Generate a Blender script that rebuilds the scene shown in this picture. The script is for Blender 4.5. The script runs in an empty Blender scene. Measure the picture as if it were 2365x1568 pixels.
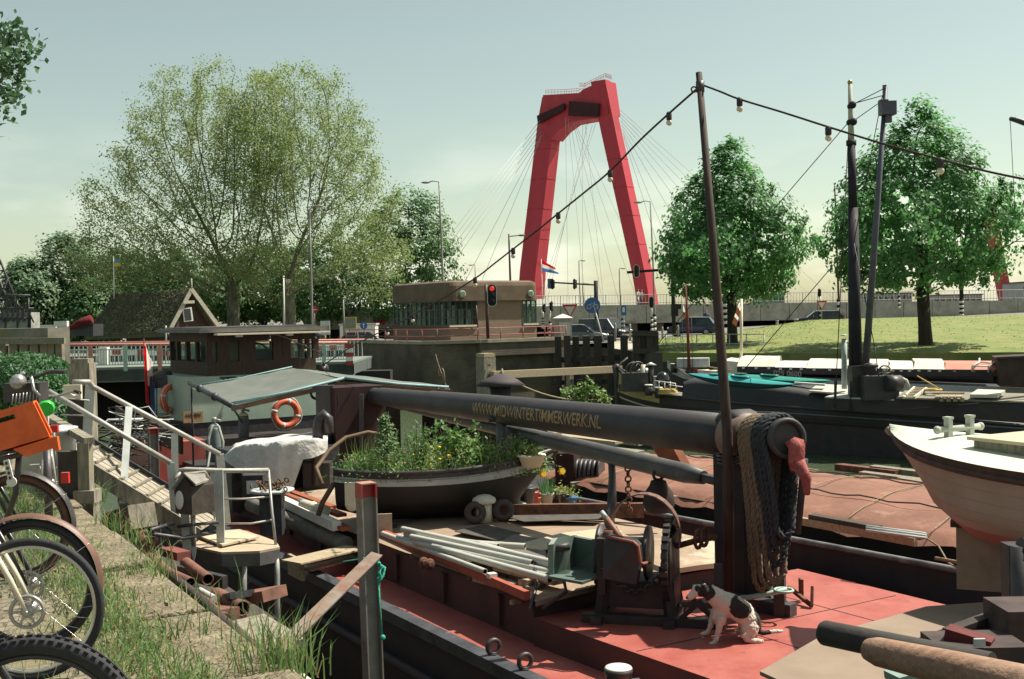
import bpy,bmesh,math,random
import numpy as np
from mathutils import Vector,Matrix,Quaternion
R=math.radians
random.seed(7)
rng=np.random.default_rng(7)
scene=bpy.context.scene
C=scene.collection
CAMZ=1.70
FPX=2628.0
PITCH,ROLL=R(1.18),R(1.2)
_f=Vector((0,math.cos(PITCH),-math.sin(PITCH)))
_r0=Vector((1,0,0));_u0=_r0.cross(_f)
_right=_r0*math.cos(ROLL)-_u0*math.sin(ROLL)
_up=_u0*math.cos(ROLL)+_r0*math.sin(ROLL)
cam_d=bpy.data.cameras.new('camera');cam=bpy.data.objects.new('camera',cam_d);C.objects.link(cam)
cam_d.lens=36.0*FPX/2365.0;cam_d.sensor_width=36.0;cam_d.sensor_fit='HORIZONTAL'
cam_d.clip_start=0.1;cam_d.clip_end=6000
m=Matrix.Identity(4)
for i in range(3):
 m[i][0]=_right[i];m[i][1]=_up[i];m[i][2]=-_f[i]
m.translation=(0,0,CAMZ)
cam.matrix_world=m
scene.camera=cam
SUN_AZ,SUN_EL=R(70),R(57)
world=bpy.data.worlds.new('World');scene.world=world
world.use_nodes=True
nt=world.node_tree
bg=nt.nodes['Background']
sky=nt.nodes.new('ShaderNodeTexSky');sky.sky_type='NISHITA';sky.sun_disc=False
sky.sun_elevation=SUN_EL;sky.sun_rotation=SUN_AZ
sky.altitude=0;sky.air_density=1.0;sky.dust_density=1.1;sky.ozone_density=1.0
tint=nt.nodes.new('ShaderNodeMix');tint.data_type='RGBA';tint.blend_type='MULTIPLY'
tint.inputs[0].default_value=1.0
tint.inputs[7].default_value=(1.04,1.03,0.87,1)
nt.links.new(sky.outputs[0],tint.inputs[6])
tc=nt.nodes.new('ShaderNodeTexCoord')
sep=nt.nodes.new('ShaderNodeSeparateXYZ');nt.links.new(tc.outputs['Generated'],sep.inputs[0])
mp=nt.nodes.new('ShaderNodeMapping');mp.inputs['Scale'].default_value=(5,5,16)
nt.links.new(tc.outputs['Generated'],mp.inputs[0])
nz=nt.nodes.new('ShaderNodeTexNoise');nz.inputs['Scale'].default_value=1.3;nz.inputs['Detail'].default_value=6
nt.links.new(mp.outputs[0],nz.inputs['Vector'])
cr=nt.nodes.new('ShaderNodeMapRange');cr.inputs[1].default_value=0.46;cr.inputs[2].default_value=0.66
nt.links.new(nz.outputs[0],cr.inputs[0])
alt=nt.nodes.new('ShaderNodeMapRange');alt.inputs[1].default_value=0.0;alt.inputs[2].default_value=0.17
alt.inputs[3].default_value=0.75;alt.inputs[4].default_value=0.0
nt.links.new(sep.outputs[2],alt.inputs[0])
mul=nt.nodes.new('ShaderNodeMath');mul.operation='MULTIPLY'
nt.links.new(cr.outputs[0],mul.inputs[0]);nt.links.new(alt.outputs[0],mul.inputs[1])
cl=nt.nodes.new('ShaderNodeMix');cl.data_type='RGBA'
cl.inputs[7].default_value=(8.8,8.8,8.5,1)
nt.links.new(mul.outputs[0],cl.inputs[0]);nt.links.new(tint.outputs[2],cl.inputs[6])
hs=nt.nodes.new('ShaderNodeHueSaturation');hs.inputs['Saturation'].default_value=0.74;hs.inputs['Value'].default_value=0.97
nt.links.new(cl.outputs[2],hs.inputs['Color'])
film=nt.nodes.new('ShaderNodeMix');film.data_type='RGBA';film.blend_type='MULTIPLY';film.inputs[0].default_value=1.0;film.inputs[7].default_value=(0.855,0.855,0.735,1)
nt.links.new(hs.outputs[0],film.inputs[6]);nt.links.new(film.outputs[2],bg.inputs[0])
bg.inputs[1].default_value=0.098
sun_d=bpy.data.lights.new('sun','SUN');sun_d.energy=4.6;sun_d.angle=R(0.53);sun_d.color=(1.0,0.93,0.80)
sun=bpy.data.objects.new('sun',sun_d);C.objects.link(sun)
SUNV=Vector((math.sin(SUN_AZ)*math.cos(SUN_EL),math.cos(SUN_AZ)*math.cos(SUN_EL),math.sin(SUN_EL)))
sun.rotation_euler=(-SUNV).to_track_quat('-Z','Y').to_euler()
sun.location=SUNV*300
scene.view_settings.view_transform='Standard';scene.view_settings.look='None'
scene.view_settings.exposure=0.88;scene.view_settings.gamma=1.0
try:
 scene.cycles.max_bounces=6;scene.cycles.transparent_max_bounces=8
 scene.cycles.caustics_reflective=False;scene.cycles.caustics_refractive=False
except Exception:pass
def ray(u,v):
 return _f+_right*((u-1182.5)/FPX)-_up*((v-784.0)/FPX)
def px(u,v,d):
 r=ray(u,v);return Vector((0,0,CAMZ))+r*(d/r.y)
def pz(u,v,z):
 r=ray(u,v);return Vector((0,0,CAMZ))+r*((z-CAMZ)/r.z)
def pv(u,v,a,b):
 r=ray(u,v);n=Vector((b.y-a.y,-(b.x-a.x),0))
 o=Vector((0,0,CAMZ));return o+r*(n.dot(a-o)/n.dot(r))
V=Vector
Z=V((0,0,1))
WATER,SIDE,DECK=-4.0,-2.02,-1.7
MATS={}
def mat(name,c1,c2=None,rough=0.7,scale=6.0,bump=0.0,metal=0.0,stretch=(1,1,1),detail=5,lo=0.35,hi=0.65,c3=None,s3=1.2,lo3=0.52,hi3=0.66,bscale=None,trans=0.0,coat=0.0,c4=None,s4=12,lo4=.62,hi4=.7):
 """noise-mottled Principled surface; c3 adds larger separate stains or rust"""
 if name in MATS:return MATS[name]
 M=bpy.data.materials.new(name);M.use_nodes=True;MATS[name]=M
 t=M.node_tree;b=t.nodes['Principled BSDF']
 b.inputs['Roughness'].default_value=rough;b.inputs['Metallic'].default_value=metal
 if rough>.6:b.inputs['Specular IOR Level'].default_value=.28
 if coat:b.inputs['Coat Weight'].default_value=coat
 if c2 is None:c2=tuple(x*0.78 for x in c1)
 tc=t.nodes.new('ShaderNodeTexCoord');mp=t.nodes.new('ShaderNodeMapping')
 mp.inputs['Scale'].default_value=stretch
 t.links.new(tc.outputs['Object'],mp.inputs[0])
 n=t.nodes.new('ShaderNodeTexNoise');n.inputs['Scale'].default_value=scale;n.inputs['Detail'].default_value=detail
 n.inputs['Roughness'].default_value=0.62
 t.links.new(mp.outputs[0],n.inputs['Vector'])
 r=t.nodes.new('ShaderNodeMapRange');r.inputs[1].default_value=lo;r.inputs[2].default_value=hi
 t.links.new(n.outputs[0],r.inputs[0])
 mx=t.nodes.new('ShaderNodeMix');mx.data_type='RGBA'
 mx.inputs[6].default_value=(*c1,1);mx.inputs[7].default_value=(*c2,1)
 t.links.new(r.outputs[0],mx.inputs[0])
 out=mx.outputs[2]
 for c3,s3,lo3,hi3 in((c3,s3,lo3,hi3),(c4,s4,lo4,hi4)):
  if c3 is None:continue
  n3=t.nodes.new('ShaderNodeTexNoise');n3.inputs['Scale'].default_value=s3;n3.inputs['Detail'].default_value=8
  n3.inputs['Roughness'].default_value=0.7
  t.links.new(tc.outputs['Object'],n3.inputs['Vector'])
  r3=t.nodes.new('ShaderNodeMapRange');r3.inputs[1].default_value=lo3;r3.inputs[2].default_value=hi3
  t.links.new(n3.outputs[0],r3.inputs[0])
  m3=t.nodes.new('ShaderNodeMix');m3.data_type='RGBA';m3.inputs[7].default_value=(*c3,1)
  t.links.new(r3.outputs[0],m3.inputs[0]);t.links.new(out,m3.inputs[6]);out=m3.outputs[2]
 t.links.new(out,b.inputs['Base Color'])
 rr=t.nodes.new('ShaderNodeMapRange');rr.inputs[3].default_value=max(0.03,rough-0.12);rr.inputs[4].default_value=min(1,rough+0.12)
 t.links.new(n.outputs[0],rr.inputs[0]);t.links.new(rr.outputs[0],b.inputs['Roughness'])
 if bump:
  nb=n
  if bscale:
   nb=t.nodes.new('ShaderNodeTexNoise');nb.inputs['Scale'].default_value=bscale;nb.inputs['Detail'].default_value=4
   t.links.new(mp.outputs[0],nb.inputs['Vector'])
  bp=t.nodes.new('ShaderNodeBump');bp.inputs['Strength'].default_value=bump;bp.inputs['Distance'].default_value=0.05
  t.links.new(nb.outputs[0],bp.inputs['Height']);t.links.new(bp.outputs[0],b.inputs['Normal'])
 if trans:
  tr=t.nodes.new('ShaderNodeBsdfTranslucent');ms=t.nodes.new('ShaderNodeMixShader')
  ms.inputs[0].default_value=trans
  hs=t.nodes.new('ShaderNodeHueSaturation');hs.inputs['Value'].default_value=1.5;hs.inputs['Saturation'].default_value=1.1
  t.links.new(out,hs.inputs['Color']);t.links.new(hs.outputs[0],tr.inputs[0])
  t.links.new(b.outputs[0],ms.inputs[1]);t.links.new(tr.outputs[0],ms.inputs[2])
  t.links.new(ms.outputs[0],t.nodes['Material Output'].inputs[0])
 return M
def brick(name,ca,cb,mortar,phi,bw=0.22,bh=0.07,rough=0.9,stain=None):
 M=bpy.data.materials.new(name);M.use_nodes=True
 t=M.node_tree;b=t.nodes['Principled BSDF'];b.inputs['Roughness'].default_value=rough
 tc=t.nodes.new('ShaderNodeTexCoord');mp=t.nodes.new('ShaderNodeMapping');mp.vector_type='POINT'
 mp.inputs['Rotation'].default_value=(0,0,-phi)
 t.links.new(tc.outputs['Object'],mp.inputs[0])
 s=t.nodes.new('ShaderNodeSeparateXYZ');t.links.new(mp.outputs[0],s.inputs[0])
 a=t.nodes.new('ShaderNodeMath');t.links.new(s.outputs[0],a.inputs[0]);t.links.new(s.outputs[1],a.inputs[1])
 c=t.nodes.new('ShaderNodeCombineXYZ');t.links.new(a.outputs[0],c.inputs[0]);t.links.new(s.outputs[2],c.inputs[1])
 br=t.nodes.new('ShaderNodeTexBrick');t.links.new(c.outputs[0],br.inputs['Vector'])
 br.inputs['Color1'].default_value=(*ca,1);br.inputs['Color2'].default_value=(*cb,1);br.inputs['Mortar'].default_value=(*mortar,1)
 br.inputs['Scale'].default_value=1.0;br.inputs['Brick Width'].default_value=bw;br.inputs['Row Height'].default_value=bh
 br.inputs['Mortar Size'].default_value=0.012
 n=t.nodes.new('ShaderNodeTexNoise');n.inputs['Scale'].default_value=0.8;n.inputs['Detail'].default_value=8
 t.links.new(tc.outputs['Object'],n.inputs['Vector'])
 r=t.nodes.new('ShaderNodeMapRange');r.inputs[1].default_value=0.4;r.inputs[2].default_value=0.7
 r.inputs[4].default_value=0.8
 t.links.new(n.outputs[0],r.inputs[0])
 mx=t.nodes.new('ShaderNodeMix');mx.data_type='RGBA'
 st=stain or tuple(x*0.55 for x in ca);mx.inputs[7].default_value=(*st,1)
 t.links.new(r.outputs[0],mx.inputs[0]);t.links.new(br.outputs[0],mx.inputs[6]);t.links.new(mx.outputs[2],b.inputs['Base Color'])
 bp=t.nodes.new('ShaderNodeBump');bp.inputs['Strength'].default_value=0.5;bp.inputs['Distance'].default_value=0.02
 t.links.new(br.outputs[1],bp.inputs['Height']);bp.invert=True;t.links.new(bp.outputs[0],b.inputs['Normal'])
 return M
def glassy(name,c,alpha=0.35,rough=0.06):
 M=bpy.data.materials.new(name);M.use_nodes=True
 t=M.node_tree;b=t.nodes['Principled BSDF']
 b.inputs['Base Color'].default_value=(*c,1);b.inputs['Roughness'].default_value=rough
 tr=t.nodes.new('ShaderNodeBsdfTransparent');ms=t.nodes.new('ShaderNodeMixShader');ms.inputs[0].default_value=alpha
 tr.inputs[0].default_value=(0.85,0.92,0.88,1)
 t.links.new(tr.outputs[0],ms.inputs[1]);t.links.new(b.outputs[0],ms.inputs[2])
 t.links.new(ms.outputs[0],t.nodes['Material Output'].inputs[0])
 return M
class MB:
 def __init__(s):s.v=[];s.f=[];s.m=[];s.sm=[]
 def add(s,vs,fs,mi=0,smooth=False):
  o=len(s.v);s.v+=[tuple(p)for p in vs]
  for f in fs:s.f.append(tuple(i+o for i in f));s.m.append(mi);s.sm.append(smooth)
  return s
 def quad(s,a,b,c,d,mi=0):return s.add([a,b,c,d],[(0,1,2,3)],mi)
 def frame8(s,lo,hi,mi=0):
  n=len(lo)
  fs=[tuple(range(n))[::-1],tuple(range(n,2*n))]+[(i,(i+1)%n,n+(i+1)%n,n+i)for i in range(n)]
  return s.add(list(lo)+list(hi),fs,mi)
 def box(s,c,size,ax=None,ay=None,mi=0,top=1.0):
  c=V(c);ax=V(ax).normalized()if ax is not None else V((1,0,0))
  if ay is None:ay=Z.cross(ax).normalized()if abs(ax.z)<0.99 else V((0,1,0))
  ay=V(ay).normalized();az=ax.cross(ay).normalized()
  hx,hy,hz=size[0]/2,size[1]/2,size[2]/2
  q=[(-1,-1),(1,-1),(1,1),(-1,1)]
  lo=[c+ax*hx*a+ay*hy*b-az*hz for a,b in q]
  hi=[c+ax*hx*a*top+ay*hy*b*top+az*hz for a,b in q]
  return s.frame8(lo,hi,mi)
 def bar(s,p,q,w,h=None,up=Z,mi=0):
  p,q=V(p),V(q);h=h or w;d=(q-p);L=d.length
  if L<1e-6:return s
  d/=L;side=d.cross(V(up))
  if side.length<1e-4:side=d.cross(V((1,0,0)))
  side.normalize();u=side.cross(d).normalized()
  c4=[(-1,-1),(1,-1),(1,1),(-1,1)]
  return s.frame8([p+side*w/2*a+u*h/2*b for a,b in c4],[q+side*w/2*a+u*h/2*b for a,b in c4],mi)
 def tube(s,p,q,r,r2=None,n=10,mi=0,cap=True,smooth=True):
  return s.path([p,q],[r,r if r2 is None else r2],n,mi,cap,smooth)
 def path(s,pts,r,n=8,mi=0,cap=True,smooth=True,closed=False):
  pts=[V(p)for p in pts];k=len(pts)
  rs=r if isinstance(r,(list,tuple))else[r]*k
  ref=None;rings=[]
  for i,p in enumerate(pts):
   if closed:d=pts[(i+1)%k]-pts[i-1]
   else:d=pts[min(i+1,k-1)]-pts[max(i-1,0)]
   if d.length<1e-9:d=V((0,0,1))
   d.normalize()
   if ref is None:
    ref=d.cross(Z)
    if ref.length<1e-3:ref=V((1,0,0))
   ref=(ref-d*ref.dot(d))
   if ref.length<1e-6:ref=d.orthogonal()
   ref.normalize();b=d.cross(ref)
   rings.append([p+(ref*math.cos(2*math.pi*j/n)+b*math.sin(2*math.pi*j/n))*rs[i]for j in range(n)])
  vs=[p for rg in rings for p in rg];fs=[]
  for i in range(k if closed else k-1):
   a,c=i*n,((i+1)%k)*n
   for j in range(n):fs.append((a+j,a+(j+1)%n,c+(j+1)%n,c+j))
  s.add(vs,fs,mi,smooth)
  if cap and not closed:
   o=len(s.v)-len(vs)
   s.f.append(tuple(o+j for j in range(n))[::-1]);s.m.append(mi);s.sm.append(False)
   s.f.append(tuple(o+(k-1)*n+j for j in range(n)));s.m.append(mi);s.sm.append(False)
  return s
 def lathe(s,prof,base,axis=Z,n=14,mi=0,smooth=True):
  base=V(base);axis=V(axis).normalized();a=axis.orthogonal().normalized();b=axis.cross(a)
  vs=[];fs=[]
  for(r,h)in prof:
   for j in range(n):
    t=2*math.pi*j/n;vs.append(base+axis*h+(a*math.cos(t)+b*math.sin(t))*max(r,1e-4))
  for i in range(len(prof)-1):
   for j in range(n):fs.append((i*n+j,i*n+(j+1)%n,(i+1)*n+(j+1)%n,(i+1)*n+j))
  s.add(vs,fs,mi,smooth)
  o=len(s.v)-len(vs)
  s.f.append(tuple(o+j for j in range(n))[::-1]);s.m.append(mi);s.sm.append(False)
  s.f.append(tuple(o+(len(prof)-1)*n+j for j in range(n)));s.m.append(mi);s.sm.append(False)
  return s
 def ball(s,c,r,n=12,k=8,mi=0,sc=(1,1,1)):
  c=V(c);vs=[];fs=[]
  for i in range(k+1):
   th=math.pi*i/k
   for j in range(n):
    ph=2*math.pi*j/n
    vs.append(c+V((r*sc[0]*math.sin(th)*math.cos(ph),r*sc[1]*math.sin(th)*math.sin(ph),r*sc[2]*math.cos(th))))
  for i in range(k):
   for j in range(n):fs.append((i*n+j,(i+1)*n+j,(i+1)*n+(j+1)%n,i*n+(j+1)%n))
  return s.add(vs,fs,mi,True)
 def torus(s,c,axis,Rr,r,n=28,k=10,mi=0,a0=0.0,a1=2*math.pi,sr=1.0,sides=None):
  c=V(c);axis=V(axis).normalized()
  a=axis.cross(Z);a=a.normalized()if a.length>1e-3 else axis.orthogonal().normalized()
  b=axis.cross(a).normalized()
  if b.z<0:b=-b;
  full=abs(a1-a0-2*math.pi)<1e-6
  pts=[c+(a*math.cos(t)+b*math.sin(t))*Rr for t in[a0+(a1-a0)*i/(n if full else n-1)for i in range(n)]]
  return s.path(pts,r,k,mi,True,True,closed=full)
 def prism(s,poly,ext,mi=0):
  poly=[V(p)for p in poly];return s.frame8(poly,[p+V(ext)for p in poly],mi)
 def grid(s,rows,mi=0,smooth=True,closed=False):
  n=len(rows[0]);vs=[p for r in rows for p in r];fs=[]
  for i in range(len(rows)-1):
   for j in range(n if closed else n-1):
    k=(j+1)%n
    fs.append((i*n+j,i*n+k,(i+1)*n+k,(i+1)*n+j))
  return s.add(vs,fs,mi,smooth)
 def cards(s,P,Nn,size,mi=0,aspect=1.0):
  P=np.asarray(P,float);Nn=np.asarray(Nn,float);k=len(P)
  Nn/=np.linalg.norm(Nn,axis=1,keepdims=True)+1e-9
  ref=rng.normal(size=(k,3));a=np.cross(Nn,ref);a/=np.linalg.norm(a,axis=1,keepdims=True)+1e-9
  b=np.cross(Nn,a);sz=np.asarray(size).reshape(-1,1)*np.ones((k,1))*0.5
  q=np.stack([P-a*sz*0.55*aspect,P-b*sz+Nn*sz*.15,P+a*sz*0.55*aspect,P+b*sz],1).reshape(-1,3)
  o=len(s.v);s.v+=[tuple(x)for x in q.tolist()]
  s.f+=[(o+4*i,o+4*i+1,o+4*i+2,o+4*i+3)for i in range(k)]
  s.m+=[mi]*k;s.sm+=[False]*k
  return s
 def build(s,name,mats,parent=None,bevel=0.0,seg=2):
  if not isinstance(mats,(list,tuple)):mats=[mats]
  if parent is not None:org=ORIG[parent.name]
  else:
   a=np.array(s.v);org=V(((a[:,0].min()+a[:,0].max())/2,(a[:,1].min()+a[:,1].max())/2,a[:,2].min()))
  me=bpy.data.meshes.new(name)
  me.from_pydata([(x-org.x,y-org.y,z-org.z)for x,y,z in s.v],[],s.f)
  for mm in mats:me.materials.append(mm)
  me.polygons.foreach_set('material_index',s.m);me.polygons.foreach_set('use_smooth',s.sm)
  me.validate();me.update()
  o=bpy.data.objects.new(name,me);C.objects.link(o)
  if parent is not None:o.parent=parent
  else:o.location=org
  ORIG[o.name]=org
  if bevel:
   b=o.modifiers.new('bevel','BEVEL');b.width=bevel;b.segments=seg;b.limit_method='ANGLE';b.angle_limit=R(50)
  return o
ORIG={}
def tag(o,label=None,cat=None,group=None,kind=None):
 if label:o['label']=label
 if cat:o['category']=cat
 if group:o['group']=group
 if kind:o['kind']=kind
 return o
def thing(name,label,cat,loc=(0,0,0),group=None,local=False,rz=0.0):
 o=bpy.data.objects.new(name,None);C.objects.link(o);o.empty_display_size=0.2
 o.location=loc;o.rotation_euler=(0,0,rz)
 ORIG[o.name]=V((0,0,0))if local else V(loc)
 return tag(o,label,cat,group)
def struct(o):o['kind']='structure';return o
def kids(o):return[c for c in bpy.data.objects if c.parent==o]
def dup(root,loc,rz,label,group=None):
 def cp(o,par):
  c=o.copy();C.objects.link(c);ORIG[c.name]=ORIG[o.name]
  if par is not None:c.parent=par
  for ch in kids(o):cp(ch,c)
  return c
 r=cp(root,None);r.location=loc;r.rotation_euler=(0,0,rz);r['label']=label
 if group:r['group']=group
 return r
def text_mesh(body,size,extrude=0.004,offset=0.0,sx=1.0,cuts=0):
 """flat lettering as a list of vertices and faces in its own x/y plane, centred in x"""
 cu=bpy.data.curves.new('t','FONT');cu.body=body;cu.size=size;cu.extrude=extrude;cu.offset=offset
 cu.align_x='CENTER';cu.align_y='CENTER';cu.resolution_u=3
 ob=bpy.data.objects.new('t',cu);C.objects.link(ob)
 dg=bpy.context.evaluated_depsgraph_get();me=ob.evaluated_get(dg).to_mesh()
 bm=bmesh.new();bm.from_mesh(me)
 for k in range(cuts):bmesh.ops.bisect_plane(bm,geom=bm.verts[:]+bm.edges[:]+bm.faces[:],plane_co=(0,size*(-.45+.9*(k+1)/(cuts+1)),0),plane_no=(0,1,0))
 bm.verts.index_update();vs=[V((p.co.x*sx,p.co.y,p.co.z))for p in bm.verts];fs=[tuple(x.index for x in p.verts)for p in bm.faces];bm.free()
 ob.evaluated_get(dg).to_mesh_clear();bpy.data.objects.remove(ob);bpy.data.curves.remove(cu)
 return vs,fs
def put_text(mb,body,size,c,ax,ay,mi=0,extrude=0.004,offset=0.0,sx=1.0):
 vs,fs=text_mesh(body,size,extrude,offset,sx);ax=V(ax).normalized();ay=V(ay).normalized();az=ax.cross(ay);c=V(c)
 return mb.add([c+ax*p.x+ay*p.y+az*p.z for p in vs],fs,mi)
def lerp(a,b,t):return a+(b-a)*t
def arc_pts(a,b,sag,n=14):
 a,b=V(a),V(b);return[lerp(a,b,i/(n-1))-Z*sag*4*(i/(n-1))*(1-i/(n-1))for i in range(n)]
 # palette
BLACK=mat('black_paint',(0.034,0.031,0.034),(0.055,0.048,0.049),0.45,9,0.1)
HULL=mat('black_hull_paint',(0.044,0.038,0.043),(0.062,0.051,0.055),0.7,3,0.1,c3=(0.075,0.036,0.028),lo3=0.57,hi3=0.75,s3=1.6)
STEEL=mat('grey_galvanised_steel',(0.36,0.36,0.34),(0.24,0.24,0.23),0.5,12,0.05,0.35)
DARKSTEEL=mat('dark_steel',(0.07,0.07,0.075),(0.035,0.035,0.04),0.5,10,0.1,0.3)
RUST=mat('rusty_iron',(0.20,0.085,0.05),(0.07,0.04,0.032),0.85,9,0.25)
WHITE=mat('white_paint',(0.72,0.71,0.66),(0.6,0.59,0.54),0.5,5,0.04)
CREAM=mat('cream_paint',(0.74,0.66,0.50),(0.62,0.55,0.42),0.6,3,0.05)
WOOD=mat('weathered_planks',(0.42,0.34,0.23),(0.27,0.22,0.15),0.85,5,0.25,stretch=(1,6,6))
OLDWOOD=mat('grey_old_timber',(0.30,0.27,0.21),(0.15,0.135,0.11),0.9,7,0.4,stretch=(3,3,0.6),c3=(0.20,0.20,0.11),lo3=0.55)
DARKWOOD=mat('dark_tarred_timber',(0.050,0.043,0.037),(0.08,0.068,0.058),0.85,6,0.3,stretch=(3,3,0.5))
BROWNWOOD=mat('brown_varnished_wood',(0.075,0.046,0.032),(0.042,0.027,0.020),0.75,4,0.1,stretch=(5,5,0.6))
CONCRETE=mat('stained_concrete',(0.40,0.39,0.33),(0.27,0.26,0.22),0.9,0.9,0.1,c3=(0.17,0.16,0.14),lo3=0.56,hi3=0.72,s3=0.5)
REDDECK=mat('red_deck_paint',(0.31,0.072,0.056),(0.37,0.108,0.086),0.55,1.3,0.05,c3=(0.29,0.058,0.047),lo3=0.50,hi3=0.68,s3=2.2,bscale=30,detail=9,c4=(.17,.075,.06),s4=7,lo4=.585,hi4=.68)
REDPAINT=mat('red_paint',(0.36,0.032,0.032),(0.27,0.028,0.03),0.45,4)
ORANGE=mat('orange_plastic',(0.75,0.13,0.02),(0.62,0.09,0.015),0.45,8)
RUBBER=mat('black_rubber',(0.016,0.016,0.018),(0.03,0.03,0.032),0.7,30,0.2)
BARK=mat('tree_bark',(0.055,0.046,0.036),(0.028,0.024,0.02),0.95,3.5,0.5,stretch=(2,2,0.5))
PLANEBARK=mat('plane_bark',(0.20,0.19,0.13),(0.09,0.085,0.06),0.95,2.2,0.3,stretch=(2,2,0.6))
GALV=mat('cool_grey_paint',(0.50,0.52,0.50),(0.38,0.40,0.39),0.55,6,0.03,c3=(0.30,0.22,0.15),lo3=0.66,hi3=0.74,s3=4)
LEAF_LIME=mat('lime_leaf',(0.122,0.262,0.100),(0.076,0.182,0.068),0.5,0.9,trans=0.55)
LEAF_PLANE=mat('plane_leaf',(0.235,0.295,0.125),(0.170,0.225,0.094),0.6,0.5,trans=0.48)
LEAF_DARK=mat('dark_leaf',(0.105,0.200,0.070),(0.058,0.125,0.045),0.55,0.4,trans=0.4)
LEAF_MID=mat('mid_leaf',(0.110,0.190,0.085),(0.065,0.130,0.060),0.55,0.4,trans=0.3)
LEAF_BUSH=mat('bush_leaf',(0.055,0.14,0.045),(0.03,0.09,0.035),0.55,1.4,trans=0.3)
GRASSM=mat('meadow_grass',(0.170,0.205,0.060),(0.115,0.165,0.045),0.9,0.5,0.7,c3=(0.26,0.225,0.10),lo3=0.45,hi3=0.72,s3=0.9,bscale=9,detail=9)
ROPE=mat('tan_rope',(0.36,0.29,0.19),(0.22,0.17,0.11),0.9,40,0.5)
GLASS=glassy('window_glass',(0.10,0.13,0.13),0.13)
DGLASS=glassy('tinted_car_glass',(0.03,0.04,0.045),0.9)
STRIPE_B=mat('signal_black',(0.02,0.02,0.022));STRIPE_W=mat('signal_white',(0.70,0.68,0.60))
# setting
def gz(x):return max(-0.8,min(0.9,-0.78+0.03*x))
wm=bpy.data.materials.new('river_water');wm.use_nodes=True;_t=wm.node_tree;_b=_t.nodes['Principled BSDF']
_b.inputs['Base Color'].default_value=(0.055,0.075,0.040,1);_b.inputs['Roughness'].default_value=0.22
_tc=_t.nodes.new('ShaderNodeTexCoord');_m=_t.nodes.new('ShaderNodeMapping');_m.inputs['Scale'].default_value=(1,2.4,1)
_n=_t.nodes.new('ShaderNodeTexNoise');_n.inputs['Scale'].default_value=1.6;_n.inputs['Detail'].default_value=5
_t.links.new(_tc.outputs['Object'],_m.inputs[0]);_t.links.new(_m.outputs[0],_n.inputs['Vector'])
_bp=_t.nodes.new('ShaderNodeBump');_bp.inputs['Strength'].default_value=0.5;_bp.inputs['Distance'].default_value=0.25
_t.links.new(_n.outputs[0],_bp.inputs['Height']);_t.links.new(_bp.outputs[0],_b.inputs['Normal'])
struct(MB().quad((-3000,-60,WATER),(3000,-60,WATER),(3000,5000,WATER),(-3000,5000,WATER)).build('water',wm))
SH=[px(790,800,92),px(1280,800,92),px(1462,812,66),px(1530,815,63),px(1900,828,57),px(2365,834,53.5),V((42,40,0)),V((75,15,0))]
SH=[V((p.x,p.y,-0.5))for p in SH]
ASPHALT=mat('pale_road',(0.20,0.19,0.17),(0.15,0.145,0.13),0.9,1.5,0.1)
mb=MB()
xs=[-2500,-300,-60,-20,0,10,20,30,40,56,100,300,2500];ys=[90,100,112,130,400,4500]
mb.grid([[V((x,y,gz(x)))for x in xs]for y in ys])
struct(mb.build('ground',ASPHALT))
mb=MB();pts=[V((-300,90,0)),V((-40,90,0)),V((4,90,0)),V((6.5,76,0)),SH[2],SH[3]]
mb.grid([[V((p.x,p.y,gz(p.x)+.004))for p in pts],[V((p.x,p.y,WATER-.5))for p in pts]])
struct(mb.build('quay_wall',brick('dark_quay_brick',(0.10,0.085,0.07),(0.075,0.065,0.055),(0.09,0.085,0.08),0.3,0.4,0.14)))
mb=MB()
mb.grid([[V((6.5,76,-0.55)),V((8,90.5,-.52)),V((12,90.5,-.4))],[SH[2],SH[3],V((SH[3].x+3,SH[3].y+6,-.48))]],smooth=False)
struct(mb.build('pavement',mat('light_paving',(0.42,0.38,0.30),(0.34,0.31,0.25),0.9,3,0.1)))
top=[V((9.5,91,-.46)),V((14,93,-.3)),V((21,98,.2)),V((29,110,.75)),V((47,106,.85)),V((80,90,1.2)),V((130,60,1.4))]
bot=[SH[2]+V((1,1,0)),SH[3],SH[3].lerp(SH[4],.5),SH[4],SH[5],SH[6],SH[7]]
rows=[]
for k in range(15):
 t=k/14;row=[]
 for i in range(len(top)-1):
  for q in range(6 if i<len(top)-2 else 7):
   s=q/6;a=bot[i].lerp(bot[i+1],s);b=top[i].lerp(top[i+1],s)
   p=a.lerp(b,t);p.z=a.z+(b.z-a.z)*(t**0.75)+0.22*math.sin(math.pi*t)*math.sin(p.x*.35)*.5+0.25*math.sin(math.pi*t)
   row.append(p)
 rows.append(row)
GRASS_ROWS=rows
struct(MB().grid(rows).build('grass_bank',GRASSM))
mb=MB();sp=bot
mb.grid([[p.copy()for p in sp],[V((p.x,p.y,-1.0))for p in sp]],0,False)
mb.grid([[V((p.x,p.y-.02,-1.0))for p in sp],[V((p.x,p.y-.02,WATER-.5))for p in sp]],1,False)
struct(mb.build('shore_wall',[GRASSM,mat('dark_shore_stone',(0.07,0.065,0.05),(0.04,0.038,0.03),0.95,2,0.4)]))
mb=MB();P=[];Nn=[]
flat=np.array([[tuple(p)for p in r]for r in rows])
for _ in range(7000):
 i=rng.integers(0,flat.shape[0]-1);j=rng.integers(0,int(flat.shape[1]*0.84));a,b=rng.random(2)
 p=flat[i,j]*(1-a)*(1-b)+flat[i+1,j]*a*(1-b)+flat[i,j+1]*(1-a)*b+flat[i+1,j+1]*a*b
 if rng.random()<0.35+0.65*(math.sin(p[0]*1.3)*math.sin(p[1]*.9+p[0]*.4)>-0.2):
  P.append((p[0],p[1],p[2]+.02));Nn.append((rng.normal()*.6,rng.normal()*.6-.2,.9))
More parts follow.
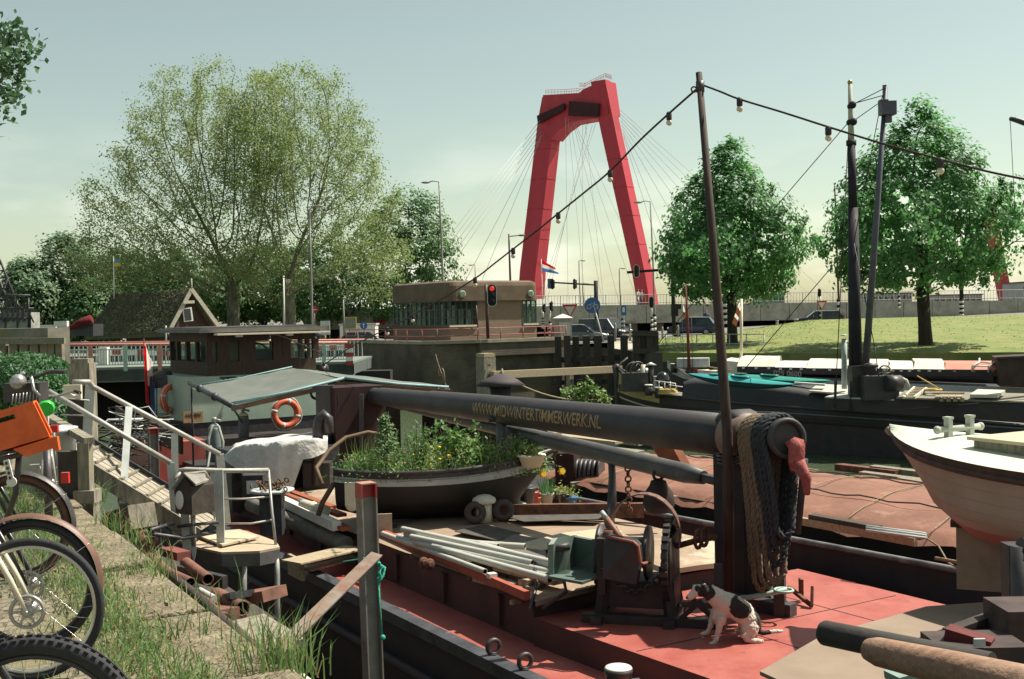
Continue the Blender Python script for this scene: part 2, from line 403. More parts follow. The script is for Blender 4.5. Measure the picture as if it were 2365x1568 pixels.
mb.cards(P,Nn,rng.uniform(.06,.17,len(P)))
tag(mb.build('grass',mat('grass_blade',(0.20,0.24,0.075),(0.15,0.20,0.06),0.8,0.6,trans=0.3)),'short mown grass covering the sloping bank behind the black barges','grass',kind='stuff')
# trees
from mathutils import noise as mnoise
def colonize(att,root,step,kill,infl,iters=90,up=0.0):
 nodes=[np.array(p,float)for p in root];par=list(range(-1,len(root)-1))
 A=np.array(att);alive=np.ones(len(A),bool);best=np.full(len(A),1e9);bi=np.zeros(len(A),int);start=0
 for it in range(iters):
  new=np.array(nodes[start:])
  if len(new)==0:break
  idx=np.where(alive)[0]
  if len(idx)==0:break
  d=np.linalg.norm(A[idx][:,None,:]-new[None],axis=2);k=d.argmin(1);dm=d[np.arange(len(idx)),k]
  upd=dm<best[idx];best[idx[upd]]=dm[upd];bi[idx[upd]]=k[upd]+start
  alive&=best>kill
  act=np.where(alive&(best<infl))[0]
  if len(act)==0:break
  start=len(nodes);N=np.array(nodes)
  vec=A[act]-N[bi[act]];vec/=np.linalg.norm(vec,axis=1,keepdims=True)
  sums={}
  for a,v in zip(bi[act],vec):sums[a]=sums.get(a,0)+v
  for a,v in sums.items():
   v=v+rng.normal(size=3)*0.12+np.array([0,0,up]);L=np.linalg.norm(v)
   if L<1e-6:continue
   nodes.append(N[a]+v/L*step);par.append(a)
 return np.array(nodes),np.array(par)
def tree_skeleton(nodes,par,mb,r_tip,r_max,expo=2.3,minr=0.0,n=5):
 k=len(nodes);ch=[[]for _ in range(k)]
 for i,p in enumerate(par):
  if p>=0:ch[p].append(i)
 rad=np.zeros(k)
 for i in range(k-1,-1,-1):
  rad[i]=r_tip if not ch[i]else min(r_max,sum(rad[c]**expo for c in ch[i])**(1/expo))
 tips=np.array([i for i in range(k)if not ch[i]],int)
 done=[False]*k
 stack=[0]
 while stack:
  s0=stack.pop();run=[par[s0],s0]if par[s0]>=0 else[s0];cur=s0
  while ch[cur]:
   nxt=max(ch[cur],key=lambda c:rad[c])
   for c in ch[cur]:
    if c!=nxt:stack.append(c)
   run.append(nxt);cur=nxt
  if len(run)>1 and rad[run[1]]>=minr:
   rr=[float(rad[i])for i in run]
   if par[s0]>=0:rr[0]=rr[1]
   mb.path([nodes[i]for i in run],rr,n if rr[0]<.12 else 9,0,False)
 return rad,tips
def profile_crown(base,h0,h1,R_,prof,n,shell=0.55):
 """points in a crown: prof(t) gives the relative radius for t from 0 (bottom) to 1 (top)"""
 out=[]
 while len(out)<n:
  t=rng.random();a=rng.random()*2*math.pi
  rm=prof(t)*R_*(1+0.13*math.sin(3*a+t*7)+0.09*math.sin(7*a-t*13))
  r=rm*(1-shell*rng.random()**1.6)
  if rng.random()*R_<rm:out.append((base[0]+r*math.cos(a),base[1]+r*math.sin(a),base[2]+h0+(h1-h0)*t))
 return np.array(out)
def make_tree(name,label,base,h0,h1,R_,prof,leafmat,barkmat,nclump,per,cl_r,leaf,trunk_r,group=None,natt=420,core=True,droop=0.0,center=None,shell=0.5):
 base=V(base);root=thing(name,label,'tree',base,group)
 cb=base if center is None else V(center)
 tr=MB();att=profile_crown(cb,h0,h1,R_*.92,prof,natt,0.9)
 rp=[base-Z*.3];q=base.copy();nst=max(4,int((h0+0.12*(h1-h0))/.55))
 tgt=V((cb.x,cb.y,base.z+h0+0.12*(h1-h0)))
 for i in range(1,nst+1):rp.append(base.lerp(tgt,i/nst)+V((rng.normal()*.03,rng.normal()*.03,0)))
 st=R_/9
 nodes,par=colonize(att,rp,st,st*1.5,R_*1.2,60)
 tree_skeleton(nodes,par,tr,.018*R_/4,trunk_r,2.4,.012*R_/4)
 tr.lathe([(trunk_r*1.5,-.25),(trunk_r*1.12,.35),(trunk_r*1.0,1.2),(trunk_r*.95,(tgt.z-base.z)*.8)],base,tgt-base,9)
 tr.build('trunk',barkmat,root)
 cr=MB();cen=profile_crown(cb,h0,h1,R_,prof,nclump,shell)
 mid=np.array([cb.x,cb.y,cb.z+h0+(h1-h0)*.4])
 P=[];Nn=[]
 for c in cen:
  kk=int(per*rng.uniform(.6,1.3));rr=cl_r*rng.uniform(.45,1.5)
  d=rng.normal(size=(kk,3));d/=np.linalg.norm(d,axis=1,keepdims=True)
  p=c+d*rr*(rng.random((kk,1))**.45)*np.array([1.05,1.05,.95])
  p[:,2]-=droop*rng.random(kk)
  o=(c-mid);o/=np.linalg.norm(o)+1e-6
  P.append(p);Nn.append(o*1.0+d*.45+rng.normal(size=(kk,3))*.5+np.array([.2,0,.5]))
 P=np.concatenate(P);Nn=np.concatenate(Nn)
 cr.cards(P,Nn,rng.uniform(.7,1.3,len(P))*leaf)
 cr.build('crown',leafmat,root)
 return root
lime=lambda t:(0.66+1.3*t if t<.26 else 1.0)*(1 if t<.30 else max(0.02,1-((t-.30)/.70)**1.22))
b1=px(1692,803,68);b2=px(2139,806,59)
make_tree('lime_tree','dense green lime tree on the grass bank behind the tall lamp pole',b1,3.0,12.6,4.5,lime,LEAF_LIME,BARK,540,54,.60,.27,.30,'lime trees on the grass bank',shell=.62)
make_tree('lime_tree','larger green lime tree on the grass bank behind the twin barge masts',b2,3.3,12.7,5.1,lime,LEAF_LIME,BARK,620,54,.60,.255,.33,'lime trees on the grass bank',center=b2+V((-.2,0,0)))
def big_tree(label,base,fork_h,ells,natt,trunk_r,seed_paths,leafn,leaf):
 base=V(base);root=thing('plane_tree',label,'tree',base,'old plane trees behind the bridge')
 att=[]
 tot=sum(e[3]*e[4]*e[5]for e in ells)
 for(cx,cy,cz,rx,ry,rz)in ells:
  k=int(natt*rx*ry*rz/tot)
  d=rng.normal(size=(k,3));d/=np.linalg.norm(d,axis=1,keepdims=True);d*=rng.random((k,1))**.38
  att.append(np.array([base.x+cx,base.y+cy,base.z+cz])+d*np.array([rx,ry,rz]))
 att=np.concatenate(att);att=att[att[:,2]>base.z+3.6]
 rp=[base+Z*(i*fork_h/8-.3)+V((.12*math.sin(i),0,0))for i in range(9)]
 nodes,par=colonize(att,rp,.62,1.05,9.0,90,.05)
 tr=MB();rad,tips=tree_skeleton(nodes,par,tr,.020,trunk_r,2.25,.0,4)
 tr.lathe([(trunk_r*1.5,-.3),(trunk_r*1.1,.7),(trunk_r*.98,2.5),(trunk_r*.9,fork_h)],base,Z,12)
 tr.build('trunk',PLANEBARK,root)
 thin=np.where(rad<.042)[0];cen=nodes[thin]
 P=[];Nn=[]
 for c in cen:
  k=int(leafn*max(.15,1.0+1.5*mnoise.noise(V(c)*.33)+.7*mnoise.noise(V(c)*1.1)))
  d=rng.normal(size=(k,3));P.append(c+d*np.array([.48,.48,.38]));Nn.append(rng.normal(size=(k,3))+np.array([.15,0,.7]))
 P=np.concatenate(P);Nn=np.concatenate(Nn)
 MB().cards(P,Nn,rng.uniform(.6,1.35,len(P))*leaf).build('crown',LEAF_PLANE,root)
 return root
pb1=V((px(540,755,112).x,112,-.8));pb2=V((px(668,752,110).x,110,-.8))
big_tree('broad pale plane tree behind the thatched shed gable, its crown reaching far left',pb1,6.5,[(-2.2,0,19.0,8.8,8,9.6),(3.0,1,19.5,5,6,8.2),(-8.5,0,14,6.5,6,6.6),(-11.5,-1,8.8,5.5,5,4.2),(-3.5,0,9,9,7,4)],3200,.62,None,36,.235)
big_tree('pale plane tree nearest the brick control house, standing by the tall lamp',pb2,6.5,[(1.2,0,18.3,7.8,8,9.6),(6.5,0,13,5.0,5.5,7),(8.0,0,8,4.4,5,4.4),(-2,0,8.4,6,6,4.2)],2500,.66,None,36,.235)
rnd=lambda t:max(0.05,math.sqrt(max(0,1-((t-.42)/.60)**2)))
def bg_tree(label,u,d,top_v,half_px,leafmat,h0=2.6,base=-.8):
 b=px(u,760,d);b.z=base;h1=px(u,top_v,d).z-base-.6
 make_tree('broadleaf_tree',label,b,h0,h1,half_px*d/FPX,rnd,leafmat,BARK,340,46,1.0,.42,.4,'green trees behind the plane trees',160)
bg_tree('round deep green tree showing right of the plane trees above the control house',945,122,432,112,LEAF_DARK)
bg_tree('dark bushy tree behind the right plane trunk',745,128,545,120,LEAF_DARK)
bg_tree('dark bushy tree between the two plane trunks',610,134,560,105,LEAF_DARK)
bg_tree('dark bushy tree behind the thatched roof ridge',450,128,570,120,LEAF_DARK)
bg_tree('dark bushy tree behind the blue and yellow flag',300,132,570,110,LEAF_DARK,1.5)
bg_tree('lighter green tree left of the plane trees behind the harbour crane',165,126,530,88,LEAF_MID,1.2)
bg_tree('mid green tree at the left picture edge behind the crane jib',70,122,592,70,LEAF_MID,1.2)
bg_tree('low green tree beside the red sail at the harbour',215,122,640,60,LEAF_DARK,.8)
root=thing('maple_tree','overhanging leafy branch tips in the top left corner','tree',V((-14.5,21,0)))
tr=MB();cr=MB();tr.path([V((-14.5,21,-.1)),V((-14.4,21,3)),V((-14.0,21,6.5)),V((-13.4,21,10))],[.28,.24,.18,.09],9)
P=[];Nn=[]
for(u,v,d)in[(30,75,21),(52,95,21),(18,130,20.6),(40,150,21),(12,190,21),(25,215,20.6),(4,245,21),(0,60,21),(8,100,21.4),(62,118,21),(-12,150,21),(-30,210,21),(-20,90,21),(-40,130,21),(-60,170,21.5),(-12,270,21),(36,180,21),(6,160,20.8),(20,95,21.2),(-5,200,20.8)]:
 e=px(u,v,d);s=V((-14.1,21,e.z-1.0));tr.path([s,s.lerp(e,.5)+Z*.3,e],[.05,.03,.008],5)
 k=42;dd=rng.normal(size=(k,3))*np.array([.15,.2,.16]);P.append(np.array(e)+dd);Nn.append(rng.normal(size=(k,3))+np.array([.2,-.4,.6]))
tr.build('trunk',BARK,root)
P=np.concatenate(P);cr.cards(P,np.concatenate(Nn),rng.uniform(.09,.17,len(P)),0,1.3)
cr.build('crown',LEAF_MID,root)
# cable-stayed bridge
PYL=mat('pylon_red',(0.44,0.026,0.044),(0.36,0.022,0.038),0.6,0.35,0.02,stretch=(1,1,.12),c3=(.30,.022,.034),lo3=.55,hi3=.75,s3=.12)
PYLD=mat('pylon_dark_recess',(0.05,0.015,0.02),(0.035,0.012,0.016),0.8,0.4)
br=thing('cable_stayed_bridge','tall red steel bridge pylon with splayed legs and white stay cables','bridge',V((14,280,0)))
al=R(38);e1=V((math.cos(al),-math.sin(al),0));e2=V((math.sin(al),math.cos(al),0))
def leg(us,d,name):
 rows=[]
 for(ul,um,ur,v,dd)in us:
  c=px(um,v,dd);w1=(um-ul)*dd/FPX/math.cos(al);w2=(ur-um)*dd/FPX/math.sin(al)
  rows.append([c-e1*w1,c,c+e2*w2,c-e1*w1+e2*w2])
 m_=MB()
 for a,b in zip(rows[:-1],rows[1:]):
  m_.grid([a,b],0,False,True)
  n_=max(1,int((b[0]-a[0]).length/7))
  for k in range(1,n_):
   q=[p.lerp(r,k/n_)for p,r in zip(a,b)];g_=sum(q,V((0,0,0)))/4;q=[g_+(p-g_)*1.012 for p in q];m_.path(q,.09,4,closed=True)
 m_.add(rows[-1],[(0,1,2,3)]);return m_.build(name,PYL,br)
leg([(1196,1231,1258,690,298),(1201,1238,1262,620,298),(1243,1280,1300,272,297),(1253,1284,1303,219,297)],0,'pylon_leg')
leg([(1476,1503,1527,712,274),(1462,1489,1511,630,274.5),(1390,1421,1438,300,280),(1366,1397,1411,183,281)],0,'pylon_leg')
A0=px(1253,219,297);A1=px(1397,183,281)
bm_pts=[(1253,219),(1337,214),(1345,206),(1393,184),(1404,262),(1385,272),(1348,276),(1312,283),(1288,301),(1270,322),(1243,273)]
poly=[pv(u,v,A0,A1)for u,v in bm_pts]
MB().prism([p+e2*.25 for p in poly],e2*5.5).build('cross_beam',PYL,br)
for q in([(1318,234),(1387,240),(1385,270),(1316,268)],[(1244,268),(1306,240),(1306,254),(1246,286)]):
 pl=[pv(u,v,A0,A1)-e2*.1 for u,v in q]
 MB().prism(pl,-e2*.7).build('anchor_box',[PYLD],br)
rl=MB()
for pts in([(1257,217),(1300,216),(1334,213)],[(1346,203),(1372,190),(1395,179),(1409,183)]):
 w=[pv(u,v,A0,A1)+e2*.6 for u,v in pts]
 for h in(.55,1.1):rl.path([p+Z*h for p in w],.05,4)
 for a,b in zip(w[:-1],w[1:]):
  for i in range(7):p=a.lerp(b,i/6);rl.tube(p,p+Z*1.1,.04,n=4)
w=pv(1340,212,A0,A1)+e2
for h in(0,.8,1.6,2.2):rl.torus(w+Z*h,Z,.8,.05,10,4)
rl.build('railing',PYL,br)
CAB=mat('cable_white',(0.55,0.54,0.50),(0.45,0.44,0.41),0.6,5)
def cable(u0,v0,d0,u1,v1,d1,r=.055):
 MB().tube(px(u0,v0,d0),px(u1,v1,d1),r,n=5).build('stay_cable',CAB,br)
for i in range(5):cable(1247+2*i,278+7*i,296,905+17*i,715,262)
for(u,v)in[(1040,715),(1085,715)]:cable(1252,312,296,u,v,272)
for i,(u,v)in enumerate([(1925,690),(1880,690),(1835,690),(1786,690),(1730,692),(1668,695),(1600,697),(1560,698)]):cable(1430+i*1.5,252+9*i,283,u,v,330)
for(u0,u1)in[(1318,1392),(1312,1352),(1306,1312),(1322,1430),(1326,1475),(1330,1520),(1360,1262),(1368,1252),(1376,1242),(1346,1345),(1352,1395)]:
 cable(u0,272+rng.uniform(0,18),290,u1,702,320 if u1>1280 else 285,.045)
MB().prism([px(785,714,262),px(1510,703,268),px(1930,697,330),px(1930,704,330),px(1510,711,268),px(785,722,262)],V((6,9,0))).build('bridge_deck',CONCRETE,br)
p2=thing('cable_stayed_bridge','slim red pylon feet glimpsed under the right lime tree','bridge',V((60,240,0)))
for(ub,ut,w)in[(2128,2175,16),(2322,2280,18)]:
 a=px(ub,692,240);b=px(ut,470,240);MB().bar(a,b,1.7,3.2,V((0,1,0))).build('pylon_leg',PYL,p2)
 # viaduct
VY=126.0
via=thing('viaduct','long grey concrete viaduct behind the road with a steel railing','bridge',V((10,VY,0)))
bk=MB();pn=MB()
def vtop(u):return px(u,716-(u-785)*.0185 if u<1300 else 706.5-(u-1300)*.0125,VY)
U=700
while U<2560:
 a,b=vtop(U),vtop(U+66)
 lo=.62 if U<1900 else-.2
 pn.box(((a.x+b.x)/2,VY,(a.z+lo)/2),(b.x-a.x-.06,.24,a.z-lo))
 U+=66
a,b=vtop(700),vtop(2560)
bk.prism([V((a.x,VY+.1,.7)),V((b.x,VY+.1,.7)),b+V((0,.1,-.06)),a+V((0,.1,-.06))],V((0,13,0)))
pn.build('panel',CONCRETE,via);bk.build('deck',DARKSTEEL,via)
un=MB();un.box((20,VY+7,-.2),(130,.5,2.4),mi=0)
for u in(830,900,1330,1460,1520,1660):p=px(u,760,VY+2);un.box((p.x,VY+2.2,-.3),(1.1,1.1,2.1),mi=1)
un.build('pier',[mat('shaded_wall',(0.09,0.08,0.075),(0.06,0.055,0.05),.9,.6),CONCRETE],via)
rl=MB()
for h in(.25,1.15):
 rl.path([vtop(u)+V((0,.15,h))for u in range(700,2561,60)],.035,4)
for i in range(700,2560,7):
 p=vtop(i)+V((0,.15,0));rl.tube(p,p+Z*1.13,.045 if i%35==0 else .018,n=4,cap=False)
rl.build('railing',mat('pale_railing',(0.42,0.42,0.38)),via)
gm=MB()
sc=[V((p.x,VY-.16,p.z))for p in[px(u,v,VY)for u,v in[(864,742),(866,724),(872,730),(878,724),(880,740),(884,722),(889,738),(876,735),(866,733),(888,730),(870,744),(886,742)]]]
gm.path(sc,.09,5);gm.path([p+V((.15,-.02,-.25))for p in sc],.08,5)
gm.build('graffiti',mat('red_spray',(0.62,0.03,0.04)),via)
for k,(u0,u1,v0,v1,d,c,lab)in enumerate([(2338,2380,655,690,200,(0.42,0.42,0.42),'pale tower block at the right picture edge behind the second pylon'),(1748,1800,683,699,220,(0.20,0.24,0.24),'low greenish hall far behind the viaduct railing'),(1975,2090,681,697,230,(0.35,0.34,0.32),'row of low far buildings behind the viaduct right of the masts'),(2140,2250,684,696,235,(0.38,0.36,0.33),'low far warehouse behind the viaduct under the larger lime')]):
 t_=thing('far_building',lab,'building',px((u0+u1)/2,700,d));a,b=px(u0,v0,d),px(u1,v0,d)
 M_=mat('far_wall%d'%k,c,tuple(x*.8 for x in c),.9,.3)
 w_=MB();w_.box(((a.x+b.x)/2,d,(a.z+gz(40))/2),(b.x-a.x,8,a.z-gz(40)));w_.build('wall',M_,t_)
 w_=MB()
 nn=max(4,int((b.x-a.x)/1.1));
 for i in range(nn):w_.box((a.x+(i+.5)*(b.x-a.x)/nn,d-4.02,a.z-.9),((b.x-a.x)/nn*.6,.06,.7))
 w_.build('window',DGLASS,t_)
 MB().box(((a.x+b.x)/2,d,a.z+.12),(b.x-a.x+.4,8.4,.24)).build('roof',DARKSTEEL,t_)
 # bridge-keeper house on its brick pier
PHI=R(35);hr=V((math.cos(PHI),math.sin(PHI),0));hl=V((-math.sin(PHI),math.cos(PHI),0))
HC=px(1041,786,74);HZ=HC.z
BRK=brick('tan_brick',(0.27,0.18,0.125),(0.21,0.14,0.10),(0.27,0.235,0.19),PHI,0.24,0.10,stain=(0.22,0.16,0.11))
BRKD=brick('dark_pier_brick',(0.155,0.120,0.085),(0.115,0.092,0.068),(0.13,0.115,0.09),PHI,0.26,0.11,stain=(0.055,0.048,0.04))
BAND=mat('brown_render',(0.17,0.122,0.085),(0.115,0.088,0.064),.9,1.2,.15)
LR,LL=6.95,7.6
h=thing('control_house','flat roofed brick bridge keeper house with gridded corner windows','house',V((HC.x,HC.y,HZ)))
def hp(a,b,z):return HC+hr*a+hl*b+Z*z
def hbox(m_,a0,a1,b0,b1,z0,z1,mi=0):
 m_.frame8([hp(a0,b0,z0),hp(a1,b0,z0),hp(a1,b1,z0),hp(a0,b1,z0)],[hp(a0,b0,z1),hp(a1,b0,z1),hp(a1,b1,z1),hp(a0,b1,z1)],mi)
w_=MB()
hbox(w_,0,LR,0,LL,0,.95)
hbox(w_,2.15,5.75,.0,LL,.95,2.55)
hbox(w_,2.15,LR,3.6,LL,.951,2.55)
w_.build('wall',BRK,h)
t_=MB()
def rr_poly(off,z,r=.55,n=5):
 out=[]
 for(a,b,a0)in[(-off,-off,180),(LR+off,-off,270),(LR+off,LL+off,0),(-off,LL+off,90)]:
  ca=a+(r if a<1 else-r);cb=b+(r if b<1 else-r)
  for k in range(n):an=R(a0+90*k/(n-1));out.append(hp(ca+r*math.cos(an),cb+r*math.sin(an),z))
 return out
rings=[rr_poly(.22,2.56),rr_poly(.22,2.70),rr_poly(.16,2.70),rr_poly(.16,3.55),rr_poly(.10,3.78),rr_poly(-.12,3.90)]
t_.grid(rings,0,False,True);n_=len(rings[0]);t_.add(rings[0],[tuple(range(n_))[::-1]]);t_.add(rings[-1],[tuple(range(n_))])
t_.build('roof',BAND,h)
lt=MB();hbox(lt,2.2,2.4,-.02,.02,.2,.3);
for a_ in(.85,6.35):
 c_=hp(a_,-.17,3.0);o_=MB();o_.lathe([(.24,0),(.24,.06),(.19,.07)],c_,-hl,16)
 for k in range(4):o_.bar(c_-hl*.09+hr*.17+Z*(-.12+.08*k),c_-hl*.09-hr*.17+Z*(-.12+.08*k),.03,.03)
 o_.build('vent',mat('vent_green',(0.33,0.42,0.33)),h)
MULL=mat('mullion_dark_green',(0.035,0.06,0.055),(0.05,0.075,0.07),.5,5)
def window(a,b,cols,wd):
 pa,pb=hp(*a,.98),hp(*b,.98);dr=(pb-pa);L=dr.length;dr/=L;nrm=dr.cross(Z)
 if nrm.dot(V((0,-1,0)))<0:nrm=-nrm
 f_=MB()
 for k in range(cols+1):
  thick=.12 if k%wd==0 else .05
  p=pa+dr*(L*k/cols);f_.bar(p,p+Z*1.56,thick,.07,nrm)
 for z_ in(0,.50,1.03,1.54):f_.bar(pa+Z*z_-nrm*.004,pb+Z*z_-nrm*.004,.085 if z_ in(0,1.54)else .045,.055,Z)
 fo=f_.build('window',MULL,h)
 g_=MB();g_.bar(pa+Z*.77-nrm*.045,pb+Z*.77-nrm*.045,.012,1.52);g_.build('pane',GLASS,fo)
window((.02,LL-.1),(.02,.02),12,3);window((.02,.02),(2.1,.02),5,3);window((5.78,.02),(LR-.03,.02),3,3);window((LR-.02,.04),(LR-.02,3.5),6,3)
s_=MB();hbox(s_,-.10,2.1,-.10,.0,.86,.97);hbox(s_,5.8,LR+.1,-.1,-.002,.86,.97);hbox(s_,-.1,-.002,0,LL,.86,.96,1);s_.build('sill',[CREAM,BAND],h)
i_=MB();hbox(i_,.15,LR-.15,.15,LL-.15,.955,.965);hbox(i_,.9,1.5,2.2,3.2,.97,1.7,1);hbox(i_,2.9-1.2,2.1,5,6.4,.97,2.1,1);hbox(i_,.3,.5,4,4.9,.97,1.5,2);i_.build('interior',[BROWNWOOD,DARKSTEEL,WHITE],h)
for k in range(9):
 b_=.5+k*.78+rng.uniform(-.1,.1);q=MB();hbox(q,.28,.31,b_,b_+rng.uniform(.25,.5),1.0,rng.uniform(1.9,2.5));q.build('blind',mat('pale_blind',(.55,.55,.48),(.45,.46,.40)),h)
for a0,a1 in((.35,.6),(.85,1.2),(1.4,1.8),(5.95,6.3),(6.5,6.75)):q=MB();hbox(q,a0,a1,.28,.31,1.0,rng.uniform(2.0,2.5));q.build('blind',mat('pale_blind',()),h)
pier=thing('bridge_pier','dark brick bridge pier carrying the control house','pier',V((HC.x,HC.y,WATER)))
PT=HZ-.02
fp=[px(800,790,81),px(985,788,72.6)];fp[0].z=fp[1].z=0
c1=hp(-.2,-2.1,0);c2=hp(LR+.75,-2.1,0)
outl=[px(800,790,82),px(940,790,73.2),px(975,790,71.6),px(1010,788,71.4),c1+hr*.8,c2,c2+hl*9,c1+hl*15]
outl=[V((p.x,p.y,0))for p in outl]
b_=MB();n_=len(outl)
b_.grid([[p+Z*(WATER-.6)for p in outl],[p+Z*PT for p in outl]],0,False,True);b_.add([p+Z*PT for p in outl],[tuple(range(n_))])
b_.build('wall',BRKD,pier)
a_,c_=outl[4],outl[5];nrm=-hl
x_=MB()
def pbox(m_,s0,s1,z0,z1,out,mi=0):
 p,q=a_.lerp(c_,s0),a_.lerp(c_,s1);m_.frame8([p+Z*z0+nrm*.003,q+Z*z0+nrm*.003,q+Z*z0+nrm*out,p+Z*z0+nrm*out],[p+Z*z1+nrm*.003,q+Z*z1+nrm*.003,q+Z*z1+nrm*out,p+Z*z1+nrm*out],mi)
pbox(x_,0,1,PT-1.0,PT-.16,.42);pbox(x_,.86,1,WATER-.5,PT-1.002,.42);pbox(x_,.0,.1,WATER-.5,PT-1.002,.42)
x_.build('buttress',BRKD,pier)
x_=MB();
ring=[outl[0],outl[1],outl[2],outl[3],outl[4],outl[5]]
x_.grid([[p+Z*(PT-.15)+(V((-.05,-.12,0)))for p in ring[:4]]+[p+nrm*.5+Z*(PT-.15)for p in ring[4:]],[p+Z*(PT+.06)+(V((-.05,-.12,0)))for p in ring[:4]]+[p+nrm*.5+Z*(PT+.06)for p in ring[4:]],[p+Z*(PT+.06)+V((.15,.35,0))for p in ring]],0,False)
x_.build('coping',mat('coping_stone',(0.36,0.31,0.23),(0.25,0.22,0.17),.9,2,.1),pier)
rp=[outl[0],outl[1],outl[2],outl[3],outl[4]+nrm*.2,outl[5]+nrm*.2,outl[5]+hl*3]
r_=MB()
for z_ in(.28,.72):r_.path([p+Z*(PT+.06+z_)for p in rp],.03,5)
for a,b in zip(rp[:-1],rp[1:]):
 nn=max(1,int((b-a).length/1.5))
 for k in range(nn):p=a.lerp(b,k/nn);r_.tube(p+Z*PT,p+Z*(PT+.80),.035,n=6)
p=outl[5]+nrm*.2
for k in range(6):q=p+hl*(.3+.35*k);r_.tube(q+Z*PT,q+Z*(PT+.75),.025,n=5)
r_.build('railing',mat('faded_red_rail',(0.30,0.085,0.075),(0.22,0.06,0.055),.6,6),pier)
b_=MB();s0=px(1030,900,60)
for pts in([(1037,908),(1022,870),(1012,840),(1006,818)],[(1028,885),(1025,858),(1022,850)],[(1020,866),(1014,868),(1012,852)],[(1027,872),(1016,858)]):
 b_.path([px(u,v,60)for u,v in pts],[.035-.007*i for i in range(len(pts))],4)
tag(b_.build('bare_shrub',mat('dry_twig',(0.36,0.25,0.19))),'thin bare shrub stems in front of the dark brick pier','shrub')
# thatched shed
d0=96
sh=thing('shed','dark wooden shed under a mossy thatched roof with pale bargeboards','shed',V((px(350,780,d0).x,d0,-.8)))
ga,gb,gt=px(386,768,d0),px(496,752,d0+3),px(437,668,d0+1.5)
fl,ft=px(198,776,d0+7),px(262,681,d0+9)
gdir=(gb-ga).normalized();rdir=V((ft.x-gt.x,ft.y-gt.y,0));rdir.normalize()
THATCH=mat('mossy_thatch',(0.105,0.100,0.060),(0.05,0.055,0.035),.95,2.2,.8,stretch=(1,1,.35),c3=(0.07,0.10,0.04),lo3=.45,hi3=.7,s3=.6)
back=gb+rdir*6.5
m_=MB();th=V((0,0,-.35))
m_.frame8([ga+rdir*-.3+th,fl+th,ft+th,gt+rdir*-.3+th],[ga+rdir*-.3,fl,ft,gt+rdir*-.3])
m_.frame8([gt+rdir*-.3+th,ft+th,back+th,gb+rdir*-.3+th],[gt+rdir*-.3,ft,back,gb+rdir*-.3])
P=[];Nn=[]
for _ in range(5200):
 a,b=rng.random(2);p=ga.lerp(fl,a).lerp(gt.lerp(ft,a),b);P.append(p+V((0,-.06,.05)));Nn.append((rng.normal()*.5,-1+rng.normal()*.4,.6))
m_.cards(P,Nn,rng.uniform(.12,.35,len(P)))
m_.build('roof',THATCH,sh)
m_=MB();zb=V((0,0,-6))
ga2,gb2=ga+V((.5,.1,.0)),gb+V((-.5,0.1,0));g=lambda p:V((p.x,p.y,-.85))
m_.frame8([g(ga2),g(gb2),gb2,gt+V((0,.1,-.4)),ga2],[g(ga2)+rdir*7,g(gb2)+rdir*7,gb2+rdir*7,gt+V((0,.1,-.4))+rdir*7,ga2+rdir*7])
m_.build('wall',BROWNWOOD,sh)
m_=MB();o=rdir*-.36
m_.bar(ga+o+V((-.15,0,-.1)),gt+o,.08,.34,gdir);m_.bar(gt+o+V((0,-.02,0)),gb+o+V((.15,-.02,-.1)),.08,.34,gdir);m_.tube(gt+o+Z*-.4,gt+o+Z*.9,.06,n=6)
m_.bar(px(424,698,d0+.6),px(449,697,d0+1.4),.06,.25);m_.build('bargeboard',mat('weathered_bargeboard',(0.46,0.42,0.33),(0.33,0.30,0.24),.85,5,.2),sh)
m_=MB();a=px(423,740,d0+.7);b=px(440,713,d0+.9);m_.box(((a.x+b.x)/2,d0+1.05,(a.z+b.z)/2),(b.x-a.x+.25,.12,b.z-a.z+.2),gdir);m_.box(((a.x+b.x)/2,d0+1.0,(a.z+b.z)/2),(b.x-a.x,.12,b.z-a.z),gdir,mi=1)
m_.build('window',[WHITE,DGLASS],sh)
m_=MB();m_.path([px(383,752,d0-.3),px(384,800,d0-.3)],.07,6);m_.build('drainpipe',GALV,sh)
fl_=thing('flag','blue and yellow flag on a white pole at the thatched ridge','flag',px(263,680,104))
MB().tube(px(264,690,104),px(262,592,104),.06,.04,6).build('pole',WHITE,fl_)
def flag(name,parent,corners,nx,ny,bands,wob=.08,vert=True):
 """a waving cloth; corners a (top at pole), b (top free), c (bottom free), d (bottom at pole); bands are colours from the top"""
 a,b,c,d_=corners;rows=[]
 for j in range(ny+1):
  t=j/ny;row=[]
  for i in range(nx+1):
   s=i/nx;p=a.lerp(d_,t).lerp(b.lerp(c,t),s);p=p+V((0,wob*math.sin(s*9+t*2)*(.3+s),0));row.append(p)
  rows.append(row)
 nb=len(bands);m_=MB()
 for k in range(nb):m_.grid(rows[k*ny//nb:(k+1)*ny//nb+1],k)
 return m_.build(name,bands,parent)
FR,FW,FB=mat('flag_red',(0.60,0.04,0.045),(.5,.035,.035),trans=.55),mat('flag_white',(0.78,0.77,0.72),trans=.55),mat('flag_blue',(0.10,0.17,0.40),(.08,.14,.34),trans=.55)
flag('cloth',fl_,(px(262,598,104),px(276,600,104),px(280,614,104),px(262,616,104)),6,4,[mat('flag_sky',(0.13,0.32,0.52)),mat('flag_yellow',(0.72,0.50,0.06))])
fl_=thing('flag','red white and blue flag flying beside the pylon above the control house','flag',px(1253,700,98))
MB().tube(px(1256,760,98),px(1250,598,98),.05,.03,6).build('pole',WHITE,fl_)
flag('cloth',fl_,(px(1250,600,98),px(1282,618,98),px(1291,633,98),px(1253,627,98)),10,6,[FR,FW,FB])
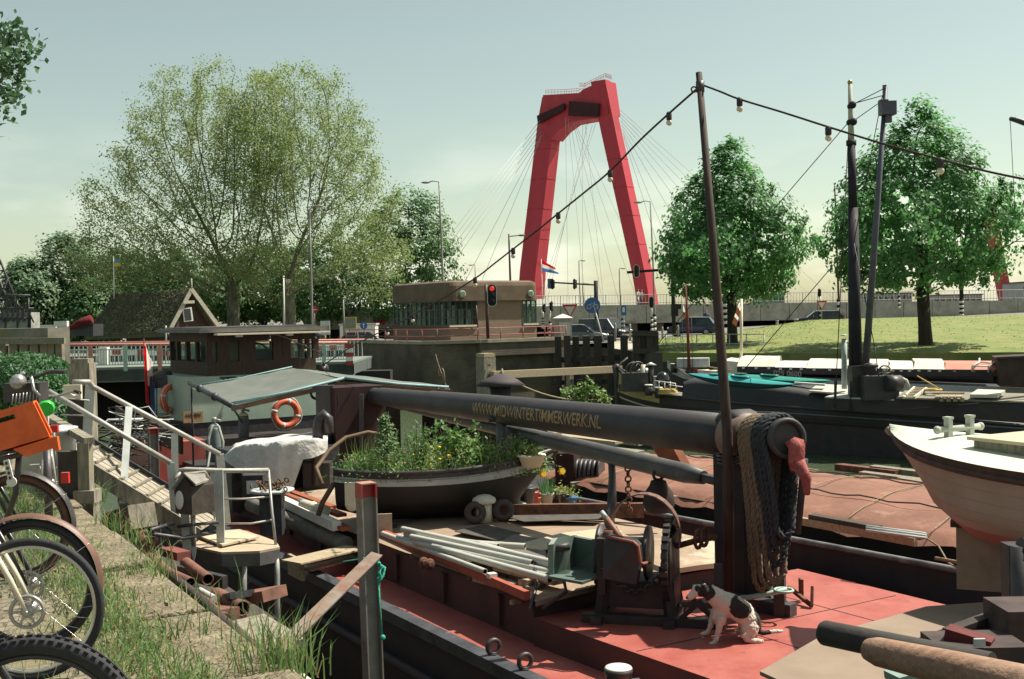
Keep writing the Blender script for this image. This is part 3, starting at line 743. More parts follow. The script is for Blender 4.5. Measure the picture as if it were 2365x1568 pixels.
# street furniture
POLE=mat('lamp_pole_grey',(0.26,0.25,0.23),(0.19,0.18,0.17),.6,4);LAMPG=mat('lamp_glass',(0.5,0.48,0.42),rough=.3)
DPOLE=mat('dark_red_pole',(0.10,0.035,0.03),(0.07,0.03,0.027),.6,5)
def lamp(label,d,base_v,pts,arm,r=.085,m_=None,grp='street lamps along the road',head=1.0):
 """pts: (u, v) up the pole; arm: (u, v) list out to the head"""
 b=px(pts[0][0],base_v,d);t=thing('street_lamp',label,'street lamp',b,grp)
 w=[px(u,v,d)for u,v in pts];MB().path([b]+w,[r*1.35]+[r*(1.2-.6*i/len(w))for i in range(len(w))],8).build('pole',m_ or POLE,t)
 a=[px(u,v,d)for u,v in arm];MB().path([w[-1]]+a,r*.6,6).build('arm',m_ or POLE,t)
 dr=(a[-1]-w[-1]).normalized();h_=a[-1];q=MB();q.ball(h_+dr*.1,.42*head,10,6,0,(1.0,.45,.22));q.build('lamp_head',m_ or POLE,t)
 q=MB();q.ball(h_+dr*.1-Z*.05*head,.34*head,8,5,0,(1.0,.42,.22));q.build('lamp_glass',LAMPG,t)
 return t
lamp('tall grey street lamp rising behind the control house roof',98,770,[(1023,660),(1019,540),(1014,420)],[(1000,418),(986,421)])
lamp('grey street lamp in front of the plane tree trunks',90,770,[(721,750),(718,610),(714,484)],[(722,478),(733,477)])
lamp('grey street lamp with left pointing head in front of the pylon leg',104,772,[(1512,735),(1508,600),(1502,466)],[(1490,464),(1476,467)],.075)
lamp('dark street lamp left of the pylon foot behind the control house',118,745,[(1179,660),(1177,600),(1175,540)],[(1176,546),(1203,543)],.1,DPOLE)
lamp('dark street lamp between the two lime trees',118,745,[(1937,690),(1932,560),(1928,428)],[(1929,436),(1950,434)],.1,DPOLE)
for(u,v,side,lab)in[(1337,602,1,'thin lamp on the viaduct below the pylon cross-beam'),(1430,620,1,'thin lamp on the viaduct beside the right pylon leg'),(1097,612,-1,'thin lamp on the viaduct left of the control house roof'),(1345,655,1,'short thin lamp on the viaduct near the traffic light arm')]:
 lamp(lab,150,708,[(u+3,690),(u+1,(v+690)/2),(u,v)],[(u+4*side,v-1),(u+8*side,v)],.07,None,'thin lamps on the viaduct',.8)
def striped(m_,p,h,r,n=5,hb=None):
 for k in range(n*2):m_.tube(p+Z*(h*k/(n*2)),p+Z*(h*(k+1)/(n*2)),r,n=8,mi=k%2,cap=True)
def headbox(t,c,s=1.0,white=True,face=V((0,-1,0)),lit=None,back=False):
 ax=face.cross(Z).normalized();q=MB();n=18;w,hh=.27*s,.62*s
 def ring(k,y):return[c+ax*(w*k*math.cos(a)if True else 0)+Z*((hh-w)*(1 if math.sin(a)>0 else-1)*(abs(math.sin(a))>.01)+w*k*math.sin(a))+face*y for a in[2*math.pi*(i+.5)/n for i in range(n)]]
 R0,R1=ring(1.0,.05*s),ring(.84,.06*s)
 q.grid([R0,ring(1.0,-.02*s)],0,False,True);q.add(ring(1.0,-.02*s),[tuple(range(n))]);q.add(R0,[tuple(range(n))],1 if white else 0);q.add([p+face*.012 for p in R1],[tuple(range(n))],0)
 q.box(c-face*.12*s,(.3*s,.2*s,.95*s),ax,face,0)
 b_=q.build('signal_head',[STRIPE_B,STRIPE_W],t)
 for k in(1,0,-1):
  cc=c+Z*(.36*s*k)+face*.09*s;e=MB();e.torus(cc+face*.05*s,face,.115*s,.022*s,12,5)
  e.lathe([(.10*s,0),(.085*s,.02)],cc,face,12);e.build('lens',LITRED if(lit==k)else STRIPE_B,b_)
LITRED=bpy.data.materials.new('lit_red_signal');LITRED.use_nodes=True
_b=LITRED.node_tree.nodes['Principled BSDF'];_b.inputs['Base Color'].default_value=(.5,.02,.015,1);_b.inputs['Emission Color'].default_value=(1,.06,.03,1);_b.inputs['Emission Strength'].default_value=.25
TG='traffic lights at the crossing'
d=100;b=px(1379,775,d);t=thing('traffic_light','traffic light gantry with two heads on a long arm over the road','traffic light',b,TG)
q=MB();q.path([b,px(1376,648,d)],.19,10,0);q.tube(px(1376,658,d),px(1271,652,d+3),.07,n=8);q.build('pole',STRIPE_B,t)
headbox(t,px(1276,656,d+2.8),.78,False,V((-.8,-.6,0)));headbox(t,px(1327,656,d+1.2),.78,True,V((-.9,-.45,0)))
MB().box(px(1271,655,d+3),(.5,.04,.9)).build('signal_board',mat('signal_blue',(.10,.16,.30)),t)
d=88;b=px(1557,775,d);t=thing('traffic_light','traffic light gantry partly behind the left lime tree with white rimmed oval head','traffic light',b,TG)
q=MB();q.path([b,px(1553,618,d)],.15,10);q.bar(px(1448,629,d),px(1560,621,d),.17,.2);q.build('pole',STRIPE_B,t)
headbox(t,px(1470,626,d-.3),.82);headbox(t,px(1527,619,d-.3),.82)
q=MB();q.box(px(1558,716,d),(.5,.5,.95));q.box(px(1566,708,d),(.45,.4,.4));q.build('signal_box',STRIPE_B,t)
for(u,v,s,vb,dd,n,lab,f,wh)in[(1253,712,.62,758,92,4,'small traffic light on striped post at the right end of the control house',V((1,-.3,0)),False),(1270,708,.72,785,92,5,'taller traffic light on striped post beside the white cabinet',V((1,-.3,0)),False),(1505,698,.88,774,103,4,'white rimmed traffic light mounted on the striped lamp foot',V((-.2,-1,0)),True),(1895,676,.66,752,108,4,'traffic light above the yield sign right of the left lime tree',V((-1,-.4,0)),False),(2076,658,.9,712,118,3,'traffic light under the left edge of the larger lime',V((.2,-1,0)),False)]:
 b=px(u+1,vb,dd);t=thing('traffic_light',lab,'traffic light',b,TG);c=px(u,v,dd);q=MB();hgt=c.z-b.z-.3
 striped(q,b,hgt*.62,.12,n);q.tube(b+Z*(hgt*.62),c-Z*.2+V((0,.2,0)),.08,n=8);q.build('pole',[STRIPE_W,STRIPE_B],t)
 headbox(t,c-f.normalized()*-.14,s,wh,f.normalized())
for(u,v0,v1,dd,r,lab)in[(1512,725,776,104,.15,None),(1439,735,775,97,.12,'striped post beside the rectangular blue sign'),(1677,695,748,104,.26,'thick black and white striped post behind the left lime trunk'),(1937,690,745,117,.16,None),(2221,690,730,110,.2,'thick striped post left of the larger lime crown edge'),(1795,738,752,110,.12,'short striped post on the grass edge between the lime trees')]:
 if lab is None:lab='striped foot sleeve of the lamp '+('in front of the pylon leg' if u<1600 else 'between the lime trees')
 b=px(u,v1,dd);t_=px(u,v0,dd);q=MB();striped(q,b,t_.z-b.z,r+.02,4);
 if u in(1677,2221):q.tube(t_,px(u-2,v0-60,dd),r*.95,n=10,mi=1)
 tag(q.build('marker_post',[STRIPE_W,STRIPE_B]),lab,'post','black and white striped posts')
SR,SW,SBL=mat('sign_red',(0.5,0.03,0.035),rough=.4),mat('sign_white',(0.66,0.64,0.58),rough=.4),mat('sign_blue',(0.03,0.12,0.33),(0.028,.11,.3),rough=.4)
def yield_sign(u,v,vb,dd,s,lab):
 b=px(u+1,vb,dd);t=thing('yield_sign',lab,'road sign',b,'yield signs');c=px(u,v,dd);MB().tube(b,c,.05,n=6).build('pole',POLE,t)
 q=MB();tri=lambda k,y:[c+V((-.5*s*k,y,.42*s*k)),c+V((.5*s*k,y,.42*s*k)),c+V((0,y,-.46*s*k))]
 q.prism(tri(1,-.10),(0,-.03,0),0);q.add(tri(.66,-.135),[(0,1,2)],1);q.build('sign_plate',[SR,SW],t)
yield_sign(1316,718,770,90,1.25,'red and white yield triangle above the white cabinet');yield_sign(1897,705,752,107.6,1.0,'red and white yield triangle below the traffic light on the bank')
dd=88;b=px(1394,790,dd);c=px(1368,705,dd);t=thing('cycle_sign','round blue bicycle sign on a leaning white pole','road sign',b)
MB().path([b,px(1384,752,dd),c+V((.1,.03,0))],.065,6).build('pole',WHITE,t)
q=MB();q.lathe([(.62,0),(.62,.03)],c,(0,-1,0),24);fb=q.build('sign_plate',SBL,t)
q=MB();yy=V((0,-.05,0))
for sx_ in(-.27,.27):q.torus(c+yy+V((sx_,0,-.1)),(0,1,0),.17,.022,16,4)
q.path([c+yy+V((-.27,0,-.1)),c+yy+V((-.06,0,.16)),c+yy+V((.2,0,.16)),c+yy+V((.27,0,-.1))],.02,4);q.path([c+yy+V((-.06,0,.16)),c+yy+V((0,0,-.1)),c+yy+V((.2,0,.16))],.02,4);q.path([c+yy+V((.2,0,.16)),c+yy+V((.17,0,.26)),c+yy+V((.08,0,.27))],.02,4)
q.build('bicycle_symbol',SW,fb)
dd=96;b=px(1441,778,dd);c=px(1440,717,dd);t=thing('road_sign','small rounded blue and white rectangular sign beside a striped post','road sign',b)
MB().tube(b,c,.045,n=6).build('pole',POLE,t);q=MB();q.box(c+V((0,-.1,0)),(.46,.03,.85));q.box(c+V((0,-.13,.06)),(.2,.02,.4),mi=1);q.build('sign_plate',[SBL,SW],t)
c=px(1301,780,82);t=thing('cabinet','white electrical cabinet with a pointed cap at the end of the pier','cabinet',c)
q=MB();q.box(c+Z*.68,(1.2,1.0,1.36));q.box(c+V((.1,-.52,.6)),(.8,.02,1.0),mi=1);q.build('body',[mat('cabinet_grey',(.44,.47,.44)),WHITE],t,.02)
q=MB();q.box(c+Z*1.40,(1.42,1.2,.08));q.frame8([c+V((-.71,-.6,1.44)),c+V((.71,-.6,1.44)),c+V((.71,.6,1.44)),c+V((-.71,.6,1.44))],[c+V((-.03,-.03,1.72)),c+V((.03,-.03,1.72)),c+V((.03,.03,1.72)),c+V((-.03,.03,1.72))])
q.build('cap',WHITE,t)
dd=72.5;b=px(1127,782,dd);t=thing('shipping_signal','tall oval shipping signal showing red on a dark red mast before the house','signal',b)
q=MB();q.tube(b,px(1122,657,dd),.105,n=8);q.box(px(1124,700,dd),(.1,.3,.1));q.build('pole',DPOLE,t)
headbox(t,px(1136,682,dd-.3),1.18,True,V((.1,-1,0)),lit=1)
t=thing('traffic_light','dark signal post beside the brick house wall','traffic light',px(1105,775,76),TG)
q=MB();q.tube(px(1105,775,73.6),px(1100,705,73.6),.05,n=6);q.build('pole',DPOLE,t)
# cars
TYRE=mat('tyre',(0.02,0.02,0.022),rough=.8);RIMM=mat('alloy_rim',(0.35,0.35,0.36),metal=.6,rough=.35)
CARLIGHT=mat('headlamp',(0.75,0.75,0.70),rough=.15);TAIL=mat('tail_lamp',(0.55,0.03,0.02),rough=.25);PLATE=mat('yellow_plate',(0.70,0.50,0.05),rough=.5)
def car(label,loc,rz,paint,L=4.4,W=1.75,H=1.48,van=False):
 """nose along +x, local coordinates"""
 t=thing('parked_car' if not van else 'parked_van',label,'van' if van else 'car',loc,'cars on the road',True,rz)
 if van:
  prof=[(-.5,.35),(-.5,.95),(-.49,1.0),(-.40,1.0),(.18,1.0),(.29,.97),(.36,.62),(.485,.52),(.5,.35),(.49,.22),(-.49,.2)]
  low=[(-.5,.55),(.5,.55)]
 belt=.60*H if not van else .56*H
 xsn=[-.5,-.485,-.36,-.1,.18,.34,.46,.5]
 zt=[belt*.86,belt*.98,belt*1.0,belt,belt*.98,belt*.93,belt*.82,belt*.62]if not van else[belt,belt,belt,belt,belt,belt*.97,belt*.9,belt*.68]
 hw=[.40,.46,.49,.5,.5,.49,.455,.40]
 rows=[]
 for x,z,w in zip(xsn,zt,hw):
  rows.append([V((x*L,-w*W*.93,.2)),V((x*L,-w*W,.45)),V((x*L,-w*W,z*.82)),V((x*L,-w*W*.93,z)),V((x*L,0,z*1.02)),V((x*L,w*W*.93,z)),V((x*L,w*W,z*.82)),V((x*L,w*W,.45)),V((x*L,w*W*.93,.2))])
 m_=MB();m_.grid(rows,0,True,True);m_.add(rows[0],[tuple(range(9))]);m_.add(rows[-1],[tuple(range(9))[::-1]])
 if van:cab=[(-.49,belt),(-.475,H*.97),(.12,H),(.20,H*.97),(.36,belt*.97)]
 else:cab=[(-.47,belt*.96),(-.36,H*.97),(.02,H),(.10,H*.97),(.27,belt*.95)]
 ro=MB()
 (xa,za),(xb,zb),(xm,zm),(xc,zc),(xd,zd)=cab
 wi,wo=W*.39,W*.455
 ro.grid([[V((x*L,-w,z)),V((x*L,-w*.5,z+.03)),V((x*L,w*.5,z+.03)),V((x*L,w,z))]for x,z,w in[(xb,zb,wi),(xm,zm,wi),(xc,zc,wi)]],0)
 for sgn in(-1,1):
  for(x0,z0,w0,x1,z1,w1)in[(xa,za,wo,xb,zb,wi),(xd,zd,wo,xc,zc,wi),((xa+xd)/2-.02,belt,wo,(xb+xc)/2,H*.98,wi)]:ro.bar((x0*L,sgn*w0,z0),(x1*L,sgn*w1,z1),.07,.05)
 bd=m_.build('body',paint,t);ro.build('roof',paint,t)
 g=MB()
 for sgn in(-1,1):g.quad((xa*L,sgn*wo*.985,za),(xd*L,sgn*wo*.985,zd),(xc*L,sgn*wi*.985,zc),(xb*L,sgn*wi*.985,zb))
 g.quad((xd*L,-wo,zd),(xd*L,wo,zd),(xc*L,wi,zc),(xc*L,-wi,zc));g.quad((xa*L,-wo,za),(xa*L,wo,za),(xb*L,wi,zb),(xb*L,-wi,zb))
 g.build('window',DGLASS,t)
 r_=.31 if not van else .34
 for x in(-.31,.32):
  for sgn in(-1,1):
   w_=MB();c_=V((x*L,sgn*(W*.5-.1),r_));w_.torus(c_,(0,1,0),r_*.8,r_*.2+.04,20,8);w_.lathe([(r_*.72,-.06),(r_*.72,.06)],c_,(0,1,0),16);wo_=w_.build('wheel',TYRE,t)
   w_=MB();w_.lathe([(r_*.66,0),(r_*.6,.02),(.06,.01)],c_+V((0,sgn*.07,0)),(0,sgn,0),16);w_.build('rim',RIMM,wo_)
 for sgn in(-1,1):
  MB().ball((L*.47,sgn*W*.36,zt[6]*.86),.13,8,6,0,(1,1.3,.7)).build('headlight',CARLIGHT,t)
  MB().box((-L*.485,sgn*W*.42,belt*.98),(.12,.14,.42)).build('tail_light',TAIL,t)
  MB().ball((L*.17,sgn*W*.55,belt*1.02),.11,8,5,0,(.6,1,.7)).build('mirror',paint,t)
 q=MB();q.box((L*.503,0,.42),(.03,.52,.12));q.box((-L*.503,0,.62),(.03,.52,.12));q.build('number_plate',PLATE,t)
 q=MB()
 for k in range(4):q.box((L*.492-k*.004,0,.56+k*.055),(.04,W*.42,.025))
 q.build('grille',RIMM,t)
 return t
def paintm(n,c):return mat(n,c,tuple(x*.9 for x in c),.25,2,0,.3,coat=.6)
def on(u,v,d):p=px(u,v,d);return V((p.x,p.y,gz(p.x)+.006))
p=on(1340,790,93);car('grey estate car behind the white cabinet and timber piles',p,R(-12),paintm('car_grey',(.13,.14,.15)),4.6,1.8,1.5)
p=on(1398,786,98.5);car('black van with a bright grille facing right on the road',p,R(-48),paintm('car_black',(.018,.018,.022)),5.0,1.92,1.88,True)
p=on(1600,773,98);car('dark blue hatchback seen from behind left of the left lime trunk',p,R(160),paintm('car_blue',(.016,.022,.055)),4.2,1.75,1.6)
p=px(1892,751,109);car('black car showing a red tail light between the lime trees',V((p.x,p.y,p.z-.03)),R(176),paintm('car_dark',(.02,.021,.024)),4.5,1.76,1.42)
p=V((px(600,770,93).x,91,gz(-10)));car('dark car parked under the plane trees behind the wheelhouse roof',px(690,765,93)*1-Z*.9,R(4),paintm('car_dusk',(.05,.055,.06)),4.3,1.75,1.45)
car('pale grey car parked right of the plane trunk near the pier railing',V((px(842,800,96).x,96,gz(-12))),R(8),paintm('car_silver',(.30,.32,.33)),4.3,1.75,1.45)
t=thing('notice_board','white poster board on posts beside the plane trunk','sign',px(742,790,86));c=px(751,757,86)
q=MB();q.box(c,(.72,.06,1.05));q.box(c+V((0,-.034,-.1)),(.6,.01,.5),mi=1);q.build('panel',[WHITE,mat('poster_grey',(.35,.34,.32))],t);q=MB();q.tube(c+V((-.3,.05,.4)),px(740,790,86),.04,n=6);q.tube(c+V((.3,.05,.4)),px(762,790,86),.04,n=6);q.build('pole',POLE,t)
t=thing('sign_board','blank yellow edged grey board below the viaduct','sign',px(808,780,100));c=px(808,746,100);q=MB();q.box(c,(1.15,.08,1.05),mi=1);q.box(c+V((0,-.05,0)),(1.03,.02,.93));q.build('panel',[mat('board_grey',(.24,.24,.19)),PLATE],t);q=MB();q.tube(c,px(806,785,100),.05,n=6);q.build('pole',POLE,t)
t=thing('arrow_sign','round blue arrow sign under the viaduct left of the house','road sign',px(841,785,99));c=px(840,752,99);q=MB();q.lathe([(.32,0),(.32,.03)],c,(0,-1,0),20);q.box(c+V((0,-.05,-.03)),(.07,.02,.34),mi=1);q.frame8([c+V((-.14,-.05,.06)),c+V((.14,-.05,.06)),c+V((.14,-.06,.06)),c+V((-.14,-.06,.06))],[c+V((-.01,-.05,.22)),c+V((.01,-.05,.22)),c+V((.01,-.06,.22)),c+V((-.01,-.06,.22))],1);q.build('sign_plate',[SBL,SW],t);MB().tube(c+V((0,.05,0)),px(841,785,99),.04,n=6).build('pole',POLE,t)
t=thing('white_shed','low white site cabin under the viaduct left of the pier railing','cabin',px(825,782,104));c=px(830,772,104);q=MB();q.box(c,(3.2,2.4,1.7));q.box(c+V((-.2,-1.22,-.1)),(.8,.03,1.3),mi=1);q.build('wall',[WHITE,GALV],t);MB().box(c+Z*.92,(3.4,2.6,.12)).build('roof',GALV,t)
for i,(u,lab)in enumerate([(655,'slim white flagpole left of the right plane trunk'),(793,'slim grey pole left of the white site cabin')]):
 t_=MB();t_.path([px(u+2,775,92),px(u,640 if i==0 else 690,92)],[.09,.05],8);t_.ball(px(u,639 if i==0 else 689,92),.09,8,5);tag(t_.build('pole',[WHITE,POLE][i]),lab,'pole')
t=thing('no_entry_sign','round red sign in front of the right plane trunk','road sign',px(726,770,91));c=px(726,715,91);q=MB();q.lathe([(.3,0),(.3,.03)],c,(0,-1,0),18);q.box(c+V((0,-.04,0)),(.36,.02,.08),mi=1);q.build('sign_plate',[SR,SW],t);MB().tube(c+V((0,.05,0)),px(727,772,91),.04,n=6).build('pole',POLE,t)
# people on the viaduct and a passer-by
def person(label,foot,h,shirt,legs,face=0.0,arm=0.25,grp=None):
 t=thing('person',label,'person',foot,grp);f=V((math.sin(face),-math.cos(face),0));s=f.cross(Z)
 P_=lambda a,b,z:V(foot)+s*a*h+f*b*h+Z*z*h
 m_=MB()
 m_.path([P_(0,0,.52),P_(0,0,.64),P_(0,.005,.76),P_(0,0,.83),P_(0,.005,.86)],[.075*h,.085*h,.10*h,.07*h,.03*h],10,0)
 for sg in(-1,1):
  m_.path([P_(sg*.05,0,.52),P_(sg*.055,.02*sg+.02,.27),P_(sg*.055,-.03*sg,.04)],[.062*h,.045*h,.03*h],8,1);m_.ball(P_(sg*.055,.03-.03*sg,.025),.04*h,8,5,2,(.8,1.5,.6))
  m_.path([P_(sg*.10,0,.80),P_(sg*.14,.02,.64),P_(sg*.13,arm*.6,.52)],[.04*h,.03*h,.022*h],8,0);m_.ball(P_(sg*.13,arm*.62,.50),.027*h,6,5,3)
 m_.path([P_(0,.005,.84),P_(0,.01,.89)],.03*h,8,3);m_.ball(P_(0,.015,.935),.062*h,10,8,3,(.82,.95,1.12));m_.ball(P_(0,.075,.93),.014*h,6,5,3)
 m_.build('body',[shirt,legs,STRIPE_B,mat('skin',(.48,.28,.20))],t)
 MB().ball(P_(0,-.005,.958),.066*h,10,8,0,(.86,.95,.95)).build('hair',mat('dark_hair',(.04,.03,.025)),t)
 return t
LIGHTSHIRT=mat('light_shirt',(.55,.52,.45));JEANS=mat('blue_trousers',(.07,.09,.14))
def bridgepos(u):p=vtop(u);return V((p.x,p.y+.9,p.z+.02))
person('person in a pale shirt walking on the viaduct beside the pylon foot',bridgepos(1476),1.75,LIGHTSHIRT,LIGHTSHIRT,.9,.1,'people on the viaduct')
person('person in grey walking behind another on the viaduct',bridgepos(1486)+V((0,.8,0)),1.7,mat('grey_shirt',(.33,.31,.28)),JEANS,.9,.2,'people on the viaduct')
person('person in a dark top standing by the viaduct wall left of the left lime',V((px(1632,757,112).x,112,px(1632,757,112).z)),1.75,JEANS,JEANS,0,.1)
person('person in dark clothes behind the wheelhouse roof under the plane trees',V((px(507,775,93).x,92,-.8)),1.75,mat('dark_jacket',(.03,.03,.035)),JEANS,.2,.1)
# left bascule bridge with red and green railing
BD=63.0
GREENR=mat('pale_green_rail',(0.36,0.52,0.44),(0.28,0.42,0.36),.5,6);PINK=mat('faded_red_handrail',(0.52,0.25,0.20),(0.43,0.19,0.16),.5,5)
lb=thing('road_bridge','low steel road bridge with red handrail and pale green balusters','bridge',px(480,860,BD))
ba,bb=px(150,797,BD-1),px(802,791,BD+3)
bz0,bz1=px(150,852,BD-1).z,px(802,836,BD+3).z
W3=lambda t,z:V((lerp(ba.x,bb.x,t),lerp(ba.y,bb.y,t),lerp(bz0,bz1,t)+z))
q=MB();q.prism([W3(-.3,-.72),W3(1.02,-.72),W3(1.02,-.1),W3(-.3,-.1)],V((0,.4,0)));q.prism([W3(-.3,-.1),W3(1.02,-.1),W3(1.02,.03),W3(-.3,.03)],V((0,9,0)),1)
q.prism([W3(-.3,-.8),W3(1.02,-.8),W3(1.02,-.72),W3(-.3,-.72)],V((0,.8,0)));q.prism([W3(-.3,-.72),W3(1.02,-.72),W3(1.02,-.12),W3(-.3,-.12)],V((0,8.6,0))*1)
q.build('deck',[mat('bridge_girder',(.13,.15,.145),(.09,.105,.10),.7,1.2),mat('girder_flange',(.20,.23,.21))],lb)
q=MB();Lb=(bb-ba).length;hgt=lambda t:lerp(ba.z-bz0,bb.z-bz1,t)
q.tube(W3(-.3,hgt(-.3)),W3(1,hgt(1)),.085,n=8);q.build('handrail',PINK,lb)
n_=7
for k in range(-2,10):
 t_=.085+k*.118
 if t_>1:continue
 o_=MB();o_.bar(W3(t_,-.2),W3(t_,hgt(t_)),.2,.16,V((0,1,0)),0);o_.build('rail_post',PINK if k%2==0 else GREENR,lb)
o_=MB()
for k in range(-14,104):
 t_=k/104+.004
 if t_>1:continue
 o_.bar(W3(t_,.16),W3(t_,hgt(t_)-.24),.035,.035,V((0,1,0)))
for z_ in(.16,):o_.bar(W3(-.3,z_),W3(1,z_),.05,.05)
o_.bar(W3(-.3,hgt(0)-.24),W3(1,hgt(1)-.24),.05,.05);o_.build('baluster',GREENR,lb)
q=MB();c=W3(1.0,.55)
for k in range(5):q.box(c+V((.12,-.06,-.62+.25*k)),(.42,.06,.25),mi=k%2)
q.build('warning_board',[REDPAINT,WHITE],lb)
q=MB();off=V((0,8.4,0));q.tube(W3(-.3,hgt(0))+off,W3(1,hgt(1))+off,.06,n=6,mi=0)
for k in range(-10,60):q.bar(W3(k/60,0)+off,W3(k/60,hgt(k/60))+off,.05,.05,mi=1)
q.build('far_railing',[PINK,WHITE],lb)
bar=thing('barrier_boom','white and red lowered barrier boom lying along the bridge roadway','barrier',W3(.1,0)+V((0,5,0)))
q=MB()
for k in range(14):q.bar(W3(.02+k*.03,.75-k*.02)+V((0,5,0)),W3(.05+k*.03,.73-k*.02)+V((0,5,0)),.12,.28,mi=k%3==1)
q.build('boom',[WHITE,REDPAINT],bar);q=MB();q.box(W3(.02,.5)+V((0,5,0)),(.5,.5,1.1));q.box(W3(.45,.3)+V((0,5,0)),(.2,.2,.7));q.build('pedestal',WHITE,bar)
bar=thing('barrier_boom','short red and white barrier at the pier end of the bridge','barrier',W3(.85,0)+V((0,6,0)))
q=MB()
for k in range(8):q.bar(W3(.72+k*.03,.7)+V((0,6,0)),W3(.75+k*.03,.7)+V((0,6,0)),.1,.3,mi=k%2)
q.build('boom',[WHITE,REDPAINT],bar);q=MB();q.box(W3(.8,.35)+V((0,6,0)),(.3,.3,.75));q.build('pedestal',WHITE,bar)
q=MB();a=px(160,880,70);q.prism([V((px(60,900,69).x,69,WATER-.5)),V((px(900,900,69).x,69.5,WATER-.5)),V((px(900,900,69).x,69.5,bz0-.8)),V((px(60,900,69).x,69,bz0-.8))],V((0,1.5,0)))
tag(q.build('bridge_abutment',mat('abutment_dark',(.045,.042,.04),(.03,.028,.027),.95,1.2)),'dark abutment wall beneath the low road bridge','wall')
q=MB();q.box(px(409,874,BD-1.2),(.45,.05,.75));tag(q.build('clearance_plate',CREAM),'small cream plate hanging under the road bridge','sign')
cb_=thing('concrete_pier','weathered concrete bridge pier block at the left picture edge','pier',px(60,860,56))
q=MB();top_=[(-60,760),(108,757),(146,755),(158,757)]
a0,a1,a2=px(-90,762,58),px(110,757,56),px(157,757,56.6)
q.prism([V((a0.x,58,WATER)),V((a1.x,56,WATER)),V((a2.x,56.8,WATER)),V((a2.x*61/56.6,61,WATER)),V((a0.x*1.07,62,WATER))],V((0,0,a1.z-WATER)))
q.build('block',mat('lichen_concrete',(.27,.25,.20),(.14,.13,.11),.95,.8,.2,c3=(.28,.22,.04),lo3=.58,hi3=.68,s3=1.6),cb_)
for k,u in enumerate([-20,8,34,58,82,104,122,137]):
 p=px(u,790,54.6);zt_=px(u,786 if k%2 else 788,54.6).z;q=MB();q.box((p.x,54.6,(zt_+WATER)/2),(.36,.36,zt_-WATER));q.box((p.x,54.6,zt_+.03),(.40,.40,.06),mi=1)
 tag(q.build('fender_pile',[mat('pale_fender_wood',(.30,.25,.18),(.17,.14,.11),.9,2,.3),OLDWOOD]),'square timber fender pile in the row before the concrete pier block','pile','fender piles before the concrete pier')
q=MB();q.bar(px(-40,788,54.2),px(150,787,54.2),.2,.3);tag(q.build('fender_beam',OLDWOOD),'horizontal timber beam tying the fender piles of the concrete pier','beam')
cr=thing('dock_crane','dark lattice dock crane with a pale cabin at the left edge','crane',px(40,760,84));q=MB();D_=84
e=[(px(-30,520,D_),px(62,762,D_)),(px(-48,540,D_),px(38,762,D_)),(px(-30,520,D_+1.5),px(62,762,D_+1.5))]
for a,b in e:q.tube(a,b,.09,n=5)
for k in range(14):
 a=e[0][0].lerp(e[0][1],k/14);b=e[1][0].lerp(e[1][1],(k+.5)/14);c_=e[0][0].lerp(e[0][1],(k+1)/14);q.tube(a,b,.05,n=4);q.tube(b,c_,.05,n=4)
q.build('jib',DARKSTEEL,cr)
q=MB();q.box(px(46,742,D_),(2.2,1.8,1.3));q.box(px(22,744,D_+1),(3.2,1.8,1.4));q.build('cabin',mat('crane_cabin_grey',(.34,.34,.31),(.2,.2,.19),.8,2),cr)
q=MB()
for(u0,v0,u1,v1)in[(-10,680,70,682),(-10,712,78,712),(-5,680,-5,760),(66,682,66,760),(10,712,30,690),(30,690,50,712),(-5,735,70,735),(0,650,20,700),(58,700,78,745),(20,640,-6,700),(70,712,70,760),(12,735,12,765),(40,690,40,760)]:q.tube(px(u0,v0,D_-1),px(u1,v1,D_-1),.06,n=4)
for k in range(5):q.box(px(6+12*k,728,D_-1),(.16,.1,.9))
q.build('gantry',DARKSTEEL,cr)
t=thing('sailing_barge','moored barge with a furled dark red sail beside the concrete pier','boat',px(160,765,80));q=MB();q.prism([px(80,764,80),px(215,748,80),px(215,776,80),px(80,776,80)],V((0,2,0)));q.build('hull',DARKSTEEL,t)
q=MB();q.path([px(160,758,79.5),px(185,746,79.5),px(212,736,79.5)],[.16,.26,.30],8,0);q.build('furled_sail',mat('red_sailcloth',(.16,.014,.018),(.08,.01,.012),.85,4),t);q=MB();q.tube(px(93,764,79.5),px(160,757,79.5),.12,n=6);q.box(px(112,755,79.5),(1.0,.5,.3));q.box(px(142,748,79.3),(.9,.4,.4));q.build('cabin',WHITE,t)
# timber piles and mooring dolphin in front of the road
for(u0,u1,v0,v1,dd)in[(1281,1296,778,836,71),(1302,1317,776,846,70),(1322,1337,778,840,70.6),(1346,1362,777,832,70),(1372,1389,776,830,69),(1403,1418,776,828,68),(1433,1449,776,828,67)]:
 a,b=px(u0,v0,dd),px(u1,v0,dd);w_=b.x-a.x;q=MB();q.box(((a.x+b.x)/2,dd,(a.z+WATER)/2),(w_,w_,a.z-WATER));q.box(((a.x+b.x)/2,dd,a.z+.02),(w_*.96,w_*.96,.05),mi=1)
 tag(q.build('timber_pile',[DARKWOOD,OLDWOOD]),'dark square timber pile in the row between the pier and the yellow bow','pile','dark timber piles before the road')
t=thing('timber_dolphin','broad dark timber dolphin at the end of the pile row','dolphin',px(1490,825,65));q=MB()
for k,u in enumerate([1469,1484,1499,1512]):p=px(u,767,65+.2*(k%2));q.box((p.x,p.y,(p.z+WATER)/2),(.37,.6,p.z-WATER))
q.build('pile',DARKWOOD,t);q=MB();a,b=px(1462,770,64.6),px(1519,770,64.6);q.bar(a,b,.12,.3);q.bar(a-Z*1.0,b-Z*1.0,.12,.3);q.build('waler',DARKWOOD,t)
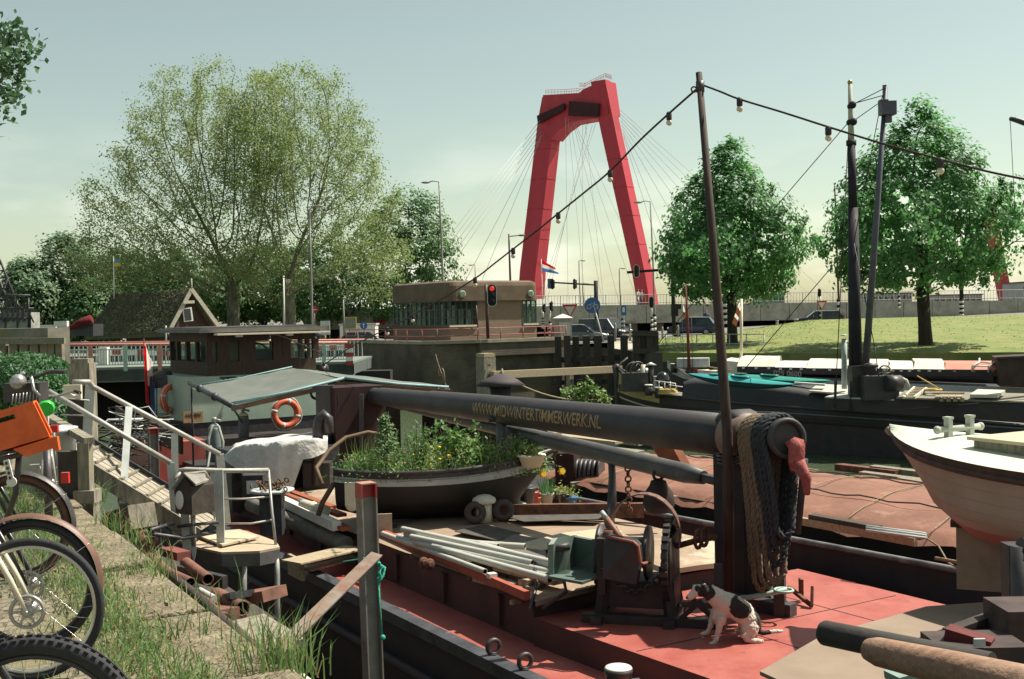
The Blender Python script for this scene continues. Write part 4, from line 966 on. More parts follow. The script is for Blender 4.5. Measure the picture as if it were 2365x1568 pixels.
q=MB();a,b=px(1281,832,71.6),px(1466,824,67.6);q.bar(a,b,.3,.35);q.bar(a-Z*1.4,b-Z*1.4,.3,.3);tag(q.build('waling_beam',DARKWOOD),'dark horizontal beam bolted along the timber pile row','beam')
q=MB()
for z_ in(.35,.9):q.path([V((7.2+k*.8,74-k*1.0,gz(8)+z_))for k in range(10)],.03,5)
for k in range(10):q.tube(V((7.2+k*.8,74-k*1.0,gz(8)-.3)),V((7.2+k*.8,74-k*1.0,gz(8)+.92)),.035,n=5)
tag(q.build('road_fence',GALV),'thin grey railing behind the dark timber piles','fence')
for u,v,dd in[(1421,762,92),(1455,764,90),(1530,770,92),(1566,766,93)]:
 p=px(u,v,dd);q=MB();q.lathe([(.09,gz(p.x)-p.z-.5),(.09,.45),(.05,.55)],p,Z,8);tag(q.build('bollard',POLE),'slim grey bollard along the far road edge','bollard','slim bollards along the far road')
t=thing('timber_mooring','pale timber mooring posts joined by a horizontal beam before the pier','mooring',px(1122,925,47))
q=MB()
for(u0,u1,v0,vb,dd)in[(1105,1138,815,980,47),(1310,1322,851,960,50)]:
 a,b=px(u0,v0,dd),px(u1,v0,dd);w_=b.x-a.x;q=MB();q.box(((a.x+b.x)/2,dd,(a.z+WATER)/2-.2),(w_,w_,a.z-WATER),V((.8,.6,0)));q.box(((a.x+b.x)/2,dd,a.z-.1),(w_*.95,w_*.95,.16),V((.8,.6,0)),mi=1)
 for k in range(5):q.box(((a.x+b.x)/2+w_*.25,dd-w_*.6,a.z-.5-k*.45),(.07,.06,.07),mi=2)
 q.build('post',[OLDWOOD,WOOD,DARKSTEEL],t)
q=MB();q.bar(px(1136,866,46.6),px(1432,852,51.5),.3,.3);
q.build('beam',WOOD,t);q=MB()
for u in(1180,1230,1290,1350,1400):q.box(px(u,864-(u-1136)*.047,46.45+(u-1136)*.0165),(.09,.05,.09))
q.build('bolt',DARKSTEEL,t)
q=MB();q.path(arc_pts(px(1163,868,46),px(1420,915,49),.5,16),.035,5);q.torus(px(1160,864,46.6),V((1,0,0)),.2,.04,12,5);tag(q.build('mooring_line',ROPE),'slack pale mooring line from the timber beam to the yellow bow','rope')
mb=MB();P=[];Nn=[]
for(u,v,s)in[(1310,908,14),(1340,904,18),(1362,895,16),(1385,912,18),(1352,925,22),(1398,925,12),(1322,926,14),(1360,880,6),(1375,905,14)]:
 c=np.array(px(u,v,48));k=70;dd_=rng.normal(size=(k,3));P.append(c+dd_*s*48/FPX*.5);Nn.append(rng.normal(size=(k,3))+np.array([.2,-.3,.9]))
t=thing('shrub','bright green shrub on the mud right of the mooring frame','shrub',px(1350,960,48));P=np.concatenate(P);mb.cards(P,np.concatenate(Nn),rng.uniform(.12,.26,len(P)));mb.build('foliage',mat('bright_leaf',(.20,.27,.08),(.11,.20,.06),.6,2,trans=.3),t)
q=MB()
for u in(1320,1345,1365,1385):q.path([px(1350,965,48),px(u,915,48)],.03,4)
q.build('stem',BARK,t)
q=MB();q.lathe([(.75,0),(.5,.18),(.12,.34)],px(1156,890,34),Z,16);q.lathe([(.32,-.9),(.32,0)],px(1156,890,34),Z,12);q.lathe([(.4,-1.6),(.4,-.9)],px(1156,890,34),Z,12);tag(q.build('vent_cowl',HULL),'dark conical vent cowl rising behind the thick black mast','vent')
# main barge (red decks)
O_=V((0.08,11.76,0));AX=V((-.521,.853,0));BX=V((.853,.521,0))
def B(s,t,z):return O_+AX*s+BX*t+Z*z
barge=thing('cargo_barge','old cargo barge with red painted decks, black hull and brown wheelhouse','boat',B(6,2.6,WATER))
LINO=mat('patched_hatch_boards',(0.34,0.25,0.18),(0.25,0.18,0.13),.8,1.2,.08,c3=(0.42,0.36,0.27),lo3=.55,hi3=.60,s3=.5)
COAM=mat('dark_red_coaming',(0.080,0.036,0.033),(0.048,0.025,0.025),.6,1.5,.05)
HS0=.80
st=[(-10,2.1,3.0),(-8.5,.95,4.1),(-6.5,.22,4.75),(-4,-.12,5.0),(0,-.2,5.05),(8,-.2,5.1),(16,-.15,5.1),(20,.2,4.9),(23,.95,4.2),(24.5,2.2,3.0)]
GW=-1.93
m_=MB()
for side in(1,2):
 rows=[[B(r[0],r[side],GW+(.5 if r[0]<-7 else 0)),B(r[0],r[side],-2.5),B(r[0],lerp(r[side],2.6,.03),-3.2),B(r[0],lerp(r[side],2.6,.12),WATER-.6)]for r in st]
 m_.grid(rows,0,True)
m_.quad(B(-10,2.2,GW+.5),B(-10,3.0,GW+.5),B(-10,3,WATER-.6),B(-10,2.2,WATER-.6));m_.quad(B(24.5,2.2,GW),B(24.5,3,GW),B(24.5,3,WATER-.6),B(24.5,2.2,WATER-.6))
m_.build('hull',HULL,barge)
m_=MB();m_.grid([[B(r[0],r[1]+.02,SIDE),B(r[0],r[2]-.02,SIDE)]for r in st],0,False);m_.build('side_deck',REDDECK,barge)
GUN=mat('worn_gunwale',(.085,.09,.10),(.035,.038,.045),.55,3,.1,.2,c3=(.20,.19,.17),lo3=.6,hi3=.7,s3=5)
for side,sg in((1,1),(2,-1)):
 m_=MB();rr=[B(r[0],r[side]+sg*.03,GW-.02+(.5 if r[0]<-7 else 0))for r in st]
 m_.grid([[p-BX*.10+Z*-.1,p-BX*.10+Z*.035,p+BX*.07+Z*.04,p+BX*.07+Z*-.15]for p in rr],0,False);m_.build('gunwale',GUN,barge)
m_=MB();m_.path([B(s,-.31,GW-.55)for s in range(-6,18,2)],.06,6);m_.path([B(s,5.16,GW-.5)for s in range(-4,18,2)],.06,6);m_.build('rubbing_strake',HULL,barge)
m_=MB();m_.path([px(1293,1158,20.2),px(1460,1190,18.9),px(1650,1223,17.3),px(1680,1236,16)],.045,6);m_.build('rail_pipe',STEEL,barge)
m_=MB();fd=[(.79,.60,4.72),(-2,.78,4.72),(-5,.95,4.6),(-8,1.5,3.9),(-9.3,2.2,3.1)]
m_.grid([[B(s,a,DECK),B(s,b,DECK)]for s,a,b in fd],0,False)
m_.grid([[B(s,a,DECK-.003),B(s,a,SIDE)]for s,a,b in fd],1,False);m_.grid([[B(s,b,DECK-.003),B(s,b,SIDE)]for s,a,b in fd],1,False)
for t_ in(2.1,3.5):m_.bar(B(1.05,t_,DECK+.002),B(-6,t_+.1,DECK+.002),.010,.005,Z,1)
for s in(-.9,-2.6,-4.2):m_.bar(B(s,.75,DECK+.002),B(s,4.6,DECK+.002),.012,.006,Z,1)
m_.build('fore_deck',[REDDECK,COAM],barge)
HT=-1.5
m_=MB()
hs0,hs1,ht0,ht1=.80,13.2,.64,4.35
m_.frame8([B(hs0,ht0,SIDE),B(hs0,ht1,SIDE),B(hs1,ht1,SIDE),B(hs1,ht0,SIDE)],[B(hs0+.12,ht0+.02,HT-.05),B(hs0+.12,ht1-.02,HT-.05),B(hs1,ht1-.02,HT-.05),B(hs1,ht0+.02,HT-.05)],0)
for k in range(9):s=1.6+1.4*k;m_.bar(B(s,ht0-.01,SIDE+.05),B(s,ht0-.01,HT-.1),.06,.08,AX,0)
m_.build('hatch_coaming',COAM,barge)
for k in range(8):
 s0=.72+k*1.58;m_=MB();rows=[]
 for j in range(9):
  t=ht0-.06+(ht1-ht0+.12)*j/8;zc=HT+.10*math.sin(math.pi*j/8)
  rows.append([B(s0,t,zc-.06),B(s0,t,zc),B(s0+1.57,t,zc),B(s0+1.57,t,zc-.06)])
 m_.grid(rows,0,False);m_.build('hatch_board',LINO,barge)
m_=MB()
for pts,zz,mi in[([(1180,1262),(1300,1232),(1390,1222),(1440,1228),(1400,1244),(1250,1272)],HT+.14,0),([(1050,1228),(1120,1212),(1205,1233),(1150,1250)],HT+.125,1),([(1160,1192),(1400,1188),(1380,1200),(1210,1206)],HT+.16,1),([(1130,1262),(1190,1236),(1260,1248),(1260,1290),(1200,1282)],HT+.128,2)]:
 m_.prism([pz(u,v,zz)for u,v in pts],(0,0,.012),mi)
m_.build('hatch_mat',[mat('pale_board',(.46,.40,.29),(.38,.33,.24)),mat('dark_mat',(.10,.09,.08),(.06,.055,.05)),mat('grey_felt',(.17,.155,.135),(.12,.11,.1))],barge)
m_=MB();m_.box(pz(1290,1180,HT+.2),(2.6,.12,.22),V((1,-.06,0)));m_.box(pz(1250,1190,HT+.12),(2.0,.14,.2),V((1,.05,0)));m_.box(pz(1180,1193,HT+.1),(.5,.3,.16),V((1,.05,0)),mi=1);m_.build('hatch_edge_plank',[RUST,GALV],barge)
for(u,v)in[(1140,1502),(1213,1536)]:
 c=pz(u,v-4,GW+.08);m_=MB();m_.torus(c+Z*.02,AX,.075,.026,16,6);m_.bar(c-Z*.12,c-Z*.05,.1,.06);tag(m_.build('mooring_eye',BLACK),'black ring eye on the barge gunwale '+('left of the other eye' if u<1200 else 'nearer the white capped bollard'),'mooring eye','black ring eyes on the gunwale')
AF=-1.05
m_=MB();m_.prism([B(16.3,.35,SIDE+.02),B(22.5,.8,SIDE+.02),B(22.5,1.7,SIDE+.02),B(16.3,1.45,SIDE+.02)],(0,0,AF-SIDE));m_.build('aft_deck',REDDECK,barge);m_=MB();m_.prism([B(16.3,1.46,SIDE+.02),B(22.5,1.71,SIDE+.02),B(22.5,4.4,SIDE+.02),B(16.3,4.9,SIDE+.02)],(0,0,AF-SIDE-.01));m_.build('poop_deck',mat('dark_deck',(.04,.035,.033),(.025,.022,.022),.8,3),barge);m_=MB();m_.prism([B(13.25,.9,SIDE+.02),B(16.29,.9,SIDE+.02),B(16.29,4.5,SIDE+.02),B(13.25,4.5,SIDE+.02)],(0,0,HT-SIDE));m_.build('hold_well',DARKSTEEL,barge)
m_=MB();
for s0,s1,t0,t1 in[(14.2,18.4,.33,.42),(18.4,22.5,.42,.8)]:m_.bar(B(s0,t0,AF+.18),B(s1,t1,AF+.30),.06,.42)
m_.build('bulwark',BROWNWOOD,barge)
tt=R(33);ha=V((-math.sin(tt),math.cos(tt),0));hb=V((math.cos(tt),math.sin(tt),0))
GRN=mat('pale_green_paint',(0.36,0.46,0.37),(0.30,0.39,0.31),.5,2.2,.03,c3=(.26,.28,.2),lo3=.62,hi3=.8,s3=2)
fw=px(441,960,27.2);zb,zt_=px(560,972,27.6).z,px(560,868,27.6).z
def pbx(m_,org,a0,a1,b0,b1,z0,z1,mi=0):
 q=[(a0,b0),(a0,b1),(a1,b1),(a1,b0)];o=V((org.x,org.y,0));m_.frame8([o+ha*a+hb*b+Z*z0 for a,b in q],[o+ha*a+hb*b+Z*z1 for a,b in q],mi)
m_=MB();pbx(m_,fw,0,3.4,0,3.55,zb,zt_,0);pbx(m_,fw,.02,3.4,.02,3.53,AF-.5,zb-.003,1);m_.build('cabin',[GRN,DARKSTEEL],barge)
wo=px(480,866,27.7);wz=zt_-.02;m_=MB()
WL,WW=3.1,2.83
pbx(m_,wo,0,WL,0,WW,wz,wz+.36)
rt=px(600,760,29.6).z
pbx(m_,wo,0,WL,0,WW,rt-.28,rt-.05)
w0,w1=wz+.36,rt-.28
o=V((wo.x,wo.y,0))
def pil(b,w,a=0.0):m_.bar(o+ha*a+hb*b+Z*w0,o+ha*a+hb*b+Z*w1,w,.10,ha)
for b,w in[(.06,.14),(.40,.30),(1.02,.42),(1.92,.46),(2.62,.10),(2.84,.16)]:pil(b,w,.05)
for b in(.06,.9,1.8,2.84):pil(b,.14,WL-.05)
for b in(.05,WW-.05):
 for a in(.9,1.7,2.5):m_.bar(o+ha*a+hb*b+Z*w0,o+ha*a+hb*b+Z*w1,.12,.10,hb)
wh=m_.build('wheelhouse',BROWNWOOD,barge)
g=MB();g.bar(o+ha*.05+hb*.1+Z*(w0+w1)/2,o+ha*.05+hb*(WW-.1)+Z*(w0+w1)/2,.01,w1-w0);g.bar(o+ha*(WL-.05)+hb*.1+Z*(w0+w1)/2,o+ha*(WL-.05)+hb*(WW-.1)+Z*(w0+w1)/2,.01,w1-w0)
for b in(.05,WW-.05):g.bar(o+ha*.1+hb*b+Z*(w0+w1)/2,o+ha*(WL-.1)+hb*b+Z*(w0+w1)/2,.01,w1-w0)
g.build('window',GLASS,wh)
g=MB();c=o+ha*.75+hb*.72;g.lathe([(.33,w0-.1),(.30,w1)],c,Z,14);g.lathe([(.12,w0-.1),(.12,w1)],o+ha*.3+hb*.24,Z,8);g.box(o+ha*.6+hb*1.55+Z*(w0+.12),(.8,.3,.3),hb,mi=1);g.torus(o+ha*.7+hb*1.5+Z*(w0+.08),ha,.34,.03,20,6,mi=1);g.build('curtain',[mat('tan_curtain',(.55,.38,.20),(.45,.31,.16),.9,4),BLACK],wh)
m_=MB();pbx(m_,wo,-.22,WL+.3,-.25,WW+.25,rt-.05,rt+.05);pbx(m_,wo,-.5,-.224,.1,WW+.2,rt-.115,rt-.075,1);pbx(m_,wo,.1,WL,-.1,WW+.1,rt+.053,rt+.09)
for b in(.6,1.9):pbx(m_,wo,-.42,-.3,b,b+.16,rt-.17,rt-.118,1)
m_.build('roof',[mat('wheelhouse_roof',(.13,.125,.12),(.09,.085,.08),.6,2),CREAM],wh)
m_=MB();c=V((fw.x,fw.y,0))-ha*.005
put_text(m_,'TER THILL',.27,c+hb*1.35+Z*(zt_-.13),hb,Z,0,.003,.012);put_text(m_,'V 21632',.21,c+hb*2.55+Z*(zb+.68),hb,Z,1,.003,.008);m_.build('lettering',[mat('letter_dark',(.05,.05,.045)),mat('letter_red_grey',(.22,.12,.10))],barge)
m_=MB();p=px(740,850,28.8);m_.lathe([(.08,0),(.14,.1),(.13,.24),(.05,.3)],p,-ha,12);m_.lathe([(.12,.245),(.05,.26)],p-ha*.0,-ha,12,1);m_.build('searchlight',[BLACK,WHITE],barge)
m_=MB();p=px(446,963,26.6);m_.box(p,(.46,.03,.26),hb);put_text(m_,'HAVEN',.11,p-ha*.018+Z*.04,hb,Z,1);m_.build('name_board',[mat('tan_board',(.40,.27,.14),(.3,.2,.1)),mat('letter_dark',())],barge)
m_=MB();q=px
for z_ in(935,955,975,905):m_.path([px(352,z_-3,29.5),px(400,z_,28.6),px(426,z_+1,28.2)],.022,5)
for u in(353,362,385,400,424):m_.tube(px(u,985,28.8),px(u,895,28.8),.025,n=5)
m_.build('stern_rail',GREENR,barge)
ORB=mat('lifebuoy_orange',(0.72,0.16,0.075),(0.62,0.12,0.055),.5,5)
def lifebuoy(c,axis,rr,label,prop=None):
 t=thing('lifebuoy',label,'lifebuoy',c-Z*rr,'orange lifebuoys');q=MB();q.torus(c,axis,rr*.78,rr*.22,32,12);q.build('ring',ORB,t);a=V(axis).normalized();e=a.cross(Z).normalized()
 for k in range(4):
  an=R(45+90*k-30);dr=e*math.cos(an)+Z*math.sin(an);tg=(e*-math.sin(an)+Z*math.cos(an));q=MB();q.path([c+dr*rr*.78-tg*.035,c+dr*rr*.78+tg*.035],rr*.226,12);q.build('band',GALV,t)
 q=MB();pts=[c+(e*math.cos(x)+Z*math.sin(x))*rr*(1.02+.05*math.sin(4*x))+a*.04 for x in[2*math.pi*k/32 for k in range(32)]];q.path(pts,.012,4,closed=True);q.build('grab_line',WHITE,t)
lifebuoy(px(660,955,27.6),-ha,.385,'orange lifebuoy hung on the pale green cabin front')
lifebuoy(px(393,920,28.5),V((.93,-.35,0)),.375,'orange lifebuoy seen edge on at the stern rail below the flag')
t=thing('flag','drooping red white and blue flag on a stern staff','flag',px(345,985,29.6));MB().path([px(345,985,29.6),px(332,782,29.6)],[.03,.02],6).build('pole',DARKWOOD,t)
a,b=px(333,796,29.6),px(347,985,29.6)
flag('cloth',t,(px(334,792,28.9),px(352,838,28.7),px(355,900,28.7),px(342,890,28.9)),6,6,[FW],.04);flag('cloth',t,(px(345,868,28.85),px(357,884,28.6),px(360,985,28.6),px(350,985,28.85)),5,6,[FB],.03)
flag('cloth',t,(px(331,788,28.8),px(337,802,28.7),px(346,938,28.6),px(336,930,28.8)),5,6,[FR],.03)
m_=MB();c=px(376,872,29);m_.ball(c,.27,10,7,0,(1.1,1,.7));m_.box(c+Z*-.1,(.5,.5,.3));tag(m_.build('outboard_cover',BLACK),'black covered outboard motor beside the stern flag','outboard motor')
AWN=mat('grey_green_tarpaulin',(.15,.165,.145),(.12,.135,.12),.7,3,.15);
t=thing('awning','grey green tarpaulin awning over a ridge with a turquoise edge','awning',px(700,975,25))
Aa,Bb,Cc,Dd,Ee,Ff=px(442,895,25.4),px(675,850,25.9),px(797,876,23.6),px(534,935,22.8),px(1036,897,24.4),px(1012,889,26.4)
m_=MB()
def sag_grid(p00,p10,p11,p01,n=9,k=6,s=.05):
 rows=[]
 for i in range(n):
  a=i/(n-1);row=[]
  for j in range(k):
   b=j/(k-1);p=p00.lerp(p10,a).lerp(p01.lerp(p11,a),b);row.append(p-Z*s*math.sin(math.pi*a)*math.sin(math.pi*b)*1.5+Z*.012*math.sin(a*17+b*5))
  rows.append(row)
 return rows
m_.grid(sag_grid(Dd,Cc,Bb,Aa));m_.grid(sag_grid(Cc,Ee,Ff,Bb));m_.build('canvas',AWN,t)
m_=MB();TQ=mat('turquoise_edge',(.26,.42,.43));
for a,b,r_ in((Dd,Cc,.03),(Aa,Bb,.02),(Cc,Ee,.03)):MB().path([a+Z*.03,a.lerp(b,.5),b+Z*.03],r_,5).build('edge_binding',TQ,t)
m_=MB();m_.bar(Dd-Z*.08,Cc-Z*.08,.07,.09);m_.bar(Cc-Z*.1,px(1043,905,24.3),.09,.09);m_.tube(px(438,884,25.5),px(540,940,22.6),.055,n=8,mi=1);m_.tube(Bb-Z*.1,Cc-Z*.12,.06,n=6)
for k in(.25,.6):p=px(438,884,25.5).lerp(px(540,940,22.6),k);m_.ball(p,.09,8,6,1)
m_.build('frame',[mat('brown_batten',(.15,.085,.055),(.09,.05,.035)),DARKSTEEL],t)
m_=MB();
for a,b in((px(535,938,22.8),px(560,975,23.5)),(Aa,V((Aa.x,Aa.y,HT))),(Ee,V((Ee.x,Ee.y,HT))),(Ff,V((Ff.x,Ff.y,HT)))):MB().tube(a,b,.022,n=6).build('stay',DARKSTEEL,t)
m_=MB();m_.torus(px(731,908,24.3),V((.4,-1,0)),.12,.03,14,6);tag(m_.build('rope_loop',BLACK),'small black rope loop hanging under the awning edge','rope')
def cylinder(c,r,h_,mats,label):
 t=thing('gas_cylinder',label,'gas cylinder',c,'gas cylinders');MB().lathe([(r*.96,0),(r,.04),(r,h_*.80),(r*.93,h_*.87),(r*.6,h_*.94),(r*.3,h_*.97)],c,Z,16).build('body',mats[0],t)
 MB().lathe([(r*1.004,h_*.78),(r*.935,h_*.875),(r*.6,h_*.945),(r*.3,h_*.976)],c,Z,16).build('shoulder',mats[1],t);q=MB();q.lathe([(r*.26,h_*.97),(r*.26,h_*1.02),(r*.4,h_*1.03),(r*.4,h_*1.12),(r*.2,h_*1.13)],c,Z,10);q.tube(c+Z*h_*1.08,c+Z*h_*1.08+V((.14,-.05,-.03)),.025,n=6);q.build('valve',STEEL,t)
 return t
GB=mat('bottle_blue_grey',(.15,.18,.18),(.10,.12,.12),.5,6)
c=px(497,1062,22.5);c.z=px(497,1066,22.5).z;cylinder(c,.125,.78,[GB,mat('bottle_pale',(.36,.40,.36))],'blue grey gas cylinder with a hose looped over it by the gangway')
cylinder(px(563,1010,24.5),.115,.56,[mat('bottle_grey',(.20,.20,.21)),CREAM],'grey gas cylinder with a cream shoulder under the awning pole')
m_=MB();m_.path([px(480,1075,22),px(482,1010,22),px(492,985,22.2),px(505,985,22.2),px(515,1020,22),px(512,1080,22)],.03,6);m_.path([px(477,1150,21),px(478,1090,21.5),px(487,1030,22)],.022,5);tag(m_.build('gas_hose',mat('grey_hose',(.25,.28,.25))),'pale rubber hose looped over the left gas cylinder','hose')
TARP=mat('white_tarpaulin',(.66,.64,.60),(.54,.52,.48),.6,2.5,.7,bscale=7,c3=(.40,.37,.32),lo3=.56,hi3=.75,s3=3)
t=thing('tarp_cover','white tarpaulin draped over gear in front of the cabin','tarpaulin',px(640,1150,20.5))
rows=[]
def refine(rows,k=4,w=.02):
 A=np.array([[tuple(p)for p in r]for r in rows]);n,m2=A.shape[:2];ii=np.linspace(0,n-1,(n-1)*k+1);jj=np.linspace(0,m2-1,(m2-1)*k+1);out=[]
 for i in ii:
  i0=min(int(i),n-2);fi=i-i0;row=[]
  for j in jj:
   j0=min(int(j),m2-2);fj=j-j0;p=(A[i0,j0]*(1-fi)+A[i0+1,j0]*fi)*(1-fj)+(A[i0,j0+1]*(1-fi)+A[i0+1,j0+1]*fi)*fj
   row.append(V(p)+V((0,w*math.sin(j*5+i),w*math.sin(i*4+j*3))))
  out.append(row)
 return out
us=[519,545,566,604,640,668,700,735,757];tv=[1050,1028,1024,1020,1017,1013,1011,1010,1012];bv_=[1062,1082,1102,1152,1156,1154,1062,1052,1044];kv=[1046,1022,1017,1012,1007,1003,1000,998,1000];dz_=[20.9,20.75,20.65,20.55,20.5,20.5,20.55,20.6,20.7]
m_=MB();m_.grid(refine([[px(u,v,23)for u,v in zip(us,kv)],[px(u,v-1,d+.9)for u,v,d in zip(us,tv,dz_)],[px(u,v+3,d+.05)for u,v,d in zip(us,tv,dz_)],[px(u,(v+w)/2,d)for u,v,w,d in zip(us,tv,bv_,dz_)],[px(u,w,d-.05)for u,w,d in zip(us,bv_,dz_)]],4,.012));m_.build('sheet',TARP,t)
m_=MB();m_.box(px(640,1060,22),(2.0,1.4,.5),hb);m_.box(px(570,1110,21.5),(.9,.9,1.0),hb,mi=1);m_.box(px(700,1100,21.8),(.9,.8,1.1),hb);m_.build('covered_gear',[DARKSTEEL,BLACK],t)
t=thing('exhaust','black bent exhaust stack beside the white tarpaulin','exhaust',px(740,1130,21));m_=MB();m_.path([px(732,1120,21),px(734,990,21),px(738,968,21),px(748,957,21),px(757,966,21),px(760,1000,21)],.10,10);m_.box(px(735,1110,21.2),(.5,.4,.7));m_.build('stack_pipe',BLACK,t);m_=MB();m_.box(px(752,960,22.4),(.34,.2,1.2));m_.build('casing',BLACK,t)
t=thing('cargo_hold_front','dark red tool locker under the far end of the mast','locker',px(800,1090,22.3));m_=MB();m_.box(px(812,1000,22.8),(1.1,.9,1.9),hb);m_.build('cabinet',mat('dark_red_brown',(.034,.013,.013),(.022,.011,.011),.75),t);m_=MB();m_.bar(px(778,910,22.2),px(778,1080,22.2),.08);m_.bar(px(835,910,22.2),px(835,1060,22.2),.08);m_.build('frame',DARKSTEEL,t)
m_=MB();c=px(588,1122,19.3);m_.box(c,(.35,.3,.4));m_.box(c+V((0,-.152,0)),(.2,.01,.22),mi=1);tag(m_.build('battery_box',[BLACK,WHITE]),'small dark box with a white label beside the white tarpaulin','box')
t=thing('tray','round tray heaped with rusty chain beside the gangway foot','tray',px(628,1140,18.2));c=px(628,1136,18.2);m_=MB();m_.lathe([(.34,0),(.36,.04),(.30,.05)],c,Z,18);m_.build('dish',GALV,t);m_=MB()
for k in range(46):p=c+V((rng.normal()*.11,rng.normal()*.11,.07+abs(rng.normal())*.05));m_.torus(p,V(rng.normal(size=3)),.035,.013,8,4)
m_.build('chain_heap',mat('brown_chain',(.16,.10,.06),(.07,.05,.035),.8,20),t)
m_=MB();m_.box(c-Z*.35,(.35,.3,.66));tag(m_.build('tray_stand',DARKSTEEL),'dark stand under the round chain tray','stand')
m_=MB();m_.path([px(580,1165,20),px(640,1190,19),px(720,1225,18),px(800,1258,17)],.13,8);tag(m_.build('canvas_roll',mat('grey_canvas',(.20,.19,.16),(.12,.115,.1),.9,3,.2)),'long grey canvas roll lying along the barge side deck','canvas roll')
# mast with lettering, tabernacle, spar
MASTM=mat('black_mast_paint',(.042,.038,.040),(.028,.026,.028),.6,2.5,.14,c3=(.062,.052,.046),lo3=.6,hi3=.75,s3=3)
M0,M1=px(1718,1009,13.05),px(796,906,24.0);mdir=(M1-M0).normalized()
mast=thing('lowered_mast','thick black mast lowered along the barge with gold web address lettering','mast',V((M0.x,M0.y,DECK)))
m_=MB();hl_=1.45;Mh=px(1818,1012,12.0)
m_.path([M0,M0.lerp(M1,.12),M0.lerp(M1,.5),M0.lerp(M1,.66),M0.lerp(M1,.67),M0.lerp(M1,.84),M0.lerp(M1,.85),M1],[.25,.25,.225,.205,.190,.175,.160,.15],24);m_.build('spar',MASTM,mast)
m_=MB();m_.lathe([(.262,-.20),(.275,0),(.275,.12),(.20,.125)],M0-mdir*0.0,-mdir,24);m_.build('end_collar',mat('worn_brown_collar',(.22,.14,.10),(.12,.085,.07),.6,5),mast)
m_=MB();m_.path([M0-mdir*.1,M0.lerp(Mh,.5),Mh],[.19,.215,.215],22,0,False);m_.torus(Mh,(Mh-M0),.19,.032,26,8);m_.lathe([(.17,-.02),(.165,-.05)],Mh,(Mh-M0),20);m_.build('heel',[MASTM],mast)
GOLD=mat('gold_lettering',(.62,.42,.22),(.50,.33,.16),.6,8)
vs,fs=text_mesh('WWW.MIDWINTERTIMMERWERK.NL',.33,.003,.004,.80,9)
LA=pv(1422,985,M0,M1);LB=pv(1118,945,M0,M1);k0=(LA-M0).dot(mdir);k1=(LB-M0).dot(mdir)
xmin=min(p.x for p in vs);xmax=max(p.x for p in vs);sidev=-(Z.cross(-mdir)).normalized()*-1
sd=mdir.cross(Z).normalized();sd=sd if sd.y<0 else-sd;upv=sd.cross(mdir);upv=upv if upv.z>0 else-upv
m_=MB();out=[]
for p in vs:
 k=lerp(k1,k0,(p.x-xmin)/(xmax-xmin));r_=lerp(.25,.222,max(0,min(1,(k/(M1-M0).length-.12)/.38)))+.0035;an=p.y*.78/r_+R(2)
 out.append(M0+mdir*k+sd*math.cos(an)*r_+upv*math.sin(an)*r_)
m_.add(out,fs);m_.build('lettering',GOLD,mast)
tab=thing('tabernacle','tall black steel tabernacle gripping the mast heel on the red fore deck','tabernacle',V((px(1740,1410,12.9).x,12.9,DECK)))
ft=pz(1752,1408,DECK);ca=V((AX.x,AX.y,0));cb2=V((BX.x,BX.y,0))
m_=MB()
zt2=px(1700,985,13).z
pL,pR=pz(1690,1385,DECK),pz(1802,1418,DECK)
for p,w1,w2,top2,sidew in[(pL,.34,.30,zt2-.02,0),(pR,.12,.28,px(1810,1110,12.6).z,0)]:
 m_.box((p.x,p.y,(DECK+top2)/2),(w1,w2,top2-DECK),V((.95,-.3,0)))
m_.box(((pL.x+pR.x)/2,(pL.y+pR.y)/2+.25,(DECK+px(1740,1100,13).z)/2),(.45,.2,px(1740,1100,13).z-DECK),V((.95,-.3,0)))
m_.lathe([(.30,-.2),(.33,-.18),(.33,.12),(.28,.16)],M0+mdir*.12-Z*.02,sd,20)
m_.build('cheek',mat('tabernacle_black',(.048,.040,.040),(.03,.027,.028),.6,3,.1,c3=(.07,.04,.03),lo3=.6,hi3=.72,s3=2),tab)
m_=MB();bL,bR=pL+V((-.1,-.25,.0)),pR+V((.12,-.12,0));m_.bar(bL+Z*.07,bR+Z*.07,.16,.14,Z);m_.bar(pR+Z*.07,pR+V((.1,.8,.07)),.16,.14);m_.build('base_frame',DARKSTEEL,tab)
m_=MB();a=px(1700,1386,12.6);b=px(1818,1362,12.4);m_.path([a,a.lerp(b,.5),b],.03,6);m_.torus(px(1810,1363,12.35),Z,.1,.016,14,5);m_.build('clamp_band',GREENR,tab)
m_=MB();a=pz(1822,1385,DECK)+Z*.15;m_.bar(a,pz(1875,1405,DECK)+Z*.03,.04,.04);m_.bar(pz(1875,1405,DECK)+Z*.03,pz(1877,1400,DECK)+Z*.22,.03,.09);m_.bar(a+V((.12,-.1,-.1)),a+V((.12,-.1,.12)),.12,.03);tag(m_.build('deck_bracket',RUST),'small dark steel bracket on the red deck right of the tabernacle','bracket')
def rope_strand(pts,r,m_,tw=.06,n=5):
 P_=[V(p)for p in pts];L=[0]
 for a,b in zip(P_[:-1],P_[1:]):L.append(L[-1]+(b-a).length)
 ns=max(8,int(L[-1]/.035));out=[[],[],[]]
 for i in range(ns+1):
  s=L[-1]*i/ns;k=max(j for j in range(len(L))if L[j]<=s+1e-9);k=min(k,len(P_)-2);p=P_[k].lerp(P_[k+1],(s-L[k])/max(1e-6,L[k+1]-L[k]));d_=(P_[k+1]-P_[k]).normalized();e=d_.orthogonal().normalized();f_=d_.cross(e)
  e=(V((.3,1,.2))-d_*d_.dot(V((.3,1,.2)))).normalized();f_=d_.cross(e)
  for q in range(3):an=s/tw*1.6+q*2.094;out[q].append(p+(e*math.cos(an)+f_*math.sin(an))*r*.55)
 for q in range(3):m_.path(out[q],r*.58,n)
